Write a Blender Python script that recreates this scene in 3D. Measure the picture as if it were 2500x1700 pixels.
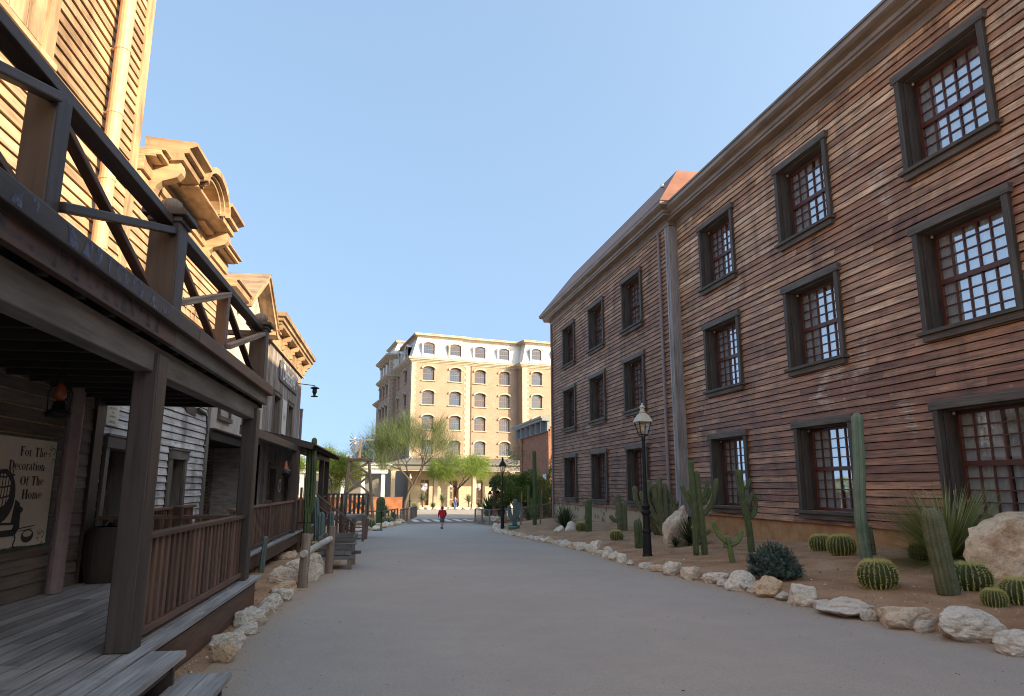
import bpy, bmesh, math, random
from mathutils import Vector, Matrix, noise
from math import sin, cos, pi, radians
random.seed(7)
for o in list(bpy.data.objects): bpy.data.objects.remove(o)
SC = bpy.context.scene; COL = SC.collection
# ---------- camera, sky, sun, exposure ----------
cam = bpy.data.cameras.new('camera'); co = bpy.data.objects.new('camera', cam); COL.objects.link(co)
cam.sensor_width = 36; cam.lens = 24.34; cam.clip_end = 3000; cam.clip_start = 0.05
co.location = (0, 0, 1.75); co.rotation_euler = (radians(90+11.245), 0, radians(-11.928)); SC.camera = co
SUN_EL, SUN_AZ = radians(20.8), radians(128.7)
W = bpy.data.worlds.new('World'); SC.world = W; W.use_nodes = True
nt = W.node_tree; nt.nodes.clear()
wo = nt.nodes.new('ShaderNodeOutputWorld'); bg = nt.nodes.new('ShaderNodeBackground'); sk = nt.nodes.new('ShaderNodeTexSky')
sk.sky_type = 'NISHITA'; sk.sun_disc = False; sk.sun_elevation = SUN_EL; sk.sun_rotation = SUN_AZ
sk.altitude = 0; sk.air_density = 1.0; sk.dust_density = 5.0; sk.ozone_density = 4.2
bg.inputs[1].default_value = 0.15
# read the sky a little above each direction: a softer, hazier gradient down to the horizon
tcw = nt.nodes.new('ShaderNodeTexCoord'); va = nt.nodes.new('ShaderNodeVectorMath'); va.operation = 'ADD'; va.inputs[1].default_value = (0, 0, .62)
vn = nt.nodes.new('ShaderNodeVectorMath'); vn.operation = 'NORMALIZE'; nt.links.new(tcw.outputs['Generated'], va.inputs[0]); nt.links.new(va.outputs[0], vn.inputs[0]); nt.links.new(vn.outputs[0], sk.inputs[0])
nt.links.new(sk.outputs[0], bg.inputs[0]); nt.links.new(bg.outputs[0], wo.inputs[0])
sl = bpy.data.lights.new('sun', 'SUN'); sl.energy = 2.05; sl.angle = radians(0.5); sl.color = (1.0, 0.88, 0.78)
so = bpy.data.objects.new('sun', sl); COL.objects.link(so)
SV = Vector((cos(SUN_EL)*sin(SUN_AZ), cos(SUN_EL)*cos(SUN_AZ), sin(SUN_EL)))
so.rotation_euler = SV.to_track_quat('Z', 'Y').to_euler(); so.location = (60, -60, 60)
SC.view_settings.view_transform = 'Standard'; SC.view_settings.look = 'None'
SC.view_settings.use_white_balance = True; SC.view_settings.white_balance_temperature = 9000; SC.view_settings.white_balance_tint = 3
SC.view_settings.exposure = 2.28; SC.view_settings.gamma = 1
SC.render.engine = 'CYCLES'; SC.cycles.max_bounces = 8; SC.cycles.diffuse_bounces = 4; SC.cycles.pixel_filter_type = 'BLACKMAN_HARRIS'; SC.cycles.filter_width = 1.05; SC.cycles.use_denoising = True; SC.cycles.denoiser = 'OPENIMAGEDENOISE'; SC.cycles.denoising_input_passes = 'RGB_ALBEDO_NORMAL'; SC.cycles.denoising_prefilter = 'ACCURATE'; SC.cycles.adaptive_threshold = .004; SC.cycles.sample_clamp_indirect = 4

# ---------- objects ----------
def tag(o, label=None, cat=None, group=None, kind=None):
    if label: o['label'] = label
    if cat: o['category'] = cat
    if group: o['group'] = group
    if kind: o['kind'] = kind
    return o
def thing(name, label, cat, loc=(0, 0, 0), rotz=0, group=None):
    o = bpy.data.objects.new(name, None); COL.objects.link(o); o.empty_display_size = .2
    o.location = loc; o.rotation_euler = (0, 0, rotz)
    return tag(o, label, cat, group)
def dup(root, loc=None, rotz=None, scale=None, parent=None, label=None, group=None):
    r = root.copy(); COL.objects.link(r)
    if parent is not None: r.parent = parent
    if loc is not None: r.location = loc
    if rotz is not None: r.rotation_euler = (0, 0, rotz)
    if scale is not None: r.scale = (scale,)*3 if isinstance(scale, (int, float)) else scale
    if label: r['label'] = label
    if group: r['group'] = group
    for ch in list(root.children):
        dup(ch, parent=r)
    return r

class MB:
    """collects geometry (local coordinates) with metre UVs and a random value per piece"""
    def __init__(s): s.v = []; s.f = []; s.uv = []; s.r = []; s.m = []
    def add(s, pts, faces, uvs=None, rnd=None, mi=0):
        b = len(s.v); s.v += [tuple(p) for p in pts]
        rnd = random.random() if rnd is None else rnd
        for k, f in enumerate(faces):
            s.f.append([b+i for i in f]); s.m.append(mi); s.r.append(rnd)
            if uvs is None:
                P = [Vector(pts[i]) for i in f]; n = (P[1]-P[0]).cross(P[-1]-P[0])
                a = max(range(3), key=lambda i: abs(n[i]))
                s.uv.append([((p[1], p[2]) if a == 0 else (p[0], p[2]) if a == 1 else (p[0], p[1])) for p in P])
            else: s.uv.append(uvs[k])
    def quad(s, a, b, c, d, uv=None, rnd=None, mi=0):
        s.add([a, b, c, d], [(0, 1, 2, 3)], [uv] if uv else None, rnd, mi)
    def poly(s, pts, rnd=None, mi=0): s.add(pts, [tuple(range(len(pts)))], None, rnd, mi)
    def box(s, x0, x1, y0, y1, z0, z1, rnd=None, mi=0, M=None, skip=()):
        P = [(x0, y0, z0), (x1, y0, z0), (x1, y1, z0), (x0, y1, z0), (x0, y0, z1), (x1, y0, z1), (x1, y1, z1), (x0, y1, z1)]
        F = [(0, 3, 2, 1), (4, 5, 6, 7), (0, 1, 5, 4), (1, 2, 6, 5), (2, 3, 7, 6), (3, 0, 4, 7)]
        d = [abs(x1-x0), abs(y1-y0), abs(z1-z0)]; L = max(range(3), key=lambda i: d[i])
        o1, o2 = random.random()*50, random.random()*50; U = []
        others = [i for i in range(3) if i != L]
        for f in F:
            q = [P[i] for i in f]
            c = [i for i in others if len(set(round(p[i], 6) for p in q)) > 1]
            if len(set(round(p[L], 6) for p in q)) == 1: U.append([(p[others[0]]*3+o1, p[others[1]]*3+o2) for p in q])
            else:
                c = c[0] if c else others[0]; U.append([(p[L]+o1, p[c]+o2) for p in q])
        Q = [M @ Vector(p) for p in P] if M is not None else P
        keep = [i for i in range(6) if i not in skip]
        s.add(Q, [F[i] for i in keep], [U[i] for i in keep], rnd, mi)
    def beam(s, p0, p1, w, h, up=(0, 0, 1), rnd=None, mi=0):
        p0, p1 = Vector(p0), Vector(p1); d = p1-p0; L = d.length; d.normalize(); up = Vector(up)
        sd = d.cross(up)
        if sd.length < 1e-4: sd = d.cross(Vector((1, 0, 0)))
        sd.normalize(); u2 = sd.cross(d).normalized()
        M = Matrix((( sd.x, d.x, u2.x, p0.x), (sd.y, d.y, u2.y, p0.y), (sd.z, d.z, u2.z, p0.z), (0, 0, 0, 1)))
        s.box(-w/2, w/2, 0, L, -h/2, h/2, rnd, mi, M)
    def tube(s, path, rad, n=8, rnd=None, mi=0, cap=True, ribs=0, ribd=.2):
        path = [Vector(p) for p in path]; m = len(path)
        rad = rad if isinstance(rad, (list, tuple)) else [rad]*m
        b = len(s.v); rnd = random.random() if rnd is None else rnd
        nn = n if not ribs else ribs*6; prev = None; L = 0; Ls = []
        for i, p in enumerate(path):
            if i: L += (path[i]-path[i-1]).length
            Ls.append(L)
            t = (path[min(i+1, m-1)]-path[max(i-1, 0)]).normalized()
            if prev is None:
                a = t.cross(Vector((0, 1, 0)));
                if a.length < 1e-3: a = t.cross(Vector((1, 0, 0)))
            else: a = prev-t*prev.dot(t)
            a.normalize(); prev = a; c = t.cross(a)
            for k in range(nn):
                th = 2*pi*k/nn; r = rad[i]
                if ribs: r *= 1-ribd*(.5-.5*cos(th*ribs))**.65
                s.v.append(tuple(p+a*cos(th)*r+c*sin(th)*r))
        R = max(rad)
        for i in range(m-1):
            for k in range(nn):
                k2 = (k+1) % nn
                s.f.append([b+i*nn+k, b+i*nn+k2, b+(i+1)*nn+k2, b+(i+1)*nn+k]); s.m.append(mi); s.r.append(rnd)
                u0, u1 = Ls[i], Ls[i+1]; v0, v1 = 2*pi*R*k/nn, 2*pi*R*(k+1)/nn
                s.uv.append([(u0, v0), (u0, v1), (u1, v1), (u1, v0)])
        if cap:
            for ring, rev in ((0, 1), (m-1, 0)):
                ids = [b+ring*nn+k for k in range(nn)]
                if rev: ids.reverse()
                s.f.append(ids); s.m.append(mi); s.r.append(rnd)
                s.uv.append([(s.v[i][0]*3, s.v[i][1]*3) for i in ids])
    def lathe(s, c, prof, n=16, rnd=None, mi=0):
        s.tube([(c[0], c[1], c[2]+z) for r, z in prof], [max(r, .0005) for r, z in prof], n, rnd, mi)
    def sweep(s, path, prof, closed=False, rnd=None, mi=0, caps=True):
        """profile [(out, z)] swept along a plan path [(x, y)]; out is to the left of travel"""
        n = len(path); P = [Vector(p) for p in path]; rings = []; Lc = 0; Ls = []
        for i in range(n):
            if i: Lc += (P[i]-P[i-1]).length
            Ls.append(Lc)
            d0 = (P[i]-P[i-1]).normalized() if i else None
            d1 = (P[i+1]-P[i]).normalized() if i < n-1 else None
            n0 = Vector((-d0.y, d0.x)) if d0 else None; n1 = Vector((-d1.y, d1.x)) if d1 else None
            if n0 and n1:
                mN = (n0+n1); mN = mN.normalized() if mN.length > 1e-6 else n0
                mN = mN/max(.3, mN.dot(n0))
            else: mN = n0 or n1
            rings.append([(P[i].x+mN.x*o, P[i].y+mN.y*o, z) for o, z in prof])
        rnd = random.random() if rnd is None else rnd
        acc = [0]
        for k in range(1, len(prof)): acc.append(acc[-1]+math.hypot(prof[k][0]-prof[k-1][0], prof[k][1]-prof[k-1][1]))
        for i in range(n-1):
            for k in range(len(prof)-1):
                s.quad(rings[i][k], rings[i+1][k], rings[i+1][k+1], rings[i][k+1],
                       [(Ls[i], acc[k]), (Ls[i+1], acc[k]), (Ls[i+1], acc[k+1]), (Ls[i], acc[k+1])], rnd, mi)
        if caps:
            s.poly(rings[0], rnd, mi); s.poly(rings[-1][::-1], rnd, mi)
    def build(s, name, mats, parent=None, smooth=False, bevel=0, kind=None, label=None):
        me = bpy.data.meshes.new(name); me.from_pydata(s.v, [], s.f)
        mats = mats if isinstance(mats, (list, tuple)) else [mats]
        for m in mats: me.materials.append(m)
        uvl = me.uv_layers.new(name='UVMap'); flat = [c for f in s.uv for p in f for c in p]
        uvl.data.foreach_set('uv', flat)
        at = me.attributes.new('rnd', 'FLOAT', 'CORNER')
        at.data.foreach_set('value', [s.r[i] for i, f in enumerate(s.f) for _ in f])
        me.polygons.foreach_set('material_index', s.m)
        if smooth: me.polygons.foreach_set('use_smooth', [True]*len(s.f))
        me.update()
        o = bpy.data.objects.new(name, me); COL.objects.link(o)
        if parent: o.parent = parent
        if bevel:
            b = o.modifiers.new('bevel', 'BEVEL'); b.width = bevel; b.segments = 2; b.limit_method = 'ANGLE'; b.angle_limit = radians(40)
        if kind: o['kind'] = kind
        if label: o['label'] = label
        return o

# ---------- materials ----------
def mat(name):
    m = bpy.data.materials.new(name); m.use_nodes = True; t = m.node_tree; t.nodes.clear()
    o = t.nodes.new('ShaderNodeOutputMaterial'); b = t.nodes.new('ShaderNodeBsdfPrincipled')
    t.links.new(b.outputs[0], o.inputs[0]); return m, t, b
def N(t, kind, **kw):
    n = t.nodes.new(kind)
    for k, v in kw.items():
        if k.startswith('i_'):
            key = k[2:]; n.inputs[int(key) if key.isdigit() else key].default_value = v
        else: setattr(n, k, v)
    return n
def ramp(t, stops, fac, interp='LINEAR'):
    r = t.nodes.new('ShaderNodeValToRGB'); r.color_ramp.interpolation = interp
    e = r.color_ramp.elements
    while len(e) < len(stops): e.new(.5)
    for i, (p, c) in enumerate(stops): e[i].position = p; e[i].color = (*c, 1)
    t.links.new(fac, r.inputs[0]); return r
def mixc(t, fac, a, b, mode='MIX'):
    m = t.nodes.new('ShaderNodeMix'); m.data_type = 'RGBA'; m.blend_type = mode
    for sock, v in ((m.inputs[0], fac), (m.inputs[6], a), (m.inputs[7], b)):
        if hasattr(v, 'links') or isinstance(v, bpy.types.NodeSocket): t.links.new(v, sock)
        else: sock.default_value = v if isinstance(v, (int, float)) else (*v, 1)
    return m.outputs[2]
def math_(t, op, a, b=None):
    m = t.nodes.new('ShaderNodeMath'); m.operation = op
    for s_, v in ((m.inputs[0], a), (m.inputs[1], b)):
        if v is None: continue
        if isinstance(v, bpy.types.NodeSocket): t.links.new(v, s_)
        else: s_.default_value = v
    return m.outputs[0]
def wood(name, cols, rough=.75, grain=30, gamt=.45, patch=None, bump=.25, spec=.3):
    """cols: board to board palette; grain runs along U"""
    m, t, b = mat(name)
    uv = N(t, 'ShaderNodeUVMap', uv_map='UVMap'); at = N(t, 'ShaderNodeAttribute', attribute_name='rnd')
    mp = N(t, 'ShaderNodeMapping'); mp.inputs['Scale'].default_value = (1.2, grain, 1)
    off = N(t, 'ShaderNodeCombineXYZ'); t.links.new(math_(t, 'MULTIPLY', at.outputs['Fac'], 37.0), off.inputs[0]); t.links.new(math_(t, 'MULTIPLY', at.outputs['Fac'], 91.0), off.inputs[1])
    t.links.new(uv.outputs[0], mp.inputs[0]); t.links.new(off.outputs[0], mp.inputs['Location'])
    n1 = N(t, 'ShaderNodeTexNoise', i_Scale=1.0, i_Detail=8, i_Roughness=.65); t.links.new(mp.outputs[0], n1.inputs[0])
    mp2 = N(t, 'ShaderNodeMapping'); mp2.inputs['Scale'].default_value = (.9, 3.5, 1); t.links.new(uv.outputs[0], mp2.inputs[0]); t.links.new(off.outputs[0], mp2.inputs['Location'])
    n2 = N(t, 'ShaderNodeTexNoise', i_Scale=1.0, i_Detail=4); t.links.new(mp2.outputs[0], n2.inputs[0])
    k = len(cols); base = ramp(t, [(i/(k-1), c) for i, c in enumerate(cols)], at.outputs['Fac'])
    g = ramp(t, [(.3, (1-gamt,)*3), (.5, (1, 1, 1)), (.7, (1+gamt*.7,)*3)], n1.outputs[0])
    c = mixc(t, 1.0, base.outputs[0], g.outputs[0], 'MULTIPLY')
    g2 = ramp(t, [(.3, (.7, .7, .7)), (.65, (1.2, 1.2, 1.2))], n2.outputs[0])
    c = mixc(t, 1.0, c, g2.outputs[0], 'MULTIPLY')
    if patch:
        pc, lo, hi, sc = patch
        tc = N(t, 'ShaderNodeTexCoord'); n3 = N(t, 'ShaderNodeTexNoise', i_Scale=sc, i_Detail=5, i_Roughness=.6); t.links.new(tc.outputs['Object'], n3.inputs[0])
        s3 = math_(t, 'ADD', n3.outputs[0], math_(t, 'MULTIPLY', math_(t, 'SUBTRACT', n1.outputs[0], .5), .35))
        f = ramp(t, [(lo, (0, 0, 0)), (hi, (1, 1, 1))], s3)
        c = mixc(t, f.outputs[0], c, mixc(t, 1.0, pc, g.outputs[0], 'MULTIPLY'))
        n4 = N(t, 'ShaderNodeTexNoise', i_Scale=sc*1.7, i_Detail=6, i_Roughness=.7); mp4 = N(t, 'ShaderNodeMapping'); mp4.inputs['Scale'].default_value = (1, 1, .35); mp4.inputs['Location'].default_value = (7, 3, 1)
        t.links.new(tc.outputs['Object'], mp4.inputs[0]); t.links.new(mp4.outputs[0], n4.inputs[0]); c = mixc(t, 1.0, c, ramp(t, [(.30, (.52, .47, .45)), (.48, (1, 1, 1)), (.72, (1.18, 1.15, 1.12))], n4.outputs[0]).outputs[0], 'MULTIPLY')
    t.links.new(c, b.inputs['Base Color']); b.inputs['Roughness'].default_value = rough; b.inputs['Specular IOR Level'].default_value = spec
    bp = N(t, 'ShaderNodeBump', i_Strength=bump, i_Distance=.01); t.links.new(n1.outputs[0], bp.inputs['Height']); t.links.new(bp.outputs[0], b.inputs['Normal'])
    return m
def rough_mat(name, stops, scale=4, rough=.85, bump=.3, bscale=None, metallic=0, spec=.3, coord='Object', dist=.02, rndmix=0):
    m, t, b = mat(name); tc = N(t, 'ShaderNodeTexCoord')
    n = N(t, 'ShaderNodeTexNoise', i_Scale=scale, i_Detail=8, i_Roughness=.65); t.links.new(tc.outputs[coord], n.inputs[0])
    k = len(stops); f = n.outputs[0]
    if rndmix:
        at = N(t, 'ShaderNodeAttribute', attribute_name='rnd')
        f = math_(t, 'ADD', f, math_(t, 'MULTIPLY', math_(t, 'SUBTRACT', at.outputs['Fac'], .5), rndmix))
    if not isinstance(stops[0][0], (int, float)) or len(stops[0]) == 3: stops = [(.32+.36*i/max(1, k-1), c) for i, c in enumerate(stops)]
    r = ramp(t, stops, f); t.links.new(r.outputs[0], b.inputs['Base Color'])
    b.inputs['Roughness'].default_value = rough; b.inputs['Metallic'].default_value = metallic; b.inputs['Specular IOR Level'].default_value = spec
    n2 = N(t, 'ShaderNodeTexNoise', i_Scale=bscale or scale*6, i_Detail=6); t.links.new(tc.outputs[coord], n2.inputs[0])
    bp = N(t, 'ShaderNodeBump', i_Strength=bump, i_Distance=dist); t.links.new(n2.outputs[0], bp.inputs['Height']); t.links.new(bp.outputs[0], b.inputs['Normal'])
    return m
def brick(name, c1, c2, mortar, bw=.24, bh=.075, ms=.01, rough=.85, vary=(.8, 1.15)):
    m, t, b = mat(name); uv = N(t, 'ShaderNodeUVMap', uv_map='UVMap')
    br = N(t, 'ShaderNodeTexBrick', i_Scale=1.0); t.links.new(uv.outputs[0], br.inputs[0])
    br.inputs['Color1'].default_value = (*c1, 1); br.inputs['Color2'].default_value = (*c2, 1); br.inputs['Mortar'].default_value = (*mortar, 1)
    br.inputs['Brick Width'].default_value = bw; br.inputs['Row Height'].default_value = bh; br.inputs['Mortar Size'].default_value = ms; br.inputs['Bias'].default_value = 0
    n = N(t, 'ShaderNodeTexNoise', i_Scale=.7, i_Detail=8, i_Roughness=.7); t.links.new(uv.outputs[0], n.inputs[0])
    g = ramp(t, [(.3, (vary[0],)*3), (.7, (vary[1],)*3)], n.outputs[0])
    t.links.new(mixc(t, 1.0, br.outputs[0], g.outputs[0], 'MULTIPLY'), b.inputs['Base Color']); b.inputs['Roughness'].default_value = rough
    bp = N(t, 'ShaderNodeBump', i_Strength=.5, i_Distance=.01); bp.invert = True; t.links.new(br.outputs[1], bp.inputs['Height']); t.links.new(bp.outputs[0], b.inputs['Normal'])
    return m
def glassm(name, tint=(.9, .95, 1), refl=2.2, base=.06, dark=None, bump=.12):
    m = bpy.data.materials.new(name); m.use_nodes = True; t = m.node_tree; t.nodes.clear()
    o = t.nodes.new('ShaderNodeOutputMaterial'); mx = t.nodes.new('ShaderNodeMixShader'); gl = t.nodes.new('ShaderNodeBsdfGlossy')
    tr = t.nodes.new('ShaderNodeBsdfTransparent') if dark is None else t.nodes.new('ShaderNodeBsdfDiffuse')
    tr.inputs[0].default_value = (*(tint if dark is None else dark), 1); gl.inputs['Roughness'].default_value = .02; gl.inputs[0].default_value = (.95, .97, 1, 1)
    fr = t.nodes.new('ShaderNodeLayerWeight'); fr.inputs[0].default_value = .5
    f5 = math_(t, 'ADD', math_(t, 'MULTIPLY', math_(t, 'POWER', fr.outputs['Facing'], 5.0), .96), .04)
    f = math_(t, 'ADD', math_(t, 'MULTIPLY', f5, refl), base); f = math_(t, 'MINIMUM', f, .92)
    tc = N(t, 'ShaderNodeTexCoord'); n = N(t, 'ShaderNodeTexNoise', i_Scale=1.5, i_Detail=1); t.links.new(tc.outputs['Object'], n.inputs[0])
    bp = N(t, 'ShaderNodeBump', i_Strength=bump, i_Distance=.02); t.links.new(n.outputs[0], bp.inputs['Height']); t.links.new(bp.outputs[0], gl.inputs['Normal'])
    t.links.new(f, mx.inputs[0]); t.links.new(tr.outputs[0], mx.inputs[1]); t.links.new(gl.outputs[0], mx.inputs[2]); t.links.new(mx.outputs[0], o.inputs[0])
    return m
def leafm(name, c1, c2, c3=None, rough=.55, trans=.25):
    m, t, b = mat(name); at = N(t, 'ShaderNodeAttribute', attribute_name='rnd')
    st = [(0, c1), (.6, c2)] + ([(1, c3)] if c3 else [])
    r = ramp(t, st, at.outputs['Fac']); t.links.new(r.outputs[0], b.inputs['Base Color']); b.inputs['Roughness'].default_value = rough
    o = [n for n in t.nodes if n.type == 'OUTPUT_MATERIAL'][0]
    tl = t.nodes.new('ShaderNodeBsdfTranslucent'); t.links.new(r.outputs[0], tl.inputs[0]); mx = t.nodes.new('ShaderNodeMixShader'); mx.inputs[0].default_value = trans
    t.links.new(b.outputs[0], mx.inputs[1]); t.links.new(tl.outputs[0], mx.inputs[2]); t.links.new(mx.outputs[0], o.inputs[0])
    return m
def plain(name, c, rough=.6, metallic=0, spec=.4, var=.15, scale=8, bump=.1):
    return rough_mat(name, [tuple(x*(1-var) for x in c), c, tuple(min(1, x*(1+var)) for x in c)], scale, rough, bump, None, metallic, spec)
M = {}
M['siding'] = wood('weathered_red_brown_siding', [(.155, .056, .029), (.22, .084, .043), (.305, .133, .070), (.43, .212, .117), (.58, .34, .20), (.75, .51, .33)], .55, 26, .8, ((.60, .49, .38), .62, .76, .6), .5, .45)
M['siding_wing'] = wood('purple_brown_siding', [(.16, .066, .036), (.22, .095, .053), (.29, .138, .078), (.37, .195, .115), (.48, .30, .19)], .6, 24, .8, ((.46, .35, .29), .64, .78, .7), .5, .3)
M['casing'] = wood('charcoal_casing_wood', [(.065, .05, .04), (.095, .075, .060), (.13, .105, .085)], .65, 30, .55)
M['cornice'] = wood('dull_brown_cornice', [(0.221, 0.162, 0.119), (0.255, 0.187, 0.136)], .45, 8, .2, None, .1, .5)
M['sash'] = plain('red_brown_sash_paint', (.115, .036, .025), .4)
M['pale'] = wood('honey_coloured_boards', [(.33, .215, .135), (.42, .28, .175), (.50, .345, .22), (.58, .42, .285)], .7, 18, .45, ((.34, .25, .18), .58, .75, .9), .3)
M['paletrim'] = wood('honey_trim', [(.40, .265, .16), (.48, .33, .205)], .6, 10, .35, ((.32, .23, .16), .6, .78, 1.2), .15)
M['grayclap'] = wood('silver_gray_clapboards', [(0.378, 0.364, 0.35), (0.56, 0.539, 0.518), (0.476, 0.469, 0.469), (0.644, 0.616, 0.588), (0.42, 0.378, 0.336)], .8, 22, .4, ((0.182, 0.154, 0.14), .60, .72, 1.3), .3)
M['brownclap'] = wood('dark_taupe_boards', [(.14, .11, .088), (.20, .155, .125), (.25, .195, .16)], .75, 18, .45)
M['batten'] = wood('gray_brown_battens', [(0.264, 0.24, 0.228), (0.36, 0.33, 0.318), (0.204, 0.162, 0.138), (0.408, 0.372, 0.36), (0.3, 0.24, 0.204)], .8, 22, .4)
M['battenlit'] = M['batten']
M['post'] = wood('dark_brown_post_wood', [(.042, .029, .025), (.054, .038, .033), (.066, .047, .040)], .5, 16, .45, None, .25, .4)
M['postred'] = wood('reddish_porch_wood', [(.055, .03, .023), (.09, .047, .034), (.135, .07, .048), (.17, .09, .062)], .5, 16, .5, None, .3, .4)
M['deck'] = wood('worn_gray_deck_boards', [(.22, .19, .178), (.29, .262, .248), (.38, .348, .33), (.33, .30, .283), (.26, .23, .215)], .7, 34, .42, None, .5)
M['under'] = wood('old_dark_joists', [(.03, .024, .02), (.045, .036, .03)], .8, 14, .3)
M['graybeam'] = wood('gray_fascia_board', [(.13, .11, .092), (.17, .148, .125)], .7, 14, .4)
M['log'] = wood('weathered_log', [(.20, .15, .115), (.27, .21, .165)], .8, 20, .5, None, .5)
M['cartwood'] = wood('faded_cart_boards', [(.10, .095, .092), (.15, .142, .138), (.20, .19, .185)], .75, 22, .5)
M['black'] = plain('black_iron', (.012, .012, .013), .6, 0, .3)
M['dark'] = plain('dark_interior', (.012, .011, .010), .9)
M['pipe'] = plain('purple_brown_downpipe', (0.255, 0.18, 0.173), .45)
M['palepipe'] = plain('tan_downpipe', (.58, .38, .23), .5)
M['glass'] = glassm('window_glass', refl=2.4, base=.33)
M['hglass'] = glassm('sky_tinted_hotel_glass', refl=1.0, base=.0, bump=.0, dark=(.045, .07, .115))  # opaque blue pane: the reflected sky is put into its diffuse colour
M['curtain'] = plain('white_curtain', (.80, .82, .80), .9, 0, .1, .04, 3, .1)
M['lampcream'] = plain('cream_lantern_metal', (.55, .50, .40), .5)
M['lampglass'] = glassm('frosted_lantern_glass', (.95, .93, .85), .6, .05)
M['white'] = plain('white_stucco', (.62, .61, .58), .8, 0, .2, .04, 2, .1)
M['stone'] = rough_mat('cream_cast_stone', [(.31, .265, .20), (.39, .34, .26), (.45, .395, .31)], 1.2, .8)

def paintm(name, c, lo=.42, hi=.56, sc=9):
    m, t, b = mat(name); b.inputs['Base Color'].default_value = (*c, 1); b.inputs['Roughness'].default_value = .8
    tc = N(t, 'ShaderNodeTexCoord'); n = N(t, 'ShaderNodeTexNoise', i_Scale=sc, i_Detail=8, i_Roughness=.7); t.links.new(tc.outputs['Object'], n.inputs[0]); r = ramp(t, [(lo, (0, 0, 0)), (hi, (.5, .5, .5))], n.outputs[0]); t.links.new(r.outputs[0], b.inputs['Alpha']); return m
# ---------- placing: two building lines; offsets let every part be written in its street line's metres ----------
TL = radians(-2.5366)
RL = Matrix.Rotation(TL, 3, 'Z')
OFF = {}
_build = MB.build
def build2(s, name, mats, parent=None, **k):
    o = _build(s, name, mats, parent, **k)
    if parent is not None and parent.name in OFF: o.location = OFF[parent.name]
    return o
MB.build = build2
def Lthing(name, label, cat, l, s, z=0, group=None):
    r = thing(name, label, cat, RL @ Vector((l, s, z)), TL, group); OFF[r.name] = (-l, -s, -z); return r
def Wthing(name, label, cat, x, y, z=0, group=None, rotz=0):
    r = thing(name, label, cat, (x, y, z), rotz, group)
    if not rotz: OFF[r.name] = (-x, -y, -z)
    return r
def Lw(l, s, z=0): return RL @ Vector((l, s, z))

# ---------- ground heights ----------
def g(y):
    if y < 12: return 0.0
    if y < 16: return -0.03*(y-12)**2/8
    if y < 42: return -0.06-0.03*(y-16)
    return -0.84-0.0085*(min(y, 115)-42)
def itp(x, xs, ys):
    if x <= xs[0]: return ys[0]
    for i in range(1, len(xs)):
        if x <= xs[i]: return ys[i-1]+(ys[i]-ys[i-1])*(x-xs[i-1])/(xs[i]-xs[i-1])
    return ys[-1]
EY = [0, 4, 6.8, 8.1, 8.9, 10.2, 11.7, 13, 15, 17, 19.5, 22, 25, 29, 33, 37, 41, 44.3, 48, 51]
EX = [8.6, 7.6, 6.9, 6.65, 6.45, 6.3, 6.2, 6.0, 5.95, 6.1, 6.45, 6.65, 6.8, 6.8, 6.9, 7.0, 7.5, 8.3, 8.6, 8.1]
def edgeR(y): return itp(y, EY, EX)
LY = [-20, 5, 7.86, 9.2, 10.8, 13.1, 14.2, 15.6, 18, 24, 31, 36, 40.7, 46.5, 48, 54, 65.5, 76, 100]
LX = [-1.35, -1.32, -1.3, -1.3, -1.22, -.95, -.8, -.62, -.35, -.4, -.9, -.1, -.01, 1.3, 2.1, 3.1, 5.0, 5.6, 6]
def edgeL(y): return itp(y, LY, LX)
def wallz(Y): return itp(Y, [0, 8, 13.8, 16.5, 20.2, 24.6, 30, 40, 44, 52], [.45, .42, .325, .2, .1, .05, -.035, -.11, -.3, -.9])
def H(x, y):
    b = g(y)
    if x > 0:
        e = edgeR(y)+.15
        if x > e and y < 60:
            t = min(1, (x-e)/(11.9-e))**.8
            return b+((wallz(y)-b) if y < 44 else max(0, wallz(y)-b))*t
    return b
# ---------- the two timber blocks on the right ----------
def siding(mb, u0, u1, z0, z1, expo, holes, place, t=.038, minl=1.6, maxl=4.5, gap=.005, seam=.020, skylight_bias=0, jit=.6):
    nrow = int(math.ceil((z1-z0)/expo-1e-6))
    for r in range(nrow):
        za, zb = z0+r*expo, min(z0+(r+1)*expo-seam, z1)
        segs = [(u0, u1)]
        for (a, b, c, d) in holes:
            if c < zb-.01 and d > za+.01:
                if c > za+.3*expo or d < zb-.3*expo:
                    if min(zb, d)-max(za, c) < .35*expo: continue
                new = []
                for p, q in segs:
                    if b <= p or a >= q: new.append((p, q)); continue
                    if a > p: new.append((p, a))
                    if b < q: new.append((b, q))
                segs = new
        for p, q in segs:
            u = p
            while u < q-1e-4:
                e = min(q, u+random.uniform(minl, maxl))
                if q-e < .5: e = q
                tt = t+random.uniform(-.008, .010)*jit; tb = .006; rnd = min(1, max(0, (.12+.62*random.random()+.28*noise.noise((u*.12, za*.45, 3)))*(1-abs(skylight_bias)*.6)+skylight_bias*min(1, za/12)**1.3)); o1 = random.random()*20  # boards paler with height: weathering plus the upper wall's stronger light in colour
                w = random.uniform(-.007, .007)*jit
                a, b_, c, d = place(u+gap/2, za+w, tt), place(e-gap/2, za-w, tt), place(e-gap/2, zb, tb), place(u+gap/2, zb, tb)
                mb.quad(a, b_, c, d, [(u+o1, 0), (e+o1, 0), (e+o1, zb-za), (u+o1, zb-za)], rnd)
                mb.quad(place(u, za, 0), place(e, za, 0), b_, a, [(u+o1, 0), (e+o1, 0), (e+o1, .02), (u+o1, .02)], rnd)
                mb.quad(place(e-gap/2, za, 0), place(e-gap/2, zb, 0), c, b_, None, rnd); mb.quad(place(u+gap/2, zb, 0), place(u+gap/2, za, 0), a, d, None, rnd)
                u = e
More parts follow.
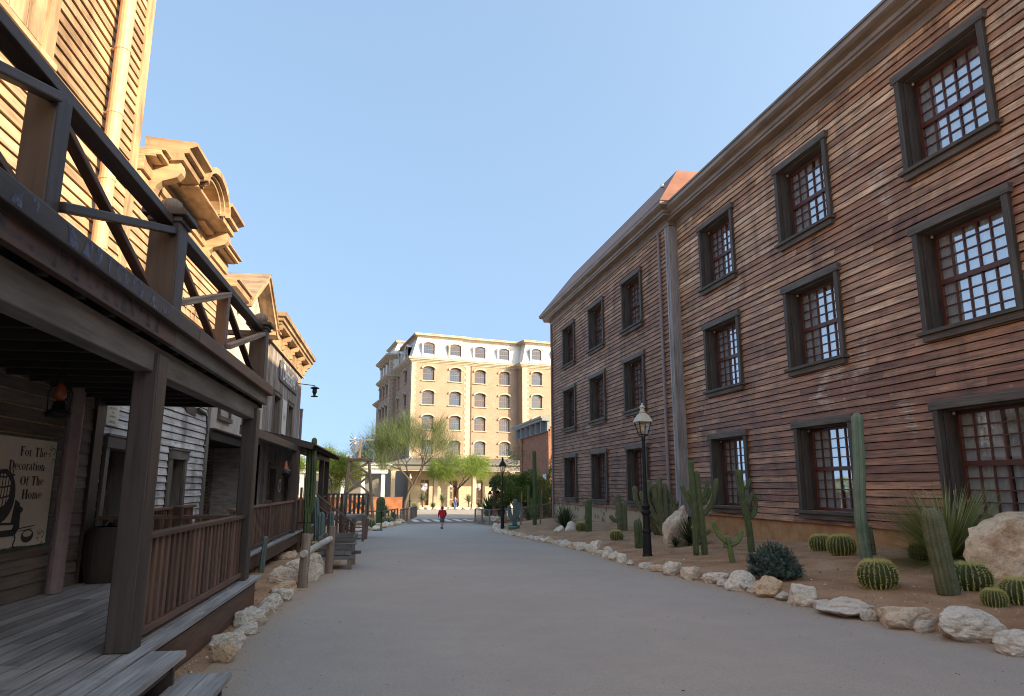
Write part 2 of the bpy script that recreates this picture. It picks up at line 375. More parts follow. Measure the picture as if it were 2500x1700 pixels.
def cells(u0, u1, z0, z1, holes):
    us = sorted(set([u0, u1]+[h[0] for h in holes]+[h[1] for h in holes])); zs = sorted(set([z0, z1]+[h[2] for h in holes]+[h[3] for h in holes]))
    us = [u for u in us if u0 <= u <= u1]; zs = [z for z in zs if z0 <= z <= z1]
    for i in range(len(us)-1):
        for k in range(len(zs)-1):
            cu, cz = (us[i]+us[i+1])/2, (zs[k]+zs[k+1])/2
            if any(h[0] < cu < h[1] and h[2] < cz < h[3] for h in holes): continue
            yield us[i], us[i+1], zs[k], zs[k+1]
def holed(mb, u0, u1, z0, z1, holes, place, depth=0, rnd=.5, mi=0):
    for a, b, c, d in cells(u0, u1, z0, z1, holes):
        mb.quad(place(a, c, 0), place(b, c, 0), place(b, d, 0), place(a, d, 0), [(a, c), (b, c), (b, d), (a, d)], rnd, mi)
    if depth:
        for a, b, c, d in holes:
            for (p, q) in (((a, c), (b, c)), ((b, c), (b, d)), ((b, d), (a, d)), ((a, d), (a, c))):
                mb.quad(place(p[0], p[1], 0), place(q[0], q[1], 0), place(q[0], q[1], -depth), place(p[0], p[1], -depth), None, rnd, mi)

WIN_ZS = [(11.4, 8.82), (7.57, 5.0), (3.56, .97)]
def make_window(parent):
    """local: y along wall from the far edge towards the camera, x into the wall, z up from sill line"""
    w, h = 2.46, 2.58; cw = .15; out = -.12
    m = MB()
    for (y0, y1, z0, z1, x0) in ((-w, -w+cw, .1, h-.2, out), (-cw, 0, .1, h-.2, out), (-w-.07, .07, h-.2, h, out-.03)):
        m.box(x0, .02, y0, y1, z0, z1)
    iw0, iw1 = -w+cw, -cw                                   # reveal boards
    for yy, sgn in ((iw0, -1), (iw1, 1)):
        for k in range(2):
            a, b = .022+k*.24, .022+(k+1)*.24-.004
            m.box(a, b, min(yy, yy+sgn*.03), max(yy, yy+sgn*.03), .12, h-.2)
    m.box(.022, .5, iw0, iw1, h-.23, h-.2)
    root = m.build('window', M['casing'], parent, bevel=.006)
    s = MB(); s.box(out-.1, .5, -w-.08, .08, .02, .1); s.box(out-.02, .02, -w, 0, -.12, .02); s.build('sill', M['casing'], root, bevel=.006)
    # sash, 6 columns, two leaves of 4 rows
    f = MB(); x0, x1 = .36, .41; Z0, Z1 = .1, h-.23; zm = (Z0+Z1)/2
    f.box(x0-.02, x1, iw0, iw0+.07, Z0, Z1); f.box(x0-.02, x1, iw1-.07, iw1, Z0, Z1)
    f.box(x0-.018, x1, iw0+.07, iw1-.07, Z0, Z0+.08); f.box(x0-.018, x1, iw0+.07, iw1-.07, Z1-.07, Z1); f.box(x0-.035, x1, iw0+.07, iw1-.07, zm-.055, zm+.055)
    nc = 6; yw = (iw1-iw0-.14)/nc
    for i in range(1, nc): f.box(x0+.002, x1-.004, iw0+.07+i*yw-.016, iw0+.07+i*yw+.016, Z0+.08, Z1-.07)
    for a, b in ((Z0+.08, zm-.055), (zm+.055, Z1-.07)):
        for i in range(1, 4): f.box(x0+.004, x1-.006, iw0+.07, iw1-.07, a+(b-a)*i/4-.014, a+(b-a)*i/4+.014)
    sash = f.build('sash', M['sash'], root)
    gl = MB(); gl.quad((.395, iw0+.03, Z0), (.395, iw1-.03, Z0), (.395, iw1-.03, Z1), (.395, iw0+.03, Z1)); gl.build('glass', M['glass'], root)
    c = MB(); n = 90
    for a0, a1 in ((iw0+.02, iw0+(iw1-iw0)*.49), (iw0+(iw1-iw0)*.54, iw1-.02)):
        for i in range(n):
            p, q = a0+(a1-a0)*i/n, a0+(a1-a0)*(i+1)/n
            fx = lambda y: .46+.022*sin(y*38)+.014*sin(y*83+1)
            c.quad((fx(p), p, Z0-.1), (fx(q), q, Z0-.1), (fx(q), q, Z1), (fx(p), p, Z1), None, .5)
    c.build('curtain', M['curtain'], root, smooth=True)
    d = MB(); d.box(.505, 1.3, iw0-.1, iw1+.1, Z0-.2, Z1+.1, skip=(5,)); d.build('room', M['dark'], root)
    l = MB(); l.lathe((.24, iw1-.06, h-.30), [(.02, .06), (.03, .03), (.03, 0), (.012, -.01)], 8); l.build('spot_lamp', M['lampcream'], root)
    return root

def timber_block(name, label, X, Y0, Y1, ys, matn, zb):
    root = Wthing(name, label, 'building', X, Y0, wallz(Y0))
    place = lambda u, z, o: (X-o, u, z)
    holes = [(y-2.40, y-.06, zt-2.46, zt-.05) for y in ys for zt, _ in [(a, b) for a, b in WIN_ZS]]
    m = MB(); siding(m, Y0, Y1, zb, 12.25, .187, holes, place, skylight_bias=.5, minl=2.2, maxl=6, jit=1 if matn == 'siding' else .45); m.build('siding', M[matn], root)
    b = MB()
    holed(b, Y0, Y1, zb, 12.3, [(y-2.3, y-.16, zt-2.5, zt-.1) for y in ys for zt, _ in WIN_ZS], lambda u, z, o: (X+.012-o, u, z))
    b.box(X+1.6, X+9, Y0+.02, Y1-.02, -.5, 12.6); b.quad((X+.012, Y0, zb), (X+1.6, Y0, zb), (X+1.6, Y0, 12.3), (X+.012, Y0, 12.3)); b.quad((X+.012, Y1, zb), (X+1.6, Y1, zb), (X+1.6, Y1, 12.3), (X+.012, Y1, 12.3))
    b.build('wall', M['dark'], root)
    p = MB()
    for y in [Y0+i*.5 for i in range(int((Y1-Y0)/.5)+1)]:
        y1 = min(y+.5, Y1)
        if y1-y < .01: continue
        p.quad((X+.06, y, -1), (X+.06, y1, -1), (X+.06, y1, zb+.03), (X+.06, y, zb+.03), [(y, -1), (y1, -1), (y1, zb), (y, zb)], .5)
    p.build('plinth', M['plinth_plaster'] if matn == 'siding' else M['plinth_rubble'], root)
    return root
M['plinth_plaster'] = rough_mat('ochre_plaster', [(.36, .18, .08), (.46, .25, .12), (.52, .32, .17)], 2.2, .9, .5)
# rubble plinth: dark stones set in ochre render
_m, _t, _b = mat('rubble_plinth'); _tc = N(_t, 'ShaderNodeTexCoord'); _v = N(_t, 'ShaderNodeTexVoronoi', i_Scale=2.6, i_Randomness=1.0); _t.links.new(_tc.outputs['Object'], _v.inputs[0])
_r = ramp(_t, [(0, (.17, .13, .11)), (.30, (.20, .14, .11)), (.36, (.42, .29, .18)), (1, (.46, .32, .2))], _v.outputs['Distance']); _t.links.new(_r.outputs[0], _b.inputs['Base Color']); _b.inputs['Roughness'].default_value = .9
M['plinth_rubble'] = _m

near_ys = [12.87, 17.95, 23.02]; wing_ys = [30.4, 35.5, 40.6]
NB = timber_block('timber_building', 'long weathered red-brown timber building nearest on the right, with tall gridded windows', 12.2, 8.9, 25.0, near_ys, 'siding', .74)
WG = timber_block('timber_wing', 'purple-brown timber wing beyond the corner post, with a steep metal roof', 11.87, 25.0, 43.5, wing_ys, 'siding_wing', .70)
first = None
for root, X, ys in ((NB, 12.2, near_ys), (WG, 11.87, wing_ys)):
    o0 = Vector(OFF[root.name])
    for y in ys:
        for zt, zb in WIN_ZS:
            loc = o0+Vector((X, y, zt-2.58))
            if first is None: first = make_window(root); first.location = loc
            else: dup(first, loc, parent=root)
# corner boards, downpipes, cornices
CP = [(0.0, 12.10), (.07, 12.10), (.07, 12.27), (.12, 12.30), (.12, 12.36), (.42, 12.38), (.42, 12.46), (.47, 12.48), (.47, 12.60), (.60, 12.66), (.68, 12.72), (.68, 12.84), (.70, 12.86), (0.0, 12.98)]
m = MB(); m.sweep([(12.2, 8.9), (12.2, 24.99)], CP, mi=0); m.build('cornice', M['cornice'], NB)
m = MB(); m.sweep([(12.6, 24.985), (11.87, 24.985), (11.87, 43.5), (14.0, 43.5)], [(a, z+.12) for a, z in CP]); m.build('cornice', M['cornice'], WG)
m = MB(); m.box(11.80, 12.25, 24.93, 25.16, .6, 12.2); m.box(11.78, 11.86, 25.165, 25.27, .6, 12.2); m.build('corner_post', M['cornice_post'] if 'cornice_post' in M else M['batten'], WG, bevel=.01)
m = MB(); m.box(11.82, 11.94, 43.38, 43.53, .6, 12.2); m.box(11.87, 12.3, 43.5, 43.56, -.5, 12.2); m.build('corner_post', M['casing'], WG)
m = MB(); m.tube([(11.76, 25.86, -.1), (11.76, 25.86, 12.2)], .062, 12)
for z in (1, 3, 5, 7, 9, 11): m.tube([(11.76, 25.86, z), (11.76, 25.86, z+.05)], .075, 12); m.box(11.76, 11.87, 25.85, 25.87, z, z+.04)
m.build('downpipe', M['pipe'], WG, smooth=False)
m = MB(); m.tube([(11.78, 43.25, -.3), (11.78, 43.25, 12.2)], .06, 10)
for z in (1, 4, 7, 10): m.tube([(11.78, 43.25, z), (11.78, 43.25, z+.05)], .075, 10)
m.build('downpipe', M['pipe'], WG)
m = MB(); m.box(11.6, 21, 8.9, 24.3, 12.99, 13.06); m.build('roof', M['cornice'], NB)
M['metalroof'] = rough_mat('red_brown_metal_roof', [(.20, .085, .055), (.25, .11, .07), (.30, .15, .09)], .6, .5, .05)
m = MB()
e = 13.0; a = [(11.2, 24.3, e), (11.2, 44.1, e), (20.8, 44.1, e), (20.8, 24.3, e)]; b = [(13.0, 26.3, 15.4), (13.0, 42.1, 15.4), (19.0, 42.1, 15.4), (19.0, 26.3, 15.4)]
for i in range(4): m.quad(a[i], a[(i+1) % 4], b[(i+1) % 4], b[i], None, .5)
m.quad(*b, None, .5)
m.build('roof', M['metalroof'], WG)
m = MB()
for k in range(60):                                          # snow guards / tile edge along the eave
    y = 24.6+k*.32; m.box(11.3, 11.44, y, y+.17, 13.05, 13.16)
m.build('eave_guard', M['metalroof'], WG)
m = MB(); m.tube([(12.3, 26.0, 14.1), (12.1, 25.9, 14.35)], .03, 6); m.lathe((12.05, 25.85, 14.35), [(.02, .1), (.07, .08), (.09, -.05), (.02, -.06)], 8); m.lathe((12.25, 25.75, 14.2), [(.02, .1), (.07, .08), (.09, -.05), (.02, -.06)], 8)
m.build('floodlight', M['lampcream'], WG)
# lower block that carries on behind the camera (out of frame; shades the near street)
ext = Wthing('unseen_timber_annex', 'added unseen timber block behind the camera, in line with the long right-hand building, shading the near street', 'building', 12.2, -30, 0)
m = MB(); siding(m, -30, 8.88, .74, 11.3, .187, [], lambda u, z, o: (12.2-o, u, z), maxl=6); m.build('siding', M['siding'], ext)
m = MB(); m.box(12.22, 21, -30, 8.88, -.5, 11.35); m.box(11.6, 21, -30.3, 8.85, 11.36, 11.55); m.build('wall', M['dark'], ext)
# ---------- ground ----------
def dirt():
    m, t, b = mat('brown_garden_dirt'); tc = N(t, 'ShaderNodeTexCoord')
    n1 = N(t, 'ShaderNodeTexNoise', i_Scale=1.3, i_Detail=6); n2 = N(t, 'ShaderNodeTexNoise', i_Scale=38, i_Detail=6, i_Roughness=.7); v = N(t, 'ShaderNodeTexVoronoi', i_Scale=16)
    for n in (n1, n2, v): t.links.new(tc.outputs['Object'], n.inputs[0])
    c = ramp(t, [(.3, (.30, .155, .082)), (.5, (.42, .235, .13)), (.72, (.52, .315, .185))], n1.outputs[0])
    c = mixc(t, 1.0, c.outputs[0], ramp(t, [(.3, (.6, .6, .6)), (.7, (1.35, 1.3, 1.25))], n2.outputs[0]).outputs[0], 'MULTIPLY')
    f = ramp(t, [(.05, (1, 1, 1)), (.09, (0, 0, 0))], v.outputs['Distance'])
    f2 = math_(t, 'MULTIPLY', f.outputs[0], math_(t, 'GREATER_THAN', v.outputs['Color'], .72))
    c = mixc(t, f2, c, (.55, .46, .38)); t.links.new(c, b.inputs['Base Color']); b.inputs['Roughness'].default_value = .95
    bp = N(t, 'ShaderNodeBump', i_Strength=.8, i_Distance=.03); t.links.new(n2.outputs[0], bp.inputs['Height']); t.links.new(bp.outputs[0], b.inputs['Normal'])
    return m
def asphalt():
    m, t, b = mat('fine_grey_asphalt'); tc = N(t, 'ShaderNodeTexCoord')
    n1 = N(t, 'ShaderNodeTexNoise', i_Scale=.35, i_Detail=5); n2 = N(t, 'ShaderNodeTexNoise', i_Scale=60, i_Detail=6, i_Roughness=.85); v = N(t, 'ShaderNodeTexVoronoi', i_Scale=1.1); n3 = N(t, 'ShaderNodeTexNoise', i_Scale=2.2, i_Detail=6)
    for n in (n1, n2, v, n3): t.links.new(tc.outputs['Object'], n.inputs[0])
    c = ramp(t, [(.3, (.37, .315, .27)), (.55, (.40, .34, .29)), (.75, (.43, .36, .30))], n1.outputs[0])
    c = mixc(t, 1.0, c.outputs[0], ramp(t, [(.25, (.6, .6, .6)), (.75, (1.4, 1.4, 1.4))], n2.outputs[0]).outputs[0], 'MULTIPLY')
    c = mixc(t, 1.0, c, ramp(t, [(.3, (.96, .96, .96)), (.7, (1.03, 1.03, 1.03))], n3.outputs[0]).outputs[0], 'MULTIPLY')
    f = ramp(t, [(.008, (1, 1, 1)), (.016, (0, 0, 0))], v.outputs['Distance'])
    c = mixc(t, math_(t, 'MULTIPLY', f.outputs[0], .75), c, (.05, .045, .045))
    ea = N(t, 'ShaderNodeAttribute', attribute_name='dust'); d = math_(t, 'MULTIPLY', ea.outputs['Fac'], math_(t, 'ADD', n3.outputs[0], math_(t, 'MULTIPLY', n2.outputs[0], .6)))
    dr = ramp(t, [(.22, (0, 0, 0)), (.75, (1, 1, 1))], d); c = mixc(t, math_(t, 'MULTIPLY', dr.outputs[0], .85), c, mixc(t, 1.0, (.40, .275, .185), ramp(t, [(.25, (.6, .6, .6)), (.75, (1.4, 1.4, 1.4))], n2.outputs[0]).outputs[0], 'MULTIPLY'))
    t.links.new(c, b.inputs['Base Color']); b.inputs['Roughness'].default_value = .9
    bp = N(t, 'ShaderNodeBump', i_Strength=.5, i_Distance=.006); t.links.new(n2.outputs[0], bp.inputs['Height']); t.links.new(bp.outputs[0], b.inputs['Normal'])
    return m
M['dirt'] = dirt(); M['asphalt'] = asphalt()
def axis(pts):
    r = []
    for a, b, st in pts:
        n = max(1, int(round((b-a)/st))); r += [a+(b-a)*i/n for i in range(n)]
    return r+[pts[-1][1]]
def patchwork(name, xs, ys, f, mt, noise_amp=0):
    me = bpy.data.meshes.new(name); V = []; F = []
    for y in ys:
        for x in xs(y) if callable(xs) else xs: V.append((x, y, f(x, y)))
    nx = len(xs(ys[0]) if callable(xs) else xs)
    for j in range(len(ys)-1):
        for i in range(nx-1): F.append((j*nx+i, j*nx+i+1, (j+1)*nx+i+1, (j+1)*nx+i))
    me.from_pydata(V, [], F); me.materials.append(mt); me.polygons.foreach_set('use_smooth', [True]*len(F)); me.update()
    o = bpy.data.objects.new(name, me); COL.objects.link(o); o['kind'] = 'structure'; return o
ys = axis([(-60, -4, 8), (-4, 30, .25), (30, 60, .5), (60, 116, 2), (116, 700, 60)])
xs = axis([(-500, -20, 60), (-20, -4, 2), (-4, 12.2, .22), (12.2, 60, 3), (60, 500, 60)])
def Hn(x, y):
    z = H(x, y)
    e, el = edgeR(y), edgeL(y)
    if -3 < x < 13 and y < 60 and (x > e+.25 or x < el-.15):
        z += .035*noise.noise((x*1.1, y*1.1, 0))+.012*noise.noise((x*5, y*5, 3))+(.05 if x < el else .02)*min(1, (x-e if x > e else el-x)*2)
    elif el-.3 < x < e+.3 or y > 60: z -= .012
    return z
patchwork('ground', xs, ys, Hn, M['dirt'])
ysr = axis([(-30, -2, 4), (-2, 52, .5)])
def xrow(y):
    a, b = edgeL(y)-.12+.05*noise.noise((y*1.7, 0, 5)), edgeR(y)+.14+.05*noise.noise((y*1.7, 9, 5)); return [a, a+.22, a+.5, a+1.0]+[a+1.0+(b-a-2.0)*i/5 for i in range(1, 5)]+[b-1.0, b-.5, b-.22, b]
pth = patchwork('path', xrow, ysr, lambda x, y: g(y)+.004, M['asphalt'])
at_ = pth.data.attributes.new('dust', 'FLOAT', 'POINT'); at_.data.foreach_set('value', [v for _ in ysr for v in (1, .75, .4, .12, 0, 0, 0, 0, .12, .4, .75, 1)])
patchwork('road', lambda y: [edgeL(y)-.1+(52-edgeL(y))*i/6 for i in range(7)], axis([(51.9, 92, 2)]), lambda x, y: g(y)+.002, M['asphalt'])
M['paint'] = rough_mat('worn_white_road_paint', [(.5, .5, .48), (.74, .73, .70)], 6, .8)
M['redpave'] = rough_mat('brown_red_paving', [(.20, .13, .10), (.26, .18, .14)], 3, .9)
patchwork('crossing_band', [3.2+i*1.5 for i in range(12)], [51.2, 52.2, 54, 56, 58, 60.2], lambda x, y: g(y)+.009, M['redpave'])
for k in range(8):
    x = 3.9+k*.84
    me = MB(); me.quad((x, 54.2, g(54.2)+.016), (x+.46, 54.2, g(54.2)+.016), (x+.46, 58.6, g(58.6)+.016), (x, 58.6, g(58.6)+.016), None, .5)
    o = me.build('crossing_stripe', M['paint']); o['kind'] = 'structure'

# loose gravel in the beds and litter on the paving (nobody could count it)
def scatter(name, n, place, size, mt, flat=.5, seed=1):
    m = MB(); rr = random.Random(seed)
    for i in range(n):
        x, y = place(rr)
        z = Hn(x, y) if not (edgeL(y) < x < edgeR(y)) else g(y)+.006
        s = size*rr.uniform(.4, 1.5)*(1 if rr.random() < .96 else 2.0); a = rr.uniform(0, 6.28); c, d = cos(a)*s, sin(a)*s
        P = [(x+c, y+d, z), (x-d*.8, y+c*.8, z), (x-c*.9, y-d*.9, z), (x+d, y-c, z), (x+rr.uniform(-.3, .3)*s, y+rr.uniform(-.3, .3)*s, z+s*flat*2)]
        r = rr.random(); m.add(P, [(0, 1, 4), (1, 2, 4), (2, 3, 4), (3, 0, 4)], [[(0, 0)]*3]*4, r)
    return m.build(name, mt, kind='stuff')
m_, t_, b_ = mat('mixed_gravel'); at2 = N(t_, 'ShaderNodeAttribute', attribute_name='rnd'); r2 = ramp(t_, [(0, (.20, .12, .075)), (.5, (.36, .24, .155)), (.85, (.52, .42, .33)), (1, (.80, .74, .66))], at2.outputs['Fac']); t_.links.new(r2.outputs[0], b_.inputs['Base Color']); b_.inputs['Roughness'].default_value = .95
def pr(rr):
    y = 6.3+(rr.random()**1.7)*34; return (edgeR(y)+.2+rr.random()*(12.0-edgeR(y)-.3), y)
def plf(rr):
    y = 6.5+(rr.random()**1.4)*16; return (edgeL(y)-.05-rr.random()*1.1, y)
tag(scatter('gravel', 9000, pr, .011, m_, seed=2), 'loose tan gravel scattered over the dirt of the right-hand cactus bed', 'gravel')
tag(scatter('gravel', 2500, plf, .010, m_, seed=3), 'loose gravel over the narrow dirt strip along the left-hand porch', 'gravel')
m3, t3, b3 = mat('dark_litter'); b3.inputs['Base Color'].default_value = (.06, .045, .035, 1); b3.inputs['Roughness'].default_value = .9
def pp(rr):
    y = 4+(rr.random()**1.5)*24; a, b = edgeL(y)+.1, edgeR(y)-.1; return (a+(b-a)*rr.random(), y)
tag(scatter('litter', 260, pp, .011, m3, flat=.15, seed=4), 'tiny dark leaf and grit flecks strewn on the asphalt path', 'litter')
def pe(rr):
    y = 4+(rr.random()**1.4)*24; e = abs(rr.gauss(0, .28)); return ((edgeR(y)-e, y) if rr.random() < .55 else (edgeL(y)+e, y))
tag(scatter('grit', 2600, pe, .006, m_, flat=.4, seed=5), 'fine tan grit washed onto both edges of the asphalt path', 'gravel')
# ---------- hand-drawn serif lettering ----------
def ell(cx, cy, rx, ry, a0, a1, w): return ('a', cx, cy, rx, ry, a0, a1, w)
T_, t_ = .19, .07
GL = {
'F': (.62, [(0.08, 0, .08+T_/2*0, 1, 1)]),
}
def _stem(x, y0, y1, w=T_): return ('l', x, y0, x, y1, w)
def _h(x0, x1, y, w=t_): return ('l', x0, y, x1, y, w)
GLYPH = {
'F': (.60, [_stem(.16, 0, 1), _h(.02, .56, .97), _h(.16, .44, .52), _h(.02, .32, .02), ('l', .55, .97, .55, .76, .05), ('l', .43, .62, .43, .42, .05)]),
'T': (.66, [_stem(.32, 0, 1), _h(.02, .62, .97), _h(.18, .46, .02), ('l', .04, .97, .04, .76, .05), ('l', .60, .97, .60, .76, .05)]),
'D': (.74, [_stem(.16, 0, 1), _h(.02, .34, .97), _h(.02, .34, .02), ell(.30, .495, .34, .475, -90, 90, T_)]),
'H': (.78, [_stem(.16, 0, 1), _stem(.60, 0, 1), _h(.16, .60, .52), _h(.02, .30, .02), _h(.46, .74, .02), _h(.02, .30, .98), _h(.46, .74, .98)]),
'O': (.76, [ell(.36, .5, .29, .47, 0, 360, T_)]),
'C': (.72, [ell(.38, .5, .30, .47, 45, 315, T_), ('l', .60, .96, .60, .70, .05)]),
'M': (.96, [_stem(.14, 0, 1, .06), _stem(.78, 0, 1), ('l', .14, 1, .46, .1, T_), ('l', .46, .1, .76, 1, .06), _h(.02, .26, .02), _h(.64, .92, .02), _h(.02, .2, .98), _h(.74, .92, .98)]),
'U': (.76, [_stem(.16, .3, 1), _stem(.60, .3, 1, .06), ell(.38, .3, .22, .28, 180, 360, .1), _h(.02, .30, .98), _h(.50, .72, .98)]),
'R': (.76, [_stem(.16, 0, 1), _h(.02, .34, .97), _h(.02, .30, .02), ell(.30, .75, .26, .23, -90, 90, .13), _h(.2, .34, .52), ('l', .36, .52, .66, .03, .13), _h(.6, .74, .02)]),
'A': (.78, [('l', .10, 0, .38, 1, .06), ('l', .38, 1, .66, 0, T_), _h(.2, .54, .34), _h(.0, .2, .02), _h(.54, .78, .02)]),
'Y': (.74, [('l', .10, 1, .36, .45, T_), ('l', .62, 1, .38, .45, .06), _stem(.36, 0, .47), _h(.22, .5, .02), _h(.0, .2, .98), _h(.52, .72, .98)]),
'.': (.26, [('l', .10, .0, .10, .13, .13)]),
' ': (.32, []),
'o': (.52, [ell(.25, .33, .19, .31, 0, 360, .12)]),
'r': (.42, [_stem(.15, 0, .66, .12), _h(.03, .30, .02), _h(.04, .15, .64), ell(.30, .46, .12, .17, 40, 140, .1)]),
'h': (.56, [_stem(.14, 0, 1, .12), _stem(.42, 0, .45, .12), ell(.28, .42, .14, .22, 0, 180, .09), _h(.02, .25, .02), _h(.32, .54, .02), _h(.04, .14, .98)]),
'e': (.48, [ell(.25, .33, .18, .31, 0, 320, .11), _h(.1, .42, .37, .05)]),
'c': (.46, [ell(.26, .33, .18, .31, 50, 320, .11)]),
'a': (.50, [_stem(.34, .05, .48, .12), ell(.22, .48, .12, .16, 0, 150, .09), ell(.20, .19, .13, .17, 0, 360, .1), _h(.34, .47, .03)]),
't': (.36, [_stem(.16, .08, .88, .12), _h(.03, .32, .64), ell(.24, .12, .08, .11, 180, 300, .08)]),
'i': (.30, [_stem(.14, 0, .64, .12), _h(.03, .26, .02), _h(.04, .14, .63), ('l', .14, .82, .14, .95, .13)]),
'n': (.56, [_stem(.14, 0, .66, .12), _stem(.42, 0, .45, .12), ell(.28, .42, .14, .22, 0, 180, .09), _h(.02, .25, .02), _h(.32, .54, .02), _h(.04, .14, .64)]),
'm': (.82, [_stem(.14, 0, .66, .12), _stem(.41, 0, .45, .12), _stem(.68, 0, .45, .12), ell(.275, .42, .135, .22, 0, 180, .09), ell(.545, .42, .135, .22, 0, 180, .09), _h(.02, .25, .02), _h(.32, .5, .02), _h(.6, .8, .02), _h(.04, .14, .64)]),
'f': (.36, [_stem(.15, 0, .82, .12), _h(.03, .32, .64), _h(.03, .28, .02), ell(.26, .82, .11, .16, 20, 180, .09)]),
}
def strokes(word):
    """-> list of 2D quads in cap-height units, total width"""
    Q = []; x = 0
    for ch in word:
        adv, st = GLYPH[ch]
        for s_ in st:
            if s_[0] == 'l':
                _, x0, y0, x1, y1, w = s_; w = max(w*1.25, .065); d = Vector((x1-x0, y1-y0)); n = Vector((-d.y, d.x)).normalized()*w/2
                if abs(d.y) > .25 and abs(d.x) > .05: n = Vector((w/2, 0))
                a, b = Vector((x0+x, y0)), Vector((x1+x, y1)); Q.append([a+n, b+n, b-n, a-n])
            else:
                _, cx, cy, rx, ry, a0, a1, w = s_; w *= 1.35; n = max(6, int(abs(a1-a0)/20)); P = []
                for i in range(n+1):
                    t = radians(a0+(a1-a0)*i/n); wd = w*(.35+.65*abs(cos(t)))
                    P.append((Vector((cx+x+(rx+wd/2)*cos(t), cy+(ry+.02)*sin(t))), Vector((cx+x+(rx-wd/2)*cos(t), cy+(ry-.035)*sin(t)))))
                for i in range(n): Q.append([P[i][0], P[i+1][0], P[i+1][1], P[i][1]])
        x += adv+.05
    return Q, x-.05
def write(mb, word, height, width, f, right=None):
    """f(u, v) -> point; word scaled to width (None keeps the natural width)"""
    Q, w = strokes(word); sx = height if width is None else width/w
    for i, q in enumerate(Q): mb.poly([f(p.x*sx, p.y*height, i % 3*.0004) for p in q], .5)
    return w*sx
def fonttext(word, size, mt, parent, mtx, name='lettering', bold=.0, shear=0, sx=1):
    cu = bpy.data.curves.new(name, 'FONT'); cu.body = word; cu.size = size; cu.align_x = 'CENTER'; cu.offset = bold; cu.shear = shear
    tmp = bpy.data.objects.new('tmp', cu); COL.objects.link(tmp); dg = bpy.context.evaluated_depsgraph_get(); me = bpy.data.meshes.new_from_object(tmp.evaluated_get(dg))
    bpy.data.objects.remove(tmp); me.transform(mtx @ Matrix.Diagonal((sx, 1, 1, 1))); me.materials.clear(); me.materials.append(mt)
    o = bpy.data.objects.new(name, me); COL.objects.link(o); o.parent = parent
    if parent.name in OFF: o.location = OFF[parent.name]
    return o
# text plane looking towards +l: u runs along -s?  seen from the street (from +l) left-to-right is +s
def LM(l, s, z): return Matrix(((0, 0, 1, l), (1, 0, 0, s), (0, 1, 0, z), (0, 0, 0, 1)))

WP = -4.25
pl = lambda u, z, o: (WP+o, u, z)
def lside(mb, s0, s1, z0, z1, l0, l1=-12, t=.05): mb.box(l1, l0, s0, s1, z0, z1)
def recess(p, s0, s1, z0, z1, depth, mt_rev, name='window', cas=.13, casmat=None, head=.17, parent=None, sashes=True, glassmat='darkglass', door=False):
    """framed opening in the l = -4.25 wall; returns the frame part"""
    m = MB(); c = cas
    m.box(WP+.01, WP+.06, s0-c, s0, z0, z1); m.box(WP+.01, WP+.06, s1, s1+c, z0, z1); m.box(WP+.01, WP+.08, s0-c-.03, s1+c+.03, z1, z1+head)
    m.box(WP+.01, WP+.10, s0-c-.05, s1+c+.05, z1+head, z1+head+.035)
    if not door: m.box(WP+.01, WP+.09, s0-c-.03, s1+c+.03, z0-.07, z0)
    for k in range(3):
        a, b = WP-depth*k/3-.002, WP-depth*(k+1)/3
        m.box(b, a, s1, s1+.03, z0, z1); m.box(b, a, s0-.03, s0, z0, z1)
    m.box(WP-depth, WP, s0, s1, z1, z1+.03); m.box(WP-depth, WP, s0, s1, z0-.03, z0)
    o = m.build(name, casmat or M['casing'], p, bevel=.004)
    f = MB(); L = WP-depth+.05; zm = (z0+z1)/2
    f.box(L, L+.05, s0, s0+.08, z0, z1); f.box(L, L+.05, s1-.08, s1, z0, z1); f.box(L, L+.05, s0, s1, z1-.09, z1); f.box(L, L+.05, s0, s1, z0, z0+.1); f.box(L+.003, L+.06, s0, s1, zm-.05, zm+.05)
    f.build('sash', M['casing'], o)
    gq = MB(); gq.quad((L+.02, s0, z0), (L+.02, s1, z0), (L+.02, s1, z1), (L+.02, s0, z1)); gq.build('glass', M[glassmat], o)
    d = MB(); d.quad((L-.04, s0, z0), (L-.04, s1, z0), (L-.04, s1, z1), (L-.04, s0, z1)); d.build('blind', M['dark'] if glassmat != 'bluecurtain' else M['curtain'], o)
    return o
M['darkglass'] = glassm('dark_shop_glass', refl=1.6, base=.05)
M['blueglass'] = glassm('pale_shop_glass', refl=1.2, base=.12, dark=(.42, .55, .60))
M['signcream'] = rough_mat('cream_sign_board', [(.60, .53, .42), (.68, .61, .50)], 2.5, .7, .05)
M['ink'] = plain('black_sign_ink', (.035, .03, .03), .7)
M['signgreen'] = plain('dark_green_sign_trim', (.03, .10, .05), .6)
M['bluepaint'] = paintm('faded_blue_letter_paint', (.16, .20, .33))
M['darkpaint'] = paintm('faded_slate_letter_paint', (.05, .06, .075))
M['signgray'] = plain('slate_gray_sign', (.10, .10, .12), .6)
M['signwhite'] = plain('off_white_sign_paint', (.72, .70, .66), .6)

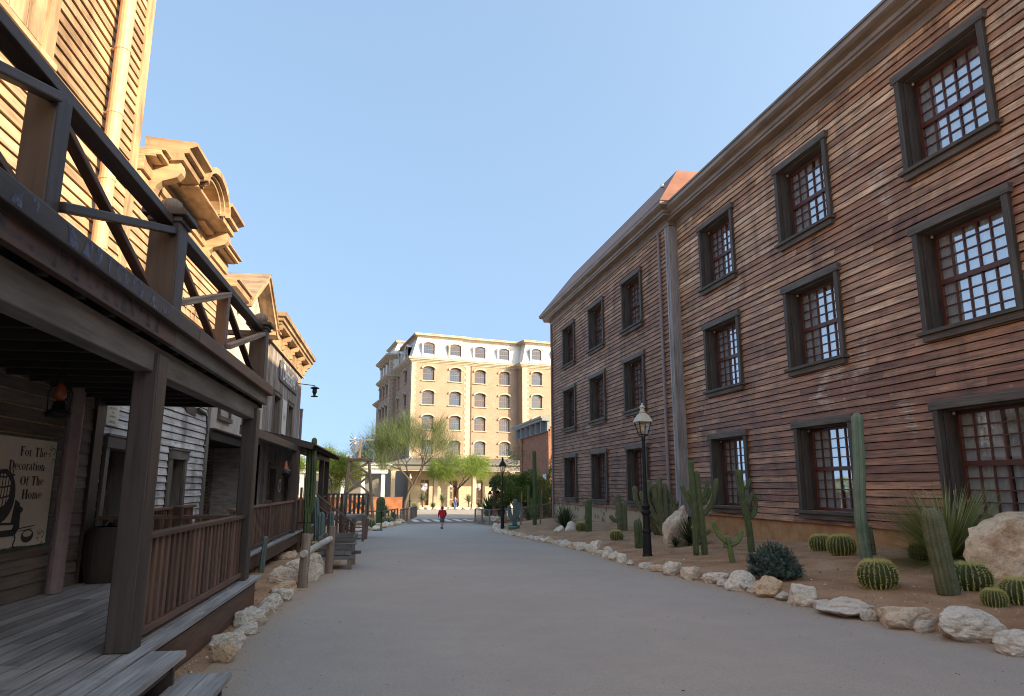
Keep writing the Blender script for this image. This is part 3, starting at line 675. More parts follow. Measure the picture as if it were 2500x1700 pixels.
# ===== building 1 : tall honey boards, dark lower wall under the balcony =====
B1 = Lthing('tall_timber_house', 'tall sunlit honey-coloured clapboard house at the left edge with a tan downpipe', 'building', WP, 10.0, 0)
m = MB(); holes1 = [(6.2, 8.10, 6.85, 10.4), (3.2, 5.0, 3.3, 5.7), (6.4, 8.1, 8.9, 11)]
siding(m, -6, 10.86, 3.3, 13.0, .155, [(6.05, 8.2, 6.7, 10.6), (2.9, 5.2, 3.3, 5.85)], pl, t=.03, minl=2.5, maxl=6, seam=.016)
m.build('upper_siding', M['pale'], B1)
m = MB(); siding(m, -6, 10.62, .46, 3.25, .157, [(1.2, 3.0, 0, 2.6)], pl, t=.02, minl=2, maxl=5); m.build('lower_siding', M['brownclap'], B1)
m = MB(); m.box(-12, WP-.8, -6, 10.98, 0, 13.2); holed(m, -6, 10.98, 0, 13.2, [(6.2, 8.05, 6.85, 10.4), (3.1, 5.0, 3.3, 5.7)], lambda u, z, o: (WP-.012+o, u, z), .79); m.box(-12, WP, 10.95, 11.0, 0, 13.2); m.build('wall', M['paletrim'], B1)
m = MB(); m.box(WP+.01, WP+.06, 10.80, 11.03, 3.3, 13.2); m.box(WP-.3, WP+.055, 11.0, 11.05, 3.3, 13.2); m.build('corner_board', M['paletrim'], B1, bevel=.006)
m = MB(); m.box(WP+.01, WP+.06, 10.62, 10.90, .46, 3.2); m.box(WP-.1, WP+.055, 10.87, 10.93, .46, 3.2); m.build('corner_board', M['post'], B1, bevel=.006)
m = MB(); m.box(WP+.012, WP+.07, 6.0, 6.2, 6.65, 10.6); m.box(WP+.012, WP+.07, 8.02, 8.22, 6.65, 10.6); m.box(WP+.012, WP+.10, 5.95, 8.26, 6.60, 6.68); m.box(WP-.1, WP+.03, 6.2, 8.02, 6.70, 10.6)
for k in range(5): m.box(WP+.031, WP+.045, 6.25+k*.35, 6.58+k*.35, 6.75, 10.5)
m.build('window_shutter', M['paletrim'], B1, bevel=.005)
m = MB(); m.box(WP+.012, WP+.07, 2.9, 3.1, 3.3, 5.6); m.box(WP+.012, WP+.07, 5.0, 5.2, 3.3, 5.6); m.box(WP+.012, WP+.12, 2.85, 5.25, 5.6, 5.72); m.box(WP-.3, WP-.2, 3.1, 5.0, 3.3, 5.6); m.build('door', M['paletrim'], B1, bevel=.005)
m = MB(); m.tube([(WP+.17, 9.76, 3.3), (WP+.17, 9.76, 13.2)], .10, 16)
for z in (3.9, 4.9, 5.9, 6.9, 7.9, 8.9, 10): m.tube([(WP+.17, 9.76, z), (WP+.17, 9.76, z+.05)], .108, 16); m.box(WP, WP+.1, 9.74, 9.78, z, z+.03)
m.build('downpipe', M['palepipe'], B1, smooth=False)
m = MB(); m.tube([(WP+.15, 9.72, .46), (WP+.15, 9.72, 3.1)], .095, 16); m.tube([(WP+.15, 9.72, 1.02), (WP+.15, 9.72, 1.05)], .102, 16); m.build('downpipe', M['pipe'], B1)
# armchair sign
sg = Lthing('shop_sign', 'cream board with an armchair drawing, reading For The Decoration Of The Home', 'sign', WP+.06, 8.6, 1.07)
m = MB(); m.box(WP+.03, WP+.06, 7.3, 9.56, 1.05, 2.30); m.build('board', M['signcream'], sg)
m = MB()
for a in ((7.3, 9.56, 1.05, 1.065), (7.3, 9.56, 2.285, 2.30), (9.545, 9.56, 1.065, 2.285), (7.3, 7.315, 1.065, 2.285)): m.box(WP+.0605, WP+.064, *a)
def curl(mb, s, z, sx, sz, L=WP+.063):
    for (cx, cz, r, a0, a1) in ((0, 0, .055, 0, 300), (.10, .05, .04, 120, 420), (-.02, -.13, .045, -60, 240), (.11, -.05, .03, 0, 270)):
        P = []
        for i in range(15):
            t = radians(a0+(a1-a0)*i/14); rr = r*(1-.45*i/14); P.append((s+sx*(cx+rr*cos(t)), z+sz*(cz+rr*sin(t))))
        for i in range(14):
            d = Vector((P[i+1][0]-P[i][0], P[i+1][1]-P[i][1])); n = Vector((-d.y, d.x)).normalized()*.006
            mb.poly([(L, P[i][0]+n.x, P[i][1]+n.y), (L, P[i+1][0]+n.x, P[i+1][1]+n.y), (L, P[i+1][0]-n.x, P[i+1][1]-n.y), (L, P[i][0]-n.x, P[i][1]-n.y)])
curl(m, 9.48, 2.16, -.9, .9); curl(m, 9.44, 1.17, -.9, .9); m.build('border', M['signgreen'], sg)
m = MB(); Ls = WP+.0625
for wd, z, u1 in (('For The', 2.085, 9.31), ('Decoration', 1.925, 9.30), ('Of The', 1.755, 9.31), ('Home', 1.60, 9.31)):
    w = {'For The': .61, 'Decoration': .80, 'Of The': .53, 'Home': .46}[wd]
    write(m, wd, .105, w, lambda u, v, e, z=z, u0=u1-w: (Ls+e, u0+u, z+v))
m.build('lettering', M['ink'], sg)
# armchair and bowl drawing
m = MB(); w_ = MB()
def blob(mb, pts, L=Ls): mb.poly([(L, a-.17, b-.02) for a, b in pts])
def ov(s, z, rs, rz, n=24, a0=0, a1=360): return [(s+rs*cos(radians(a0+(a1-a0)*i/n)), z+rz*sin(radians(a0+(a1-a0)*i/n))) for i in range(n)]
def line(mb, P, w, L=Ls+.0008):
    for i in range(len(P)-1):
        d = Vector((P[i+1][0]-P[i][0], P[i+1][1]-P[i][1])); n = Vector((-d.y, d.x)).normalized()*w/2
        mb.poly([(L, P[i][0]+n.x-.17, P[i][1]+n.y-.02), (L, P[i+1][0]+n.x-.17, P[i+1][1]+n.y-.02), (L, P[i+1][0]-n.x-.17, P[i+1][1]-n.y-.02), (L, P[i][0]-n.x-.17, P[i][1]-n.y-.02)])
blob(m, ov(8.60, 1.66, .28, .29)); blob(w_, ov(8.58, 1.72, .19, .18), Ls+.0006)
for k in range(6): line(m, [(8.42+k*.07, 1.5), (8.48+k*.055, 1.72), (8.45+k*.065, 1.95)], .02, Ls+.0012)
for k in range(4): line(m, [(8.40, 1.56+k*.11), (8.60, 1.53+k*.11), (8.82, 1.56+k*.11)], .018, Ls+.0014)
blob(m, [(8.85, 1.30), (8.90, 1.62), (9.0, 1.58), (9.04, 1.50), (9.06, 1.30), (8.98, 1.22)]); blob(m, ov(9.0, 1.50, .09, .04))
blob(m, [(8.2, 1.22), (8.95, 1.22), (9.0, 1.36), (8.2, 1.40)]); blob(w_, [(8.25, 1.29), (8.9, 1.29), (8.93, 1.34), (8.25, 1.36)], Ls+.0006)
line(m, [(8.97, 1.24), (9.0, 1.18), (8.96, 1.12), (8.99, 1.09)], .03); line(m, [(8.35, 1.24), (8.33, 1.14), (8.36, 1.09)], .03)
blob(m, ov(9.26, 1.20, .14, .075)); blob(w_, ov(9.26, 1.225, .10, .035), Ls+.0006)
line(m, [(9.0, 1.29), (9.4, 1.31)], .012); line(m, [(9.05, 1.265), (9.35, 1.275)], .008)
for k in range(7): line(m, [(8.5+.08*k, 1.085+.006*(k % 3)), (8.72+.09*k, 1.09+.006*(k % 2))], .006)
m.build('drawing', M['ink'], sg); w_.build('drawing_highlight', M['signcream'], sg)
# hanging oil lamp
lp = Lthing('hanging_oil_lamp', 'oil lamp with orange glass hanging dark under the balcony ceiling beside the armchair board', 'lamp', -3.3, 7.45, 2.42)
m = MB(); m.lathe((-3.3, 7.45, 2.40), [(.02, 0), (.10, .01), (.12, .05), (.06, .09), (.05, .16), (.03, .17)], 14); m.tube([(-3.3+.10*cos(t/4), 7.45+.10*sin(t/4), 2.47+.0*t) for t in range(0, 26)], .006, 5)
for a in (0, pi): m.tube([(-3.3+.1*cos(a), 7.45+.1*sin(a), 2.47), (-3.3+.11*cos(a), 7.45+.11*sin(a), 2.65), (-3.3, 7.45, 2.86)], .006, 5)
m.tube([(-3.3, 7.45, 2.84), (-3.3, 7.45, 2.95)], .008, 5); m.build('body', M['black'], lp, smooth=True)
M['orangeglass'] = plain('orange_lamp_glass', (.30, .075, .03), .25)
m = MB(); m.lathe((-3.3, 7.45, 2.57), [(.025, 0), (.055, .05), (.05, .12), (.025, .18)], 12); m.build('chimney', M['orangeglass'], lp, smooth=True)

# ===== building 2 : silver clapboards below, honey boards and a bracketed cornice above =====
B2 = Lthing('corniced_shop', 'timber shop front with a large bracketed cornice and arched crest, weathered grey boards below', 'building', WP, 14, 0)
m = MB(); siding(m, 10.95, 16.6, .46, 4.0, .135, [(11.0, 12.75, .4, 2.50), (14.05, 15.25, .4, 2.42)], pl, t=.03, minl=1.6, maxl=4, seam=.014); m.build('lower_siding', M['grayclap'], B2)
m = MB(); siding(m, 11.0, 16.6, 4.0, 6.7, .155, [], pl, t=.03, seam=.014, minl=2.5, maxl=6); m.build('upper_siding', M['pale'], B2)
m = MB(); m.box(-11, WP-.8, 11.02, 16.7, 0, 6.95); holed(m, 11.02, 16.7, 0, 6.98, [(11.15, 12.6, .46, 2.40), (14.2, 15.1, .46, 2.30)], lambda u, z, o: (WP-.012+o, u, z), .79); m.box(-11, WP, 16.68, 16.72, 0, 7.0); m.build('wall', M['dark'], B2)
m = MB(); m.box(WP+.01, WP+.05, 16.5, 16.72, .46, 6.5); m.build('corner_board', M['graybeam'], B2, bevel=.005)
recess(B2, 11.2, 12.55, .95, 2.30, .5, None, 'window', glassmat='blueglass', casmat=M['graybeam'])
recess(B2, 14.25, 15.05, .50, 2.25, .5, None, 'doorway', casmat=M['graybeam'], door=True)
m = MB()                                                      # frieze with sunk lines, lower cornices, hood, crest
m.box(WP+.012, WP+.10, 11.05, 16.75, 6.42, 6.66); m.box(WP+.012, WP+.14, 11.05, 16.78, 6.69, 6.93)
for a, b in ((11.06, 11.45), (14.95, 16.75)):
    m.box(WP+.01, WP+.38, a, b, 6.96, 7.04)
m.box(WP+.01, WP+.44, 11.06, 11.46, 7.04, 7.07); m.box(WP+.01, WP+.44, 14.95, 16.82, 7.04, 7.07); m.box(WP, WP+.3, 11.06, 11.4, 6.93, 6.96); m.box(WP, WP+.3, 14.97, 16.7, 6.93, 6.96)
m.box(WP+.101, WP+.125, 11.6, 13.1, 6.48, 6.58); m.box(WP+.101, WP+.125, 13.4, 14.6, 6.48, 6.58); m.box(WP+.101, WP+.125, 15.2, 16.4, 6.48, 6.60)
m.build('frieze', M['paletrim'], B2, bevel=.004)
m = MB(); hp = [(.02, 6.93), (.30, 6.95), (.32, 7.02), (.62, 7.04), (.62, 7.16), (.70, 7.17), (.70, 7.25), (.82, 7.30), (.82, 7.36), (0, 7.42)]
m.sweep([(WP, 11.38), (WP, 12.35)], [(-o, z) for o, z in hp]); m.sweep([(WP, 13.95), (WP, 15.08)], [(-o, z) for o, z in hp])
# arched crest in the middle of the hood
cx = 13.15; R0 = .80
for (o0, o1, ra, rb) in ((0, .70, .70, .80), (.70, .78, .78, .86), (0, .64, .60, .70)):
    P = [(cx-R0*1.0*cos(radians(a)), sin(radians(a))) for a in range(0, 181, 12)]
    for i in range(len(P)-1):
        c0, s0_, c1, s1_ = cos(radians(180-i*12)), sin(radians(i*12)), cos(radians(180-(i+1)*12)), sin(radians((i+1)*12))
        q = [(cx+ra*c0, 7.04+ra*.62*s0_), (cx+rb*c0, 7.10+rb*.62*s0_), (cx+rb*c1, 7.10+rb*.62*s1_), (cx+ra*c1, 7.04+ra*.62*s1_)]
        A = [(WP+o1, y, z) for y, z in q]; Bq = [(WP+o0, y, z) for y, z in q]
        m.quad(*A); m.quad(A[0], A[3], Bq[3], Bq[0]); m.quad(A[1], A[2], Bq[2], Bq[1])
m.poly([(WP+.3, cx+.7*cos(radians(a)), 7.04+.7*.62*sin(radians(a))) for a in range(0, 181, 12)])
m.box(WP, WP+.60, 12.35, 13.95, 7.0, 7.05)
m.build('cornice', M['paletrim'], B2)
for s in (11.55, 14.85):
    m = MB(); prof = [(.02, 6.42), (.16, 6.40), (.19, 6.50), (.22, 6.60), (.30, 6.68), (.42, 6.72), (.52, 6.76), (.585, 6.84), (.59, 6.93), (.56, 7.03), (.02, 7.03)]
    for side in (s-.10, s+.10): m.poly([(WP+o, side, z) for o, z in prof])
    for i in range(len(prof)): a, b = prof[i], prof[(i+1) % len(prof)]; m.quad((WP+a[0], s-.10, a[1]), (WP+b[0], s-.10, b[1]), (WP+b[0], s+.10, b[1]), (WP+a[0], s+.10, a[1]))
    m.build('bracket', M['paletrim'], B2)
M['washed'] = plain('washed_out_wall_lettering', (.40, .35, .28), .9)
m = MB()                                                       # faded painted lettering and figure on the boards
for k in range(5): m.poly([(WP+.034, 12.0+.05*k, 5.75-.22*k*.3), (WP+.034, 12.5+.06*k, 5.9-.12*k), (WP+.034, 12.52+.06*k, 5.86-.12*k), (WP+.034, 12.02+.05*k, 5.71-.066*k)])
for k in range(6): m.box(WP+.033, WP+.035, 13.3+k*.32, 13.33+k*.32, 5.1, 5.45); m.box(WP+.033, WP+.035, 13.33+k*.32, 13.48+k*.32, 5.38, 5.43)
m.build('faded_lettering', M['washed'], B2)
cs = Lthing('ammunition_sign', 'narrow cream notice reading Cartridges, high on the grey boards behind the porch', 'sign', WP+.05, 11.2, 2.63)
m = MB(); m.box(WP+.03, WP+.05, 10.96, 11.42, 2.63, 3.18); m.build('board', M['signcream'], cs)
for tx, sz, z in (('Cartridges', .085, 3.02), ('Rifle, Pistol', .055, 2.93), ('and Gun Cart', .055, 2.87), ('Brass', .05, 2.81), ('and Revolvers', .05, 2.75), ('ARMS CO.', .055, 2.66)):
    fonttext(tx, sz, M['ink'], cs, LM(WP+.053, 11.19, z), sx=.85)
m = MB(); m.beam((WP+.06, 15.6, 3.35), (WP+.06, 16.2, 3.30), .05, .05); m.tube([(WP+.1, 16.1, 3.3), (WP+.15, 16.12, 2.9), (WP+.1, 16.1, 2.55)], .012, 6); m.build('hook_and_chain', M['black'], B2)
m = MB(); m.poly([(WP+.04, 14.6, 3.42), (WP+.04, 15.6, 3.36), (WP+.04, 15.55, 3.18), (WP+.04, 14.9, 3.22)]); m.build('old_poster', M['casing'], B2)

# ===== building 3 : plastered gable over a recessed ground floor =====
B3 = Lthing('gabled_shop', 'pale plastered shop with a bracketed gable, its ground floor recessed in shadow', 'building', WP, 19.8, 0)
M['plaster'] = rough_mat('stained_pink_plaster', [(.36, .31, .29), (.50, .45, .42), (.60, .56, .53)], 1.6, .9, .4)
m = MB(); holed(m, 16.73, 23.05, 3.02, 6.42, [(17.55, 18.6, 3.45, 4.6), (20.2, 21.2, 3.45, 4.6)], lambda u, z, o: (WP+.005+o, u, z), .4); m.poly([(WP+.005, 18.5, 6.42), (WP+.005, 22.5, 6.42), (WP+.005, 20.5, 7.55)]); m.build('upper_wall', M['plaster'], B3)
m = MB(); m.box(-11, WP-.45, 16.74, 23.04, 3.0, 6.5); m.box(-11, -5.7, 16.74, 23.04, 0, 3.0); m.box(-5.7, WP, 16.74, 23.04, 2.9, 3.0); m.build('wall', M['dark'], B3)
m = MB()
siding(m, 16.74, 23.0, .46, 2.9, .10, [(17.2, 18.1, .4, 2.5), (19.1, 20.0, .4, 2.4)], lambda u, z, o: (-5.6+o, u, z), t=.015); m.build('lower_siding', M['brownclap'], B3)
m = MB(); m.box(-5.58, -5.5, 17.1, 17.2, .46, 2.5); m.box(-5.58, -5.5, 18.1, 18.2, .46, 2.5); m.box(-5.58, -5.5, 17.1, 18.2, 2.5, 2.62); m.box(-5.6, -5.55, 17.2, 18.1, .46, 2.5); m.box(-5.6, -5.55, 19.15, 19.95, .46, 2.35); m.build('doorway', M['casing'], B3)
m = MB(); m.box(WP-.02, WP+.10, 16.7, 21.5, 2.78, 3.0); m.box(WP-.02, WP+.16, 16.7, 21.5, 3.0, 3.03); m.build('lower_fascia', M['under'], B3)
m = MB(); m.box(WP, WP+.165, 16.7, 21.5, 3.032, 3.045); m.build('fascia_edge', M['paletrim'], B3)
m = MB()
for a in (17.55, 20.2): 
    m.box(WP+.01, WP+.06, a-.1, a, 3.38, 4.7); m.box(WP+.01, WP+.06, a+1.0, a+1.1, 3.38, 4.7); m.box(WP+.01, WP+.09, a-.14, a+1.14, 3.3, 3.4); m.box(WP+.01, WP+.07, a-.1, a+1.1, 4.6, 4.72); m.box(WP-.3, WP-.25, a, a+1.0, 3.4, 4.6)
m.build('window', M['casing'], B3)
m = MB(); gp = [(.0, 0), (.36, .03), (.36, .16), (.42, .20), (.42, .24), (0, .28)]
m.box(WP, WP+.36, 16.78, 18.5, 6.42, 6.58); m.box(WP, WP+.42, 16.78, 18.5, 6.58, 6.64); m.box(WP, WP+.36, 22.3, 23.1, 6.42, 6.58); m.box(WP, WP+.42, 22.3, 23.1, 6.58, 6.64)
for (a, b) in (((18.35, 6.42), (20.5, 7.70)), ((20.5, 7.70), (22.65, 6.42))):
    m.beam((WP+.20, a[0], a[1]), (WP+.20, b[0], b[1]), .40, .16, (0, 0, 1)); m.beam((WP+.22, a[0], a[1]+.11), (WP+.22, b[0], b[1]+.11), .46, .05, (0, 0, 1))
m.build('gable_trim', M['paletrim'], B3)
m = MB(); m.quad((WP+.45, 18.3, 6.55), (WP+.45, 20.5, 7.86), (-8.5, 20.5, 7.86), (-8.5, 18.3, 6.55)); m.quad((WP+.45, 22.7, 6.55), (WP+.45, 20.5, 7.86), (-8.5, 20.5, 7.86), (-8.5, 22.7, 6.55)); m.build('roof', M['pale'], B3)
for a in (18.9, 22.1):
    m = MB(); prof = [(.02, 6.30), (.10, 6.30), (.14, 6.42), (.30, 6.48), (.34, 6.60), (.02, 6.75)]
    for sd in (a-.07, a+.07): m.poly([(WP+o, sd, z) for o, z in prof])
    for i in range(len(prof)): p, q = prof[i], prof[(i+1) % len(prof)]; m.quad((WP+p[0], a-.07, p[1]), (WP+q[0], a-.07, q[1]), (WP+q[0], a+.07, q[1]), (WP+p[0], a+.07, p[1]))
    m.build('bracket', M['paletrim'], B3)

# ===== building 4 : board and batten with a big bracketed eave =====
B4 = Lthing('batten_shop', 'tall board-and-batten shop with a deep bracketed eave, farthest of the left-hand row', 'building', WP, 27, 0)
s0, s1 = 23.05, 31.5
wh = [(24.75, 26.0, 3.45, 4.85), (27.95, 29.1, 3.45, 4.85), (24.75, 26.0, .6, 2.35), (27.95, 29.1, .6, 2.35)]
m = MB(); holed(m, s0, s1, .2, 6.55, wh, lambda u, z, o: (WP+o, u, z), .3); m.box(-11, WP, s1-.02, s1, -.6, 6.9); m.box(-11, WP-.31, s0, s1-.03, -.6, 6.9); m.build('wall', M['batten'], B4)
m = MB(); u = s0+.05
while u < s1-.04:
    w = random.uniform(.045, .06); segs = [(.2, 6.5)]
    for a, b, c, d in wh:
        if a-.12 < u < b+.12:
            segs = [x for p, q in segs for x in ((p, min(q, c-.12)), (max(p, d+.2), q)) if x[1]-x[0] > .1]
    for p, q in segs: m.box(WP+.002, WP+.035, u, u+w, p, q)
    m.box(WP+.001, WP+.006, u+w+.01, min(s1, u+.19), .2, 6.5) if not any(a-.2 < u < b for a, b, c, d in wh) else None
    u += .20
m.build('battens', M['batten'], B4)
for a, b, c, d in wh: recess(B4, a+.02, b-.02, c+.02, d-.02, .22, None, 'window', cas=.10, casmat=M['graybeam'], head=.13)
m = MB(); m.box(WP+.04, WP+.09, s0, s1+.02, 6.42, 6.98); m.box(WP+.09, WP+.12, s0, s1+.02, 6.40, 6.46); m.build('frieze', M['pale'], B4)
m = MB(); dp = [(0, 6.98), (.34, 7.0), (.36, 7.08), (.42, 7.10), (.42, 7.2), (.50, 7.24), (.52, 7.36), (0, 7.46)]
m.sweep([(WP-3, s0+.55), (WP+.02, s0+.55), (WP+.02, s1-.1), (WP-3, s1-.1)], [(-o, z) for o, z in dp]); m.build('cornice', M['paletrim'], B4)
for k in range(5):
    a = s0+.35+k*(s1-s0-.7)/4; m = MB(); prof = [(.10, 6.50), (.16, 6.52), (.18, 6.66), (.26, 6.70), (.26, 6.78), (.36, 6.82), (.40, 6.90), (.40, 6.98), (.10, 6.98)]
    for sd in (a-.08, a+.08): m.poly([(WP+o, sd, z) for o, z in prof])
    for i in range(len(prof)): p, q = prof[i], prof[(i+1) % len(prof)]; m.quad((WP+p[0], a-.08, p[1]), (WP+q[0], a-.08, q[1]), (WP+q[0], a+.08, q[1]), (WP+p[0], a+.08, p[1]))
    m.build('bracket', M['paletrim'], B4)
m = MB(); m.tube([(WP+.1, s1-.15, .3), (WP+.1, s1-.15, 5.0)], .06, 10); m.tube([(WP+.1, s1-.15, 4.95), (WP+.1, s1-.15, 5.05)], .075, 10); m.build('downpipe', M['pipe'], B4)
ds = Lthing('detective_sign', 'long slate-grey board lettered Detective in white, across the batten shop', 'sign', WP+.07, 27.5, 5.5)
m = MB(); m.poly([(WP+.075, y, z) for y, z in ((25.35, 5.52), (25.2, 5.8), (25.35, 6.12), (25.7, 6.2), (29.6, 6.2), (29.95, 6.1), (30.05, 5.8), (29.95, 5.52), (29.6, 5.45), (25.7, 5.45))]); m.box(WP+.035, WP+.07, 25.4, 29.9, 5.48, 6.17); m.build('board', M['signgray'], ds)
fonttext('Detective', .80, M['signwhite'], ds, LM(WP+.082, 27.6, 5.58), bold=.02, shear=.1, sx=1.0)
m = MB()
for sgn, c in ((1, 25.75), (-1, 29.55)):
    for a in (-60, -30, 0, 30, 60): p = Vector((-sgn*cos(radians(a)), sin(radians(a)))); n = Vector((-p.y, p.x))*.035; q = [Vector((c, 5.82))+p*.04, Vector((c, 5.82))+p*.15+n, Vector((c, 5.82))+p*.27, Vector((c, 5.82))+p*.15-n]; m.poly([(WP+.08, v.x, v.y) for v in q])
m.build('leaf_ornament', M['signwhite'], ds)
ps = Lthing('hanging_poster', 'tall white poster with a round grey emblem between the two upper batten-shop windows', 'sign', WP+.07, 27.2, 3.65)
m = MB(); m.box(WP+.05, WP+.07, 26.55, 27.45, 3.62, 4.90); m.build('board', M['signwhite'], ps)
m = MB(); m.poly([(WP+.073, a, b) for a, b in ov(27.0, 4.25, .22, .14)]); m.build('emblem_ring', M['signgray'], ps)
m = MB(); m.poly([(WP+.075, a, b) for a, b in ov(27.0, 4.25, .19, .115)]); m.poly([(WP+.075, a, b) for a, b in ov(27.0, 4.55, .16, .015)]); m.poly([(WP+.075, a, b) for a, b in ov(27.0, 3.95, .12, .012)])
e1 = m.build('emblem_field', M['signwhite'], ps); m = MB(); m.poly([(WP+.077, a, b) for a, b in [(26.88, 4.24), (26.95, 4.30), (27.05, 4.31), (27.12, 4.25), (27.04, 4.25), (27.03, 4.18), (26.98, 4.18), (26.97, 4.25)]]); m.build('emblem', M['signgray'], ps)
m = MB(); m.beam((WP, 30.0, 5.98), (-3.52, 30.3, 5.94), .03, .03); m.lathe((-3.52, 30.3, 5.46), [(.02, .45), (.16, .40), (.20, .36), (.09, .33), (.10, .20), (.06, .12), (.05, .05), (.15, .03), (.15, 0)], 12); bl = Lthing('bracket_lantern', 'black lantern on an iron arm at the top corner of the batten shop', 'lamp', WP, 29.6, 5.95); m.build('lantern', M['black'], bl)
# ===== balcony porch nearest the camera =====
P1 = Lthing('balcony_porch', 'dark timber porch with a cross-braced balcony above, nearest the camera on the left', 'porch', -3.1, 7, 0)
m = MB(); l = WP+.01
while l < -1.93:
    w = .155 if l < -2.2 else .17
    s = -4 - random.random()*2
    while s < 11.2:
        e = min(11.22, s+random.uniform(2.5, 4.5)); 
        if 11.22-e < .6: e = 11.22
        dz = random.uniform(-.002, .002); m.box(l+.009, min(l+w-.009, -1.90), s+.002, e-.002, .415, .45+dz); s = e
    l += w
m.build('deck', M['deck'], P1)
m = MB(); m.box(-4.22, -1.97, -4, 11.1, .36, .395); m.build('deck_gap_shade', M['dark'], P1)  # added near-black sheet under the planks, deepening the shade in the gaps
m = MB(); m.box(-2.02, -1.98, -4, 11.1, .05, .41); m.box(-4.2, -2.02, 11.04, 11.08, .05, .41); m.build('skirting', M['postred'], P1)
for s in (4.05, 6.22, 10.55):
    if s > 5:
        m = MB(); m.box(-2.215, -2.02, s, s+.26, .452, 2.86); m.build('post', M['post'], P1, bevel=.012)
m = MB(); m.box(-2.22, -2.06, 1.52, 10.9, 2.70, 2.93); m.build('beam', M['graybeam'], P1, bevel=.01)
m = MB(); m.box(-2.02, -1.96, -1, 6.4, 2.95, 3.10); m.build('fascia', M['postred'], P1, bevel=.004)
m = MB(); m.box(-2.02, -1.96, 6.405, 10.95, 2.95, 3.10); m.build('fascia', M['graybeam'], P1, bevel=.004)
m = MB(); m.box(-2.06, -1.90, -1, 6.9, 3.10, 3.24); m.build('ledge', M['post'], P1, bevel=.008)
m = MB(); m.box(-2.06, -1.895, 6.905, 11.05, 3.10, 3.235); m.build('ledge', M['postred'], P1, bevel=.008)
m = MB()
for k in range(22): m.box(-4.2, -2.03, .2+k*.5, .26+k*.5, 2.94, 3.09)
m.box(-4.24, -2.03, 10.86, 10.95, 2.9, 3.2)
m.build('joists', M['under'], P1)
m = MB()
for k in range(90):
    s = -.8+k*.132; 
    if s < 10.9: m.box(-4.23, -2.07, s, s+.128, 3.095, 3.13)
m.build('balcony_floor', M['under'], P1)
def cap_post(s, l=-2.05, parent=P1, z0=3.24, z1=4.06, w=.25, ball=True):
    m = MB(); m.box(l-w/2, l+w/2, s, s+w, z0, z1); o = m.build('upper_post', M['post'], parent, bevel=.01)
    m = MB(); m.box(l-w/2-.06, l+w/2+.06, s-.06, s+w+.06, z1, z1+.05); m.box(l-w/2-.02, l+w/2+.02, s-.02, s+w+.02, z1-.05, z1); m.build('cap', M['post'], o, bevel=.01)
    m = MB(); m.lathe((l, s+w/2, z1+.05), [(.05, 0), (.07, .015), (.095, .05), (.10, .085), (.085, .125), (.05, .15), (.001, .16)], 16); m.build('finial', M['log'], o, smooth=True)
cap_post(6.12); cap_post(10.38, w=.23)
m = MB(); m.box(-2.14, -1.97, 3.98, 4.16, 3.24, 3.98); m.build('upper_post', M['post'], P1, bevel=.012)
m = MB(); m.box(-2.11, -1.99, 8.22, 8.36, 3.24, 3.97); m.build('upper_post', M['postred'], P1, bevel=.01)
for a, b in ((-1, 6.12), (6.37, 10.38)):
    m = MB(); m.box(-2.11, -1.98, a, b, 3.98, 4.055); m.build('handrail', M['post'], P1, bevel=.006)
bays = [(2.0, 3.98), (4.16, 6.12), (6.37, 8.22), (8.36, 10.38)]
for i, (a, b) in enumerate(bays):
    m = MB(); m.beam((-1.985, a, 3.30 if i < 1 else 3.34), (-1.985, b, 3.93), .06, .085, (1, 0, 0)); m.build('brace', M['log'] if i > 1 else M['post'], P1, bevel=.01)
    m = MB(); m.beam((-2.07, a, 3.94), (-2.07, b, 3.28), .05, .075, (1, 0, 0)); m.build('brace', M['postred'], P1, bevel=.008)
m = MB(); m.box(-4.2, -2.15, 10.42, 10.50, 3.92, 3.99); m.beam((-4.2, 10.46, 3.3), (-2.15, 10.46, 3.92), .05, .07); m.beam((-4.2, 10.42, 3.92), (-2.15, 10.42, 3.3), .05, .07); m.box(-4.2, -2.15, 10.42, 10.50, 3.26, 3.32); m.build('end_railing', M['postred'], P1)
# lower balustrade between the two posts
def balustrade(name, parent, l, a, b, zb=.53, zt=1.30, sp=.125, bw=.06, mt='postred', top=None):
    m = MB(); m.box(l-.06, l+.06, a, b, zt, zt+.045); m.box(l-.035, l+.045, a, b, zb-.03, zb+.03)
    n = int((b-a)/sp)
    for k in range(n):
        s = a+.04+k*(b-a-.05)/n; m.box(l-.02, l+.02, s, s+bw, zb+.03, zt)
    return m.build(name, M[mt], parent, bevel=.004)
balustrade('balustrade', P1, -2.12, 6.47, 10.55, sp=.172, bw=.085)
m = MB(); m.box(-4.2, -2.2, 11.08, 11.2, 1.27, 1.32); m.box(-4.2, -2.2, 11.1, 11.16, .5, .56)
for k in range(14): m.box(-4.15+k*.14, -4.09+k*.14, 11.11, 11.15, .56, 1.27)
m.box(-3.2, -3.08, 11.08, 11.2, .45, 1.45); m.build('balustrade', M['postred'], P1)
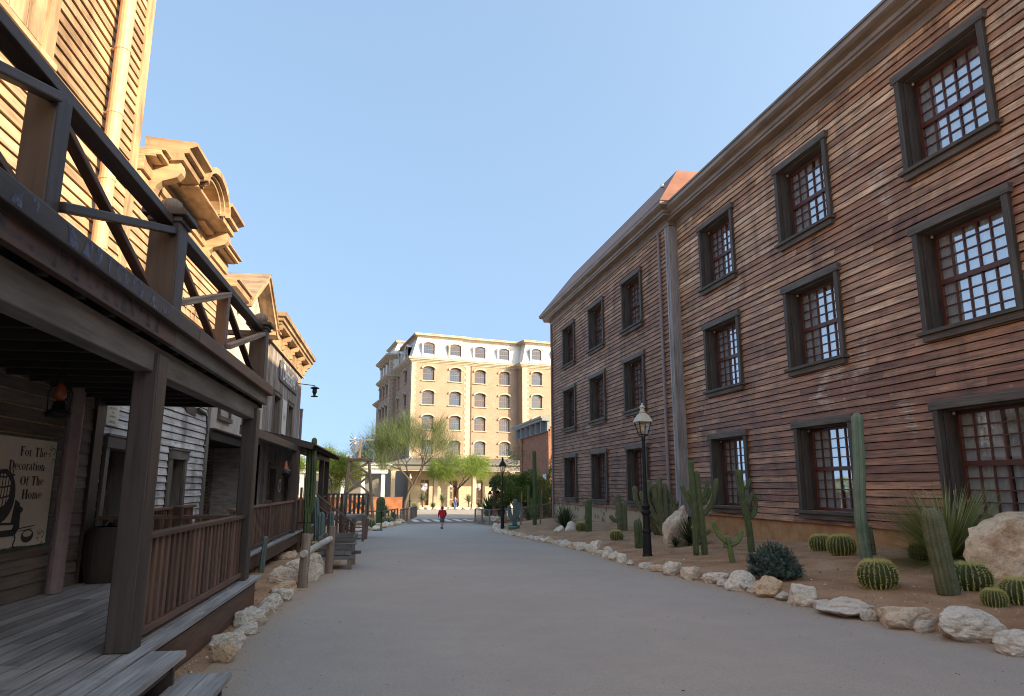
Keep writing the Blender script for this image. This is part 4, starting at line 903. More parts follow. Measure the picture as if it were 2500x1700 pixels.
# letters C. MURRAY painted over ledge and fascia
def put_letters(mb, z0, z1, l, full=(2.98, 3.23), a=3.55, b=6.05):
    Q, w = strokes('C. MURRAY'); sx = (b-a)/w; hh = full[1]-full[0]
    for q in Q:
        P = [(a+p.x*sx, full[0]+p.y*hh) for p in q]; lo = min(p[1] for p in P); hi = max(p[1] for p in P)
        if hi < z0 or lo > z1: continue
        P2 = clipz(P, z0, z1)
        if len(P2) > 2: mb.poly([(l, y, z) for y, z in P2], .5)
def clipz(P, z0, z1):
    for zc, sg_ in ((z0, 1), (z1, -1)):
        R = []
        for i in range(len(P)):
            p, q = P[i], P[(i+1) % len(P)]; ip, iq = (p[1]-zc)*sg_ >= 0, (q[1]-zc)*sg_ >= 0
            if ip: R.append(p)
            if ip != iq: t = (zc-p[1])/(q[1]-p[1]); R.append((p[0]+(q[0]-p[0])*t, zc))
        P = R
        if len(P) < 3: return P
    return P
m = MB(); put_letters(m, 3.115, 3.225, -1.896); m.build('painted_letters', M['bluepaint'], P1)
m = MB(); put_letters(m, 2.97, 3.095, -1.957); m.build('painted_letters', M['darkpaint'], P1)
# steps
for nm, l0, l1, s1_, z in (('upper_step', -1.895, -1.62, 6.32, .445), ('lower_step', -1.70, -1.30, 6.55, .21)):
    m = MB(); w = (l1-l0)/2
    for k in range(2): m.box(l0+k*w+.003, l0+(k+1)*w-.003, 1.5, s1_, z-.05, z)
    o = m.build(nm, M['deck'], P1, bevel=.005)
    m = MB(); m.box(l0+.03, l1-.06, s1_-.12, s1_-.07, .0, z-.052); m.box(l1-.12, l1-.08, 1.5, s1_-.1, z-.14, z-.052); m.box(l0+.02, l0+.04, 1.5, s1_-.1, 0, z-.052); m.build('riser_board', M['post'], o)

# barrel and leaning pan on the porch
M['barrelwood'] = wood('old_barrel_staves', [(.03, .022, .018), (.045, .033, .026), (.04, .03, .022)], .7, 14, .35)
bx, by = -3.95, 10.75
br = Lthing('barrel', 'old dark wooden barrel standing on the porch deck by the shop window', 'barrel', bx, by, .45)
m = MB(); m.lathe((bx, by, .45), [(.20, 0), (.235, .12), (.26, .30), (.265, .38), (.26, .46), (.235, .62), (.205, .74), (.19, .74), (.188, .71), (.001, .71)], 28); m.build('body', M['barrelwood'], br)
for z, r in ((.08, .232), (.2, .255), (.54, .255), (.66, .232)):
    m = MB(); m.lathe((bx, by, .45+z), [(r, 0), (r+.004, .0), (r+.002, .035), (r-.01, .035)], 28); m.build('hoop', M['black'], br)
tb = Lthing('wall_tub', 'round dark metal tub hung on the wall edge beside the barrel', 'tub', WP+.1, 10.72, 1.0)
m = MB()
for k in range(20):
    t0, t1 = 2*pi*k/20, 2*pi*(k+1)/20
    f = lambda r, t, o: (WP+.2+o, 11.0+r*cos(t), 1.05+r*sin(t))
    m.quad(f(.19, t0, .05), f(.19, t1, .05), f(.16, t1, .0), f(.16, t0, .0)); m.quad(f(.16, t0, 0), f(.16, t1, 0), f(0.001, t1, 0), f(0.001, t0, 0)); m.quad(f(.19, t0, .05), f(.19, t1, .05), f(.20, t1, .03), f(.20, t0, .03))
m.build('body', M['black'], tb)

# ===== second porch in front of the gabled and batten shops =====
P2 = Lthing('shop_porch', 'long low brown porch with slatted railings, in front of the batten shop', 'porch', -3.5, 20, 0)
m = MB()
for k in range(10):
    l = -4.22+k*.152; s = 11.4
    while s < 31: e = min(31, s+random.uniform(2.5, 4.5)); m.box(l+.003, l+.149, s, e-.003, .41, .45+random.uniform(-.002, .002)); s = e
m.box(-5.6, -4.23, 16.75, 23, .41, .445)
m.build('deck', M['deck'], P2)
m = MB(); m.box(-2.80, -2.76, 11.5, 31, .12, .405); m.box(-2.80, -2.76, 11.5, 31, -.02, .11) if False else None
for s in (12.5, 15.5, 18.5, 21.5, 24.5, 27.5, 30.5): m.box(-2.95, -2.83, s, s+.12, -.6, .4)
m.build('skirting', M['postred'], P2)
balustrade('balustrade', P2, -2.86, 13.2, 20.8, sp=.13, bw=.055); balustrade('balustrade', P2, -2.86, 21.05, 24.3, sp=.13, bw=.055); balustrade('balustrade', P2, -2.86, 25.6, 30.4, sp=.13, bw=.055)
balustrade('balustrade', P2, -3.9, 11.4, 14.8, zt=1.34)
m = MB(); m.box(-2.93, -2.80, 16.9, 17.03, .45, 1.42); m.build('newel_post', M['postred'], P2, bevel=.006)
for s in (20.83, 24.35, 25.45, 28.2, 30.3):
    m = MB(); m.box(-2.95, -2.76, s, s+.2, .45, 2.72); m.build('post', M['post'], P2, bevel=.01)
    if s > 24: m = MB(); m.beam((-2.86, s+.2, 2.1), (-2.86, s+.75, 2.66), .08, .09, (1, 0, 0)); m.build('brace', M['post'], P2)
m = MB(); m.box(-2.98, -2.80, 14, 31, 2.72, 2.9); m.build('beam', M['post'], P2, bevel=.008)
m = MB()
n = 22
for k in range(n):
    s = 21.0+k*.46; m.beam((WP, s, 3.30), (-2.40, s, 2.86), .06, .10)
m.build('rafters', M['under'], P2)
m = MB(); m.quad((WP, 20.9, 3.42), (-2.35, 20.9, 2.96), (-2.35, 31.4, 2.96), (WP, 31.4, 3.42)); m.quad((WP, 20.9, 3.38), (-2.35, 20.9, 2.92), (-2.35, 31.4, 2.92), (WP, 31.4, 3.38)); m.quad((-2.35, 20.9, 2.92), (-2.35, 31.4, 2.92), (-2.35, 31.4, 2.96), (-2.35, 20.9, 2.96)); m.build('roof', M['postred'], P2)
m = MB(); m.beam((WP, 20.87, 3.31), (-2.38, 20.87, 2.86), .05, .17); m.build('barge_board', M['post'], P2, bevel=.005)
# hanging fire buckets / powder horns under the beam
hb = Lthing('hanging_leather_bottles', 'cluster of orange and black leather bottles hung under the porch roof', 'hanging bottles', -2.75, 18.5, 2.1)
M['leather'] = plain('orange_brown_leather', (.30, .085, .035), .45)
m = MB(); m.tube([(-2.75, 18.5, 2.42), (-2.75, 18.52, 2.72)], .008, 6)
for k in range(10): t0 = 2*pi*k/10; m.tube([(-2.75, 18.5+.05*cos(t0), 2.40+.05*sin(t0)), (-2.75, 18.5+.05*cos(t0+.63), 2.40+.05*sin(t0+.63))], .007, 5)
m.build('ring', M['black'], hb)
for dy, tilt in ((-.22, -.24), (0, 0), (.2, .2), (.08, .1)):
    m = MB(); top = Vector((-2.75, 18.5, 2.36)); bot = Vector((-2.72, 18.5+dy*1.2, 2.02)); m.tube([top, top.lerp(bot, .3), top.lerp(bot, .7)], [.02, .03, .05], 10); m.build('bottle', M['leather'], hb)
    m = MB(); m.tube([top.lerp(bot, .7), top.lerp(bot, .85), bot], [.055, .075, .08], 10); m.build('bottle_base', M['black'], hb)
m = MB(); m.box(-2.70, -2.68, 18.6, 18.78, 2.05, 2.15); m.build('paper_tag', M['signcream'], hb)
nb = Lthing('small_notice', 'small cream notice standing on the slatted porch railing beside the dark post', 'sign', -2.9, 15.0, 1.35)
m = MB(); m.box(-2.92, -2.90, 15.0, 15.45, 1.38, 1.52); m.build('board', M['signcream'], nb); m = MB(); m.box(-2.93, -2.87, 15.18, 15.24, 1.34, 1.38); m.build('foot', M['post'], nb)
om = Lthing('oval_plaque', 'oval white and grey portrait plaque on the lower batten-shop wall', 'plaque', WP+.07, 27.0, 1.6)
m = MB(); m.poly([(WP+.06, a, b) for a, b in ov(27.0, 1.75, .32, .24)]); m.build('rim', M['signwhite'], om); m = MB(); m.poly([(WP+.063, a, b) for a, b in ov(27.0, 1.75, .22, .17)]); m.build('portrait', M['signgray'], om)

# ===== stairs and landing at the far end of the porch =====
ST = Lthing('porch_stairs', 'brown timber landing with slatted rail and open stairs down to the street', 'stairs', -2.0, 34, -.6)
m = MB()
for k in range(14): m.box(-3.6+.0, -1.2, 33.0+k*.15, 33.146+k*.15, .38, .43)
m.box(-3.6, -1.2, 32.95, 35.1, .22, .375)
m.build('landing', M['deck'], ST)
for k in range(6):
    z = .24-k*.145; s = 32.75-k*.26; m = MB(); m.box(-2.15, -1.3, s, s+.27, z-.04, z); m.build('tread', M['deck'], ST)
for l in (-2.2, -1.25):
    m = MB(); m.beam((l, 33.0, .25), (l, 31.25, -.68), .05, .24, (1, 0, 0)); m.build('stringer', M['postred'], ST)
    m = MB(); m.box(l-.05, l+.05, 31.2, 31.3, -.68, .42); m.build('post', M['postred'], ST); m = MB(); m.box(l-.05, l+.05, 33.0, 33.1, .3, 1.45); m.build('post', M['postred'], ST)
    m = MB(); m.beam((l, 33.05, 1.42), (l, 31.2, .42), .09, .05, (1, 0, 0)); m.build('handrail', M['graybeam'] if l > -2 else M['post'], ST)
    m = MB()
    for k in range(8): s = 31.4+k*.2; zz = -.6+(s-31.25)*.535; m.box(l-.02, l+.02, s, s+.1, zz, zz+1.0)
    m.build('slats', M['postred'], ST)
m = MB(); m.box(-3.6, -1.2, 35.0, 35.08, 1.33, 1.38)
for k in range(12): m.box(-3.58+k*.2, -3.46+k*.2, 35.01, 35.05, .43, 1.33)
m.box(-1.25, -1.17, 33, 35.08, 1.33, 1.38)
for k in range(10): m.box(-1.23, -1.19, 33.15+k*.2, 33.25+k*.2, .43, 1.33)
m.build('balustrade', M['postred'], ST)
# ramp rail from the porch corner down to the stairs
m = MB(); m.beam((-2.75, 26.2, 1.42), (-1.6, 29.6, .22), .05, .07); m.build('sloping_handrail', M['graybeam'], ST)
m = MB(); m.beam((-2.78, 25.6, 1.18), (-1.75, 29.4, -.03), .04, .05); m.build('sloping_handrail', M['graybeam'], ST)
m = MB(); m.box(-1.70, -1.54, 29.55, 29.7, -.6, .45); m.box(-1.28, -1.18, 29.6, 29.7, -.6, .45)
for k in range(9): t = k/9; m.box(-2.68+t*1.05, -2.58+t*1.05, 26.5+t*3.1, 26.54+t*3.1, -.45, 1.25-t*1.05)
m.build('slats', M['postred'], ST)
# ---------- rocks ----------
def rockmat():
    m, t, b = mat('pale_limestone_boulder'); tc = N(t, 'ShaderNodeTexCoord'); at = N(t, 'ShaderNodeObjectInfo')
    mp = N(t, 'ShaderNodeMapping'); t.links.new(tc.outputs['Object'], mp.inputs[0]); cx_ = N(t, 'ShaderNodeCombineXYZ'); t.links.new(math_(t, 'MULTIPLY', at.outputs['Random'], 50.0), cx_.inputs[0]); t.links.new(cx_.outputs[0], mp.inputs['Location'])
    n1 = N(t, 'ShaderNodeTexNoise', i_Scale=4, i_Detail=8, i_Roughness=.65); n2 = N(t, 'ShaderNodeTexNoise', i_Scale=22, i_Detail=8, i_Roughness=.75); n3 = N(t, 'ShaderNodeTexNoise', i_Scale=2.4, i_Detail=5); v = N(t, 'ShaderNodeTexVoronoi', i_Scale=9)
    for n in (n1, n2, n3, v): t.links.new(mp.outputs[0], n.inputs[0])
    c = ramp(t, [(.28, (.46, .38, .30)), (.42, (.76, .66, .54)), (.56, (.90, .82, .70)), (.72, (.78, .58, .42))], n1.outputs[0])
    f = ramp(t, [(.56, (0, 0, 0)), (.70, (1, 1, 1))], n3.outputs[0]); c = mixc(t, math_(t, 'MULTIPLY', f.outputs[0], .75), c.outputs[0], (.50, .29, .16))
    c = mixc(t, 1.0, c, ramp(t, [(.3, (.55, .53, .52)), (.5, (1, 1, 1)), (.8, (1.15, 1.15, 1.15))], n2.outputs[0]).outputs[0], 'MULTIPLY')
    rn = ramp(t, [(.55, (0, 0, 0)), (.95, (.8, .8, .8))], at.outputs['Random']); c = mixc(t, rn.outputs[0], c, mixc(t, 1.0, c, (.92, .68, .46), 'MULTIPLY'))
    t.links.new(c, b.inputs['Base Color']); b.inputs['Roughness'].default_value = .9
    h = math_(t, 'ADD', n2.outputs[0], math_(t, 'MULTIPLY', v.outputs['Distance'], .5))
    bp = N(t, 'ShaderNodeBump', i_Strength=.9, i_Distance=.03); t.links.new(h, bp.inputs['Height']); t.links.new(bp.outputs[0], b.inputs['Normal']); return m
M['rock'] = rockmat()
def rockmesh(seed, sub=4, sharp=1.0):
    bm = bmesh.new(); bmesh.ops.create_icosphere(bm, subdivisions=sub, radius=1)
    rr = random.Random(seed); pl_ = [(Vector((rr.gauss(0, 1), rr.gauss(0, 1), rr.gauss(0, 1))).normalized(), rr.uniform(.50, .90)) for _ in range(17)]
    for v in bm.verts:
        d = v.co.normalized(); r = 1.0
        for n, k in pl_:
            q = d.dot(n)
            if q > .05: r = min(r, k/q)
        p = d*2+Vector((seed*3.1, 0, 0))
        r *= 1+.10*noise.fractal(p*1.3, 1, 2, 4)+.05*noise.fractal(p*4, 1, 2, 3)
        v.co = d*r
    me = bpy.data.meshes.new('rock'); bm.to_mesh(me); bm.free(); me.materials.append(M['rock'])
    me.polygons.foreach_set('use_smooth', [False]*len(me.polygons)); me.update(); return me
RM = [rockmesh(i+1) for i in range(9)]; RS = [rockmesh(i+40, 3) for i in range(5)]
def rock(x, y, w, h, label, d=None, z=None, group=None, rot=None, big=True, tilt=0, idx=None, name='border_rock'):
    k = rock.n; rock.n += 1
    o = bpy.data.objects.new(name, (RM if big else RS)[(k if idx is None else idx) % (9 if big else 5)]); COL.objects.link(o)
    z = H(x, y) if z is None else z
    o.location = (x, y, z+h*.27); o.scale = (w*.63, (d or w*.8)*.63, h*.66); o.rotation_euler = (tilt, random.uniform(-.12, .12), random.uniform(0, .6) if rot is None else rot)
    return tag(o, label, 'rock', group)
rock.n = 0
ordn = ['nearest', 'second-nearest', 'third-nearest', 'fourth-nearest', 'fifth-nearest', 'sixth-nearest', 'seventh-nearest', 'eighth-nearest', 'ninth-nearest', 'tenth-nearest', 'eleventh-nearest', 'twelfth-nearest', 'thirteenth-nearest', 'fourteenth-nearest']
# right border, near to far: (x, y, width, height, look)
RR = [(6.95, 6.5, .70, .30, 'cream border rock at the right edge of the picture, cut by the frame'),
 (6.85, 7.22, .80, .42, 'pale border rock with a dark hollow, in front of the leaning hairy cactus'),
 (6.70, 8.0, .80, .40, 'big white border rock left of the one with a hollow, below a barrel cactus'),
 (6.50, 8.85, .84, .28, 'low wide white border rock right of the grey bush'),
 (6.42, 9.72, .56, .36, 'rounded white pitted border rock just below the grey bush'),
 (6.36, 10.5, .56, .34, 'tan angular border rock left of the white pitted one, under the grey bush'),
 (6.30, 11.3, .60, .33, 'flat-topped white border rock with a rusty spot, left of the tan angular one'),
 (6.28, 12.1, .48, .24, 'small flat white border rock below the small forked cactus'),
 (6.14, 12.8, .50, .32, 'rounded white border rock below the candelabra cactus'),
 (6.08, 13.5, .46, .26, 'grey-white border rock left of the rounded one, below the candelabra cactus'),
 (6.02, 14.1, .34, .14, 'low flat pale border rock at the foot of the street lamp bed'),
 (6.0, 14.75, .36, .20, 'tan border rock just right of the street lamp foot'),
 (5.98, 15.6, .22, .14, 'small brown border rock in front of the street lamp foot'),
 (6.03, 16.3, .34, .30, 'chunky white border rock left of the street lamp foot'),
 (6.15, 17.1, .30, .26, 'squarish pale border rock one left of the chunky white one by the lamp'),
 (6.25, 17.9, .34, .32, 'upright pale border rock between the lamp foot and the tall pointed rock'),
 (6.35, 18.7, .30, .22, 'small pale border rock against the tall pointed rock'),
 (6.50, 19.5, .46, .58, 'tall pointed pale rock standing highest in the border left of the lamp')]
for x, y, w, h, lb in RR: rock(x+.12, y+.1, w, h*(.86 if y < 9 else 1.05), lb, group='rocks bordering the cactus bed')
for x, y, w, h, lb in ((6.66, 7.62, .26, .16, 'fist-sized tan stone wedged between the two nearest big border rocks'), (6.50, 8.42, .24, .15, 'small cream stone wedged below the low wide white rock'), (6.42, 9.28, .30, .20, 'small angular stone between the low wide rock and the pitted white one'), (6.34, 10.12, .24, .16, 'small stone tucked under the grey bush between two border rocks'), (6.30, 10.9, .26, .18, 'small pale stone beside the flat-topped border rock'), (6.2, 11.72, .24, .15, 'small tan stone below the small forked cactus')):
    rock(x+.12, y+.1, w, h, lb, group='rocks bordering the cactus bed')
y = 20.3; k = 0
while y < 43:
    rock(edgeR(y)+.15+random.uniform(-.05, .08), y, random.uniform(.26, .42), random.uniform(.16, .30), 'small pale rock in the far stretch of the right-hand border beyond the tall pointed rock', group='rocks in the far stretch of the right border', big=False); y += random.uniform(.36, .56)
for x, y, w, h in ((8.2, 43.6, .5, .45), (8.0, 42.6, .5, .4), (8.5, 43.2, .45, .35), (7.9, 41.9, .4, .3)): rock(x, y, w, h, 'pale rock in the heap round the foot of the far black lamp post', group='rocks round the far lamp post', big=False)
for x, y, w, h, lb in ((8.63, 30.6, .50, .40, 'ochre rock left of the pair in front of the green yucca'), (9.34, 31.3, .56, .46, 'ochre rock right of the pair in front of the green yucca, by a barrel cactus'), (9.75, 20.6, .85, 1.0, ''), (9.1, 49.2, 1.3, .75, 'big rounded ochre boulder behind the mesh fence on the right')):
    if lb: rock(x, y, w, h, lb, name='garden_rock')
# pointed white boulder
o = rock(9.62, 20.9, .85, 1.55, 'white pointed boulder leaning against the curved cactus cluster', d=.5, tilt=0, idx=3, name='garden_boulder'); o.rotation_euler = (0, .42, .2); o.location.z = .42
o = rock(11.0, 10.15, 2.3, 1.3, 'huge pale orange boulder behind the spiky grass plant at the right edge', d=1.4, idx=1, rot=.3, name='garden_boulder'); o.location.z = .42
# left border
RLk = [(-1.30, 7.95, .24, .20, 'small white rock nearest the porch step on the left'), (-1.38, 8.55, .36, .26, 'grooved white rock second from the step on the left'),
 (-1.30, 9.25, .27, .18, 'smooth white rock behind the grooved one on the left'), (-1.33, 9.85, .42, .30, 'large white rock with a rusty patch beside the porch end'),
 (-1.25, 10.5, .30, .20, 'flat grey-white rock right of the rusty-patched one'), (-1.22, 11.0, .34, .25, 'white rock at the far corner of the balcony porch'), (-1.15, 11.8, .36, .26, 'white rock between the porch corner and the first log post'), (-1.2, 12.6, .42, .30, 'pale rock just before the near log post'),
 (-1.30, 13.6, .50, .36, 'pitted pale rock left of the near log post'), (-1.18, 14.7, .46, .40, 'pitted pale boulder left behind the near log post'), (-.88, 14.2, .34, .50, 'upright cream slab between the two log posts'),
 (-.86, 15.1, .32, .30, 'cream wedge rock before the far log post'), (-.95, 16.3, .42, .50, 'purplish white rock behind the far log post')]
for x, y, w, h, lb in RLk: rock(x, y, w, h, lb, group='rocks bordering the left bed')
rock(-1.89, 20.0, .50, .32, 'smooth rounded pale stone lying on the dirt below the second porch', name='garden_rock', idx=2)
for x, y in ((.0, 41.6), (.2, 42.6), (.55, 43.3), (1.0, 44.3), (1.35, 45.6), (1.7, 46.6), (2.05, 47.6), (2.3, 49.0), (2.6, 50.6), (2.9, 52.2)): rock(x-.15, y, random.uniform(.45, .75), random.uniform(.28, .48), 'small white rock in the row under the left wooden fence', group='rocks under the left wooden fence', big=False)
# ---------- cacti ----------
M['cactus'] = rough_mat('ribbed_cactus_green', [(.055, .08, .035), (.085, .118, .05), (.12, .155, .07)], 3, .6, .15)
M['cactuslight'] = rough_mat('light_green_cactus', [(.11, .15, .055), (.15, .20, .075), (.20, .25, .10)], 3, .6, .15)
M['cactusgray'] = rough_mat('grey_green_cactus', [(.12, .17, .11), (.17, .23, .16), (.22, .28, .19)], 2, .6, .1)
M['cactusblue'] = rough_mat('blue_grey_cactus', [(.085, .12, .115), (.12, .165, .155), (.16, .21, .195)], 3, .55, .1)
M['cactushairy'] = rough_mat('olive_hairy_cactus', [(.10, .115, .06), (.15, .16, .09), (.20, .21, .13)], 5, .8, .4)
M['spine'] = plain('yellow_cactus_spines', (.62, .56, .22), .6, 0, .3, .2)
M['spinegray'] = plain('pale_cactus_spines', (.52, .50, .34), .6, 0, .3, .2)
def column(mb, sp, path, r, ribs=9, dome=True, spn=0, slen=.02):
    P = [Vector(p) for p in path]; Q = []; R = []
    tot = sum((P[i+1]-P[i]).length for i in range(len(P)-1)); n = max(6, int(tot/.10)); st = 0
    # resample
    D = [0]
    for i in range(len(P)-1): D.append(D[-1]+(P[i+1]-P[i]).length)
    def at(d):
        for i in range(len(P)-1):
            if d <= D[i+1]+1e-9: return P[i].lerp(P[i+1], (d-D[i])/(D[i+1]-D[i]))
        return P[-1]
    for i in range(n+1):
        d = tot*i/n; Q.append(at(d)); R.append(r*(.86 if i == 0 else 1)*(1+.025*sin(d*9+path[0][0]*7)))
    for _ in range(2): Q = [Q[0]]+[(Q[i-1]+2*Q[i]+Q[i+1])/4 for i in range(1, len(Q)-1)]+[Q[-1]]
    dr = (Q[-1]-Q[-2]).normalized()
    for a in (20, 42, 62, 78, 88): Q.append(Q[n]+dr*r*1.05*sin(radians(a))); R.append(max(.003, r*cos(radians(a))))
    mb.tube(Q, R, ribs=ribs, ribd=.30, rnd=.5)
    if sp is not None and spn:
        # spines on rib crests
        prev = None
        for i in range(1, len(Q)-2):
            t = (Q[i+1]-Q[i-1]).normalized()
            if prev is None:
                a = t.cross(Vector((0, 1, 0)))
                if a.length < 1e-3: a = t.cross(Vector((1, 0, 0)))
            else: a = prev-t*prev.dot(t)
            a.normalize(); prev = a; c = t.cross(a)
            for k in range(ribs):
                th = 2*pi*k/ribs
                nrm = a*cos(th)+c*sin(th)
                for j in range(spn):
                    b0 = Q[i].lerp(Q[i+1], random.random())+nrm*R[i]*.98; dv = (nrm+t*random.uniform(-.8, .8)+nrm.cross(t)*random.uniform(-.9, .9)).normalized()*slen; w = t.cross(dv).normalized()*.0016
                    sp.poly([b0-w, b0+w, b0+dv])
def cactus(name, label, parts, mt, spm=None, ribs=9, spn=0, slen=.02, group=None, cat='cactus', base=None):
    """parts: list of (kind, path, r); paths in world coordinates relative to base"""
    bx, by, bz = base; r0 = thing(name, label, cat, base, 0, group)
    for i, (kind, path, r) in enumerate(parts):
        m = MB(); s_ = MB() if spn else None
        column(m, s_, path, r, ribs, True, spn, slen); o = m.build(kind, mt, r0, smooth=True)
        if s_ and s_.v: s_.build('spines', spm, o)
    return r0
def barrel_mesh(r, h, ribs=24, seed=0):
    m = MB(); prof = [(.30, 0), (.72, .06), (.92, .22), (1.0, .45), (.95, .66), (.80, .84), (.55, .95), (.30, .985), (.0, .96)]
    b = len(m.v); nn = ribs*4
    for (pr, pz) in prof:
        for k in range(nn):
            th = 2*pi*k/nn; f = 1-.13*(.5-.5*cos(th*ribs))*min(1, pr*1.6); m.v.append((r*pr*f*cos(th), r*pr*f*sin(th), h*pz-(.03*h if pr < .3 else 0)))
    for i in range(len(prof)-1):
        for k in range(nn):
            k2 = (k+1) % nn; m.f.append([b+i*nn+k, b+i*nn+k2, b+(i+1)*nn+k2, b+(i+1)*nn+k]); m.m.append(0 if i < len(prof)-3 else 1); m.r.append(.5); m.uv.append([(0, 0)]*4)
    s = MB(); rr = random.Random(seed); N_ = 9
    for k in range(ribs):
        th = 2*pi*k/ribs; cd, sd = cos(th), sin(th)
        for j in range(N_*2):
            t = (j+.5)/(N_*2)*(len(prof)-2); i = int(t); f = t-i; pr = prof[i][0]*(1-f)+prof[i+1][0]*f; pz = prof[i][1]*(1-f)+prof[i+1][1]*f
            p = Vector((r*pr*cd, r*pr*sd, h*pz)); nrm = Vector((cd*.9, sd*.9, (pz-.4)*1.6)).normalized()
            for q in range(5):
                dv = (nrm+Vector((rr.uniform(-.8, .8), rr.uniform(-.8, .8), rr.uniform(-.8, .8)))).normalized()*r*rr.uniform(.09, .17); w = dv.cross(nrm)
                w = w.normalized()*r*.013 if w.length > 1e-6 else Vector((.002, 0, 0)); s.poly([p-w, p+w, p+dv])
    for q in range(160):
        a = rr.uniform(0, 2*pi); d = r*.42*math.sqrt(rr.random()); p = Vector((d*cos(a), d*sin(a), h*.95)); dv = Vector((rr.uniform(-.5, .5), rr.uniform(-.5, .5), 1)).normalized()*r*.12; s.poly([p-Vector((.003, 0, 0)), p+Vector((.003, 0, 0)), p+dv])
    return m, s
M['barrelgreen'] = rough_mat('barrel_cactus_green', [(.028, .04, .012), (.045, .06, .018), (.065, .085, .025)], 8, .6, .1)
M['barrelwool'] = rough_mat('yellow_cactus_wool', [(.34, .32, .10), (.44, .41, .15)], 10, .9, .6)
bm_, bs_ = barrel_mesh(1, 1, seed=3)
def barrel(x, y, r, h, label, z=None):
    root = thing('barrel_cactus', label, 'cactus', (x, y, (H(x, y) if z is None else z)-.02), random.uniform(0, 1), 'golden barrel cacti')
    if not hasattr(barrel, 'a'):
        barrel.a = bm_.build('body', [M['barrelgreen'], M['barrelwool']], root, smooth=True); barrel.b = bs_.build('spines', M['spine'], barrel.a); a = barrel.a
    else:
        a = barrel.a.copy(); COL.objects.link(a); a.parent = root; b = barrel.b.copy(); COL.objects.link(b); b.parent = a
    a.scale = (r, r, h); return root
for v in ((10.74, 15.2, .27, .41, 'barrel cactus against the plaster base, left of the pair behind the tall column'), (10.32, 13.9, .30, .46, 'barrel cactus against the plaster base, right of the pair beside the tall column'),
          (8.10, 10.1, .30, .45, 'large barrel cactus alone in the middle of the near bed'), (10.85, 12.2, .26, .37, 'barrel cactus half hidden behind the spiky grass and the hairy column'),
          (8.95, 9.2, .31, .42, 'wide barrel cactus just right of the leaning hairy column'), (8.33, 8.2, .16, .25, 'smallest near barrel cactus, down at the right edge'), (8.75, 8.2, .25, .34, 'barrel cactus cut by the right edge beside the smallest one'),
          (9.40, 29.95, .22, .43, 'barrel cactus beside the ochre rocks and a short green column'), (8.74, 23.7, .24, .37, 'lone barrel cactus between the stone border and the branched cactus'),
          (-1.35, 22.5, .22, .35, 'barrel cactus on the left behind the log hitching rail'), (-1.95, 13.2, .13, .16, 'little barrel cactus at the end of the balcony deck'),
          (.45, 45.0, .42, .62, 'barrel cactus behind the left fence, nearest its end post'), (1.7, 48.5, .42, .6, 'barrel cactus behind the left fence, right of the dark sign post')): barrel(*v)
def C3(x, y, pts, z=None):
    """pts (dx across the view, dz) -> path leaning in the plane facing the street"""
    return [(px*.98, -px*.2+py, pz) for px, pz, *q in pts for py in ((q[0] if q else 0),)]
def CB(x, y): return (x, y, H(x, y)-.03)
V = lambda pts: C3(0, 0, pts)
cactus('columnar_cactus', 'very tall smooth grey-green column cactus bent at mid height, in front of the timber wall', [('stem', V([(.0, 0), (-.05, .4), (-.07, .9), (-.04, 1.4), (.01, 1.9), (.06, 2.9)]), .115)], M['cactusgray'], M['spinegray'], ribs=8, spn=0, base=CB(9.92, 12.6))
cactus('columnar_cactus', 'short pale column cactus against the plaster base, right behind the tall bent one', [('stem', V([(0, 0), (-.03, .6)]), .11)], M['cactushairy'], M['spinegray'], 12, 5, .03, base=CB(10.72, 13.5))
cactus('columnar_cactus', 'stout hairy olive column leaning left in front of the spiky grass', [('stem', V([(.02, 0), (-.0, .25), (-.06, .7), (-.10, 1.12)]), .155)], M['cactushairy'], M['spinegray'], 13, 7, .035, base=CB(8.40, 9.05))
sc = .0101
def px3(pts, bx, by, s, k=.06): return V([((x-bx+k*(by-y))*s*.3544, (by-y)*s*.3544) for x, y in pts])
bx, by = 215, 1120
cand = [('stem', px3([(180, 1115), (172, 980), (165, 860), (160, 780), (146, 640), (137, 520), (135, 480)], bx, by, sc), .078), ('stem', px3([(242, 1125), (225, 980), (208, 830), (200, 760), (186, 650), (176, 560)], bx, by, sc), .085),
        ('arm', px3([(165, 830), (140, 765), (112, 715), (85, 665), (76, 645)], bx, by, sc), .062), ('arm', px3([(180, 800), (158, 750), (135, 705), (126, 680)], bx, by, sc), .058), ('arm', px3([(210, 735), (232, 700), (250, 650), (256, 605)], bx, by, sc), .055),
        ('arm', px3([(222, 765), (250, 735), (266, 695), (270, 665)], bx, by, sc), .055), ('arm', px3([(215, 840), (252, 815), (288, 760), (306, 680), (316, 605)], bx, by, sc), .065), ('arm', px3([(180, 960), (160, 945), (152, 925)], bx, by, sc), .045), ('arm', px3([(230, 970), (255, 960), (268, 945)], bx, by, sc), .045)]
cactus('candelabra_cactus', 'large green candelabra cactus with many upturned arms in front of the lamp-side window', cand, M['cactus'], M['spinegray'], 8, 4, .022, base=CB(8.24, 16.4))
bx, by = 430, 1180; s2 = .0087
cactus('candelabra_cactus', 'small light green forked cactus with two curved arms, between the candelabra and the bush', [('stem', px3([(432, 1180), (415, 1100), (400, 1040), (393, 1000)], bx, by, s2), .065), ('arm', px3([(392, 1035), (360, 1000), (320, 970), (300, 930), (295, 895)], bx, by, s2), .055), ('arm', px3([(405, 1040), (440, 1040), (478, 1005), (487, 955)], bx, by, s2), .055), ('arm', px3([(390, 1055), (372, 1045)], bx, by, s2), .04)], M['cactuslight'], M['spinegray'], 7, 4, .022, base=CB(7.80, 14.1))
bx, by = 565, 1100; s3 = .0102
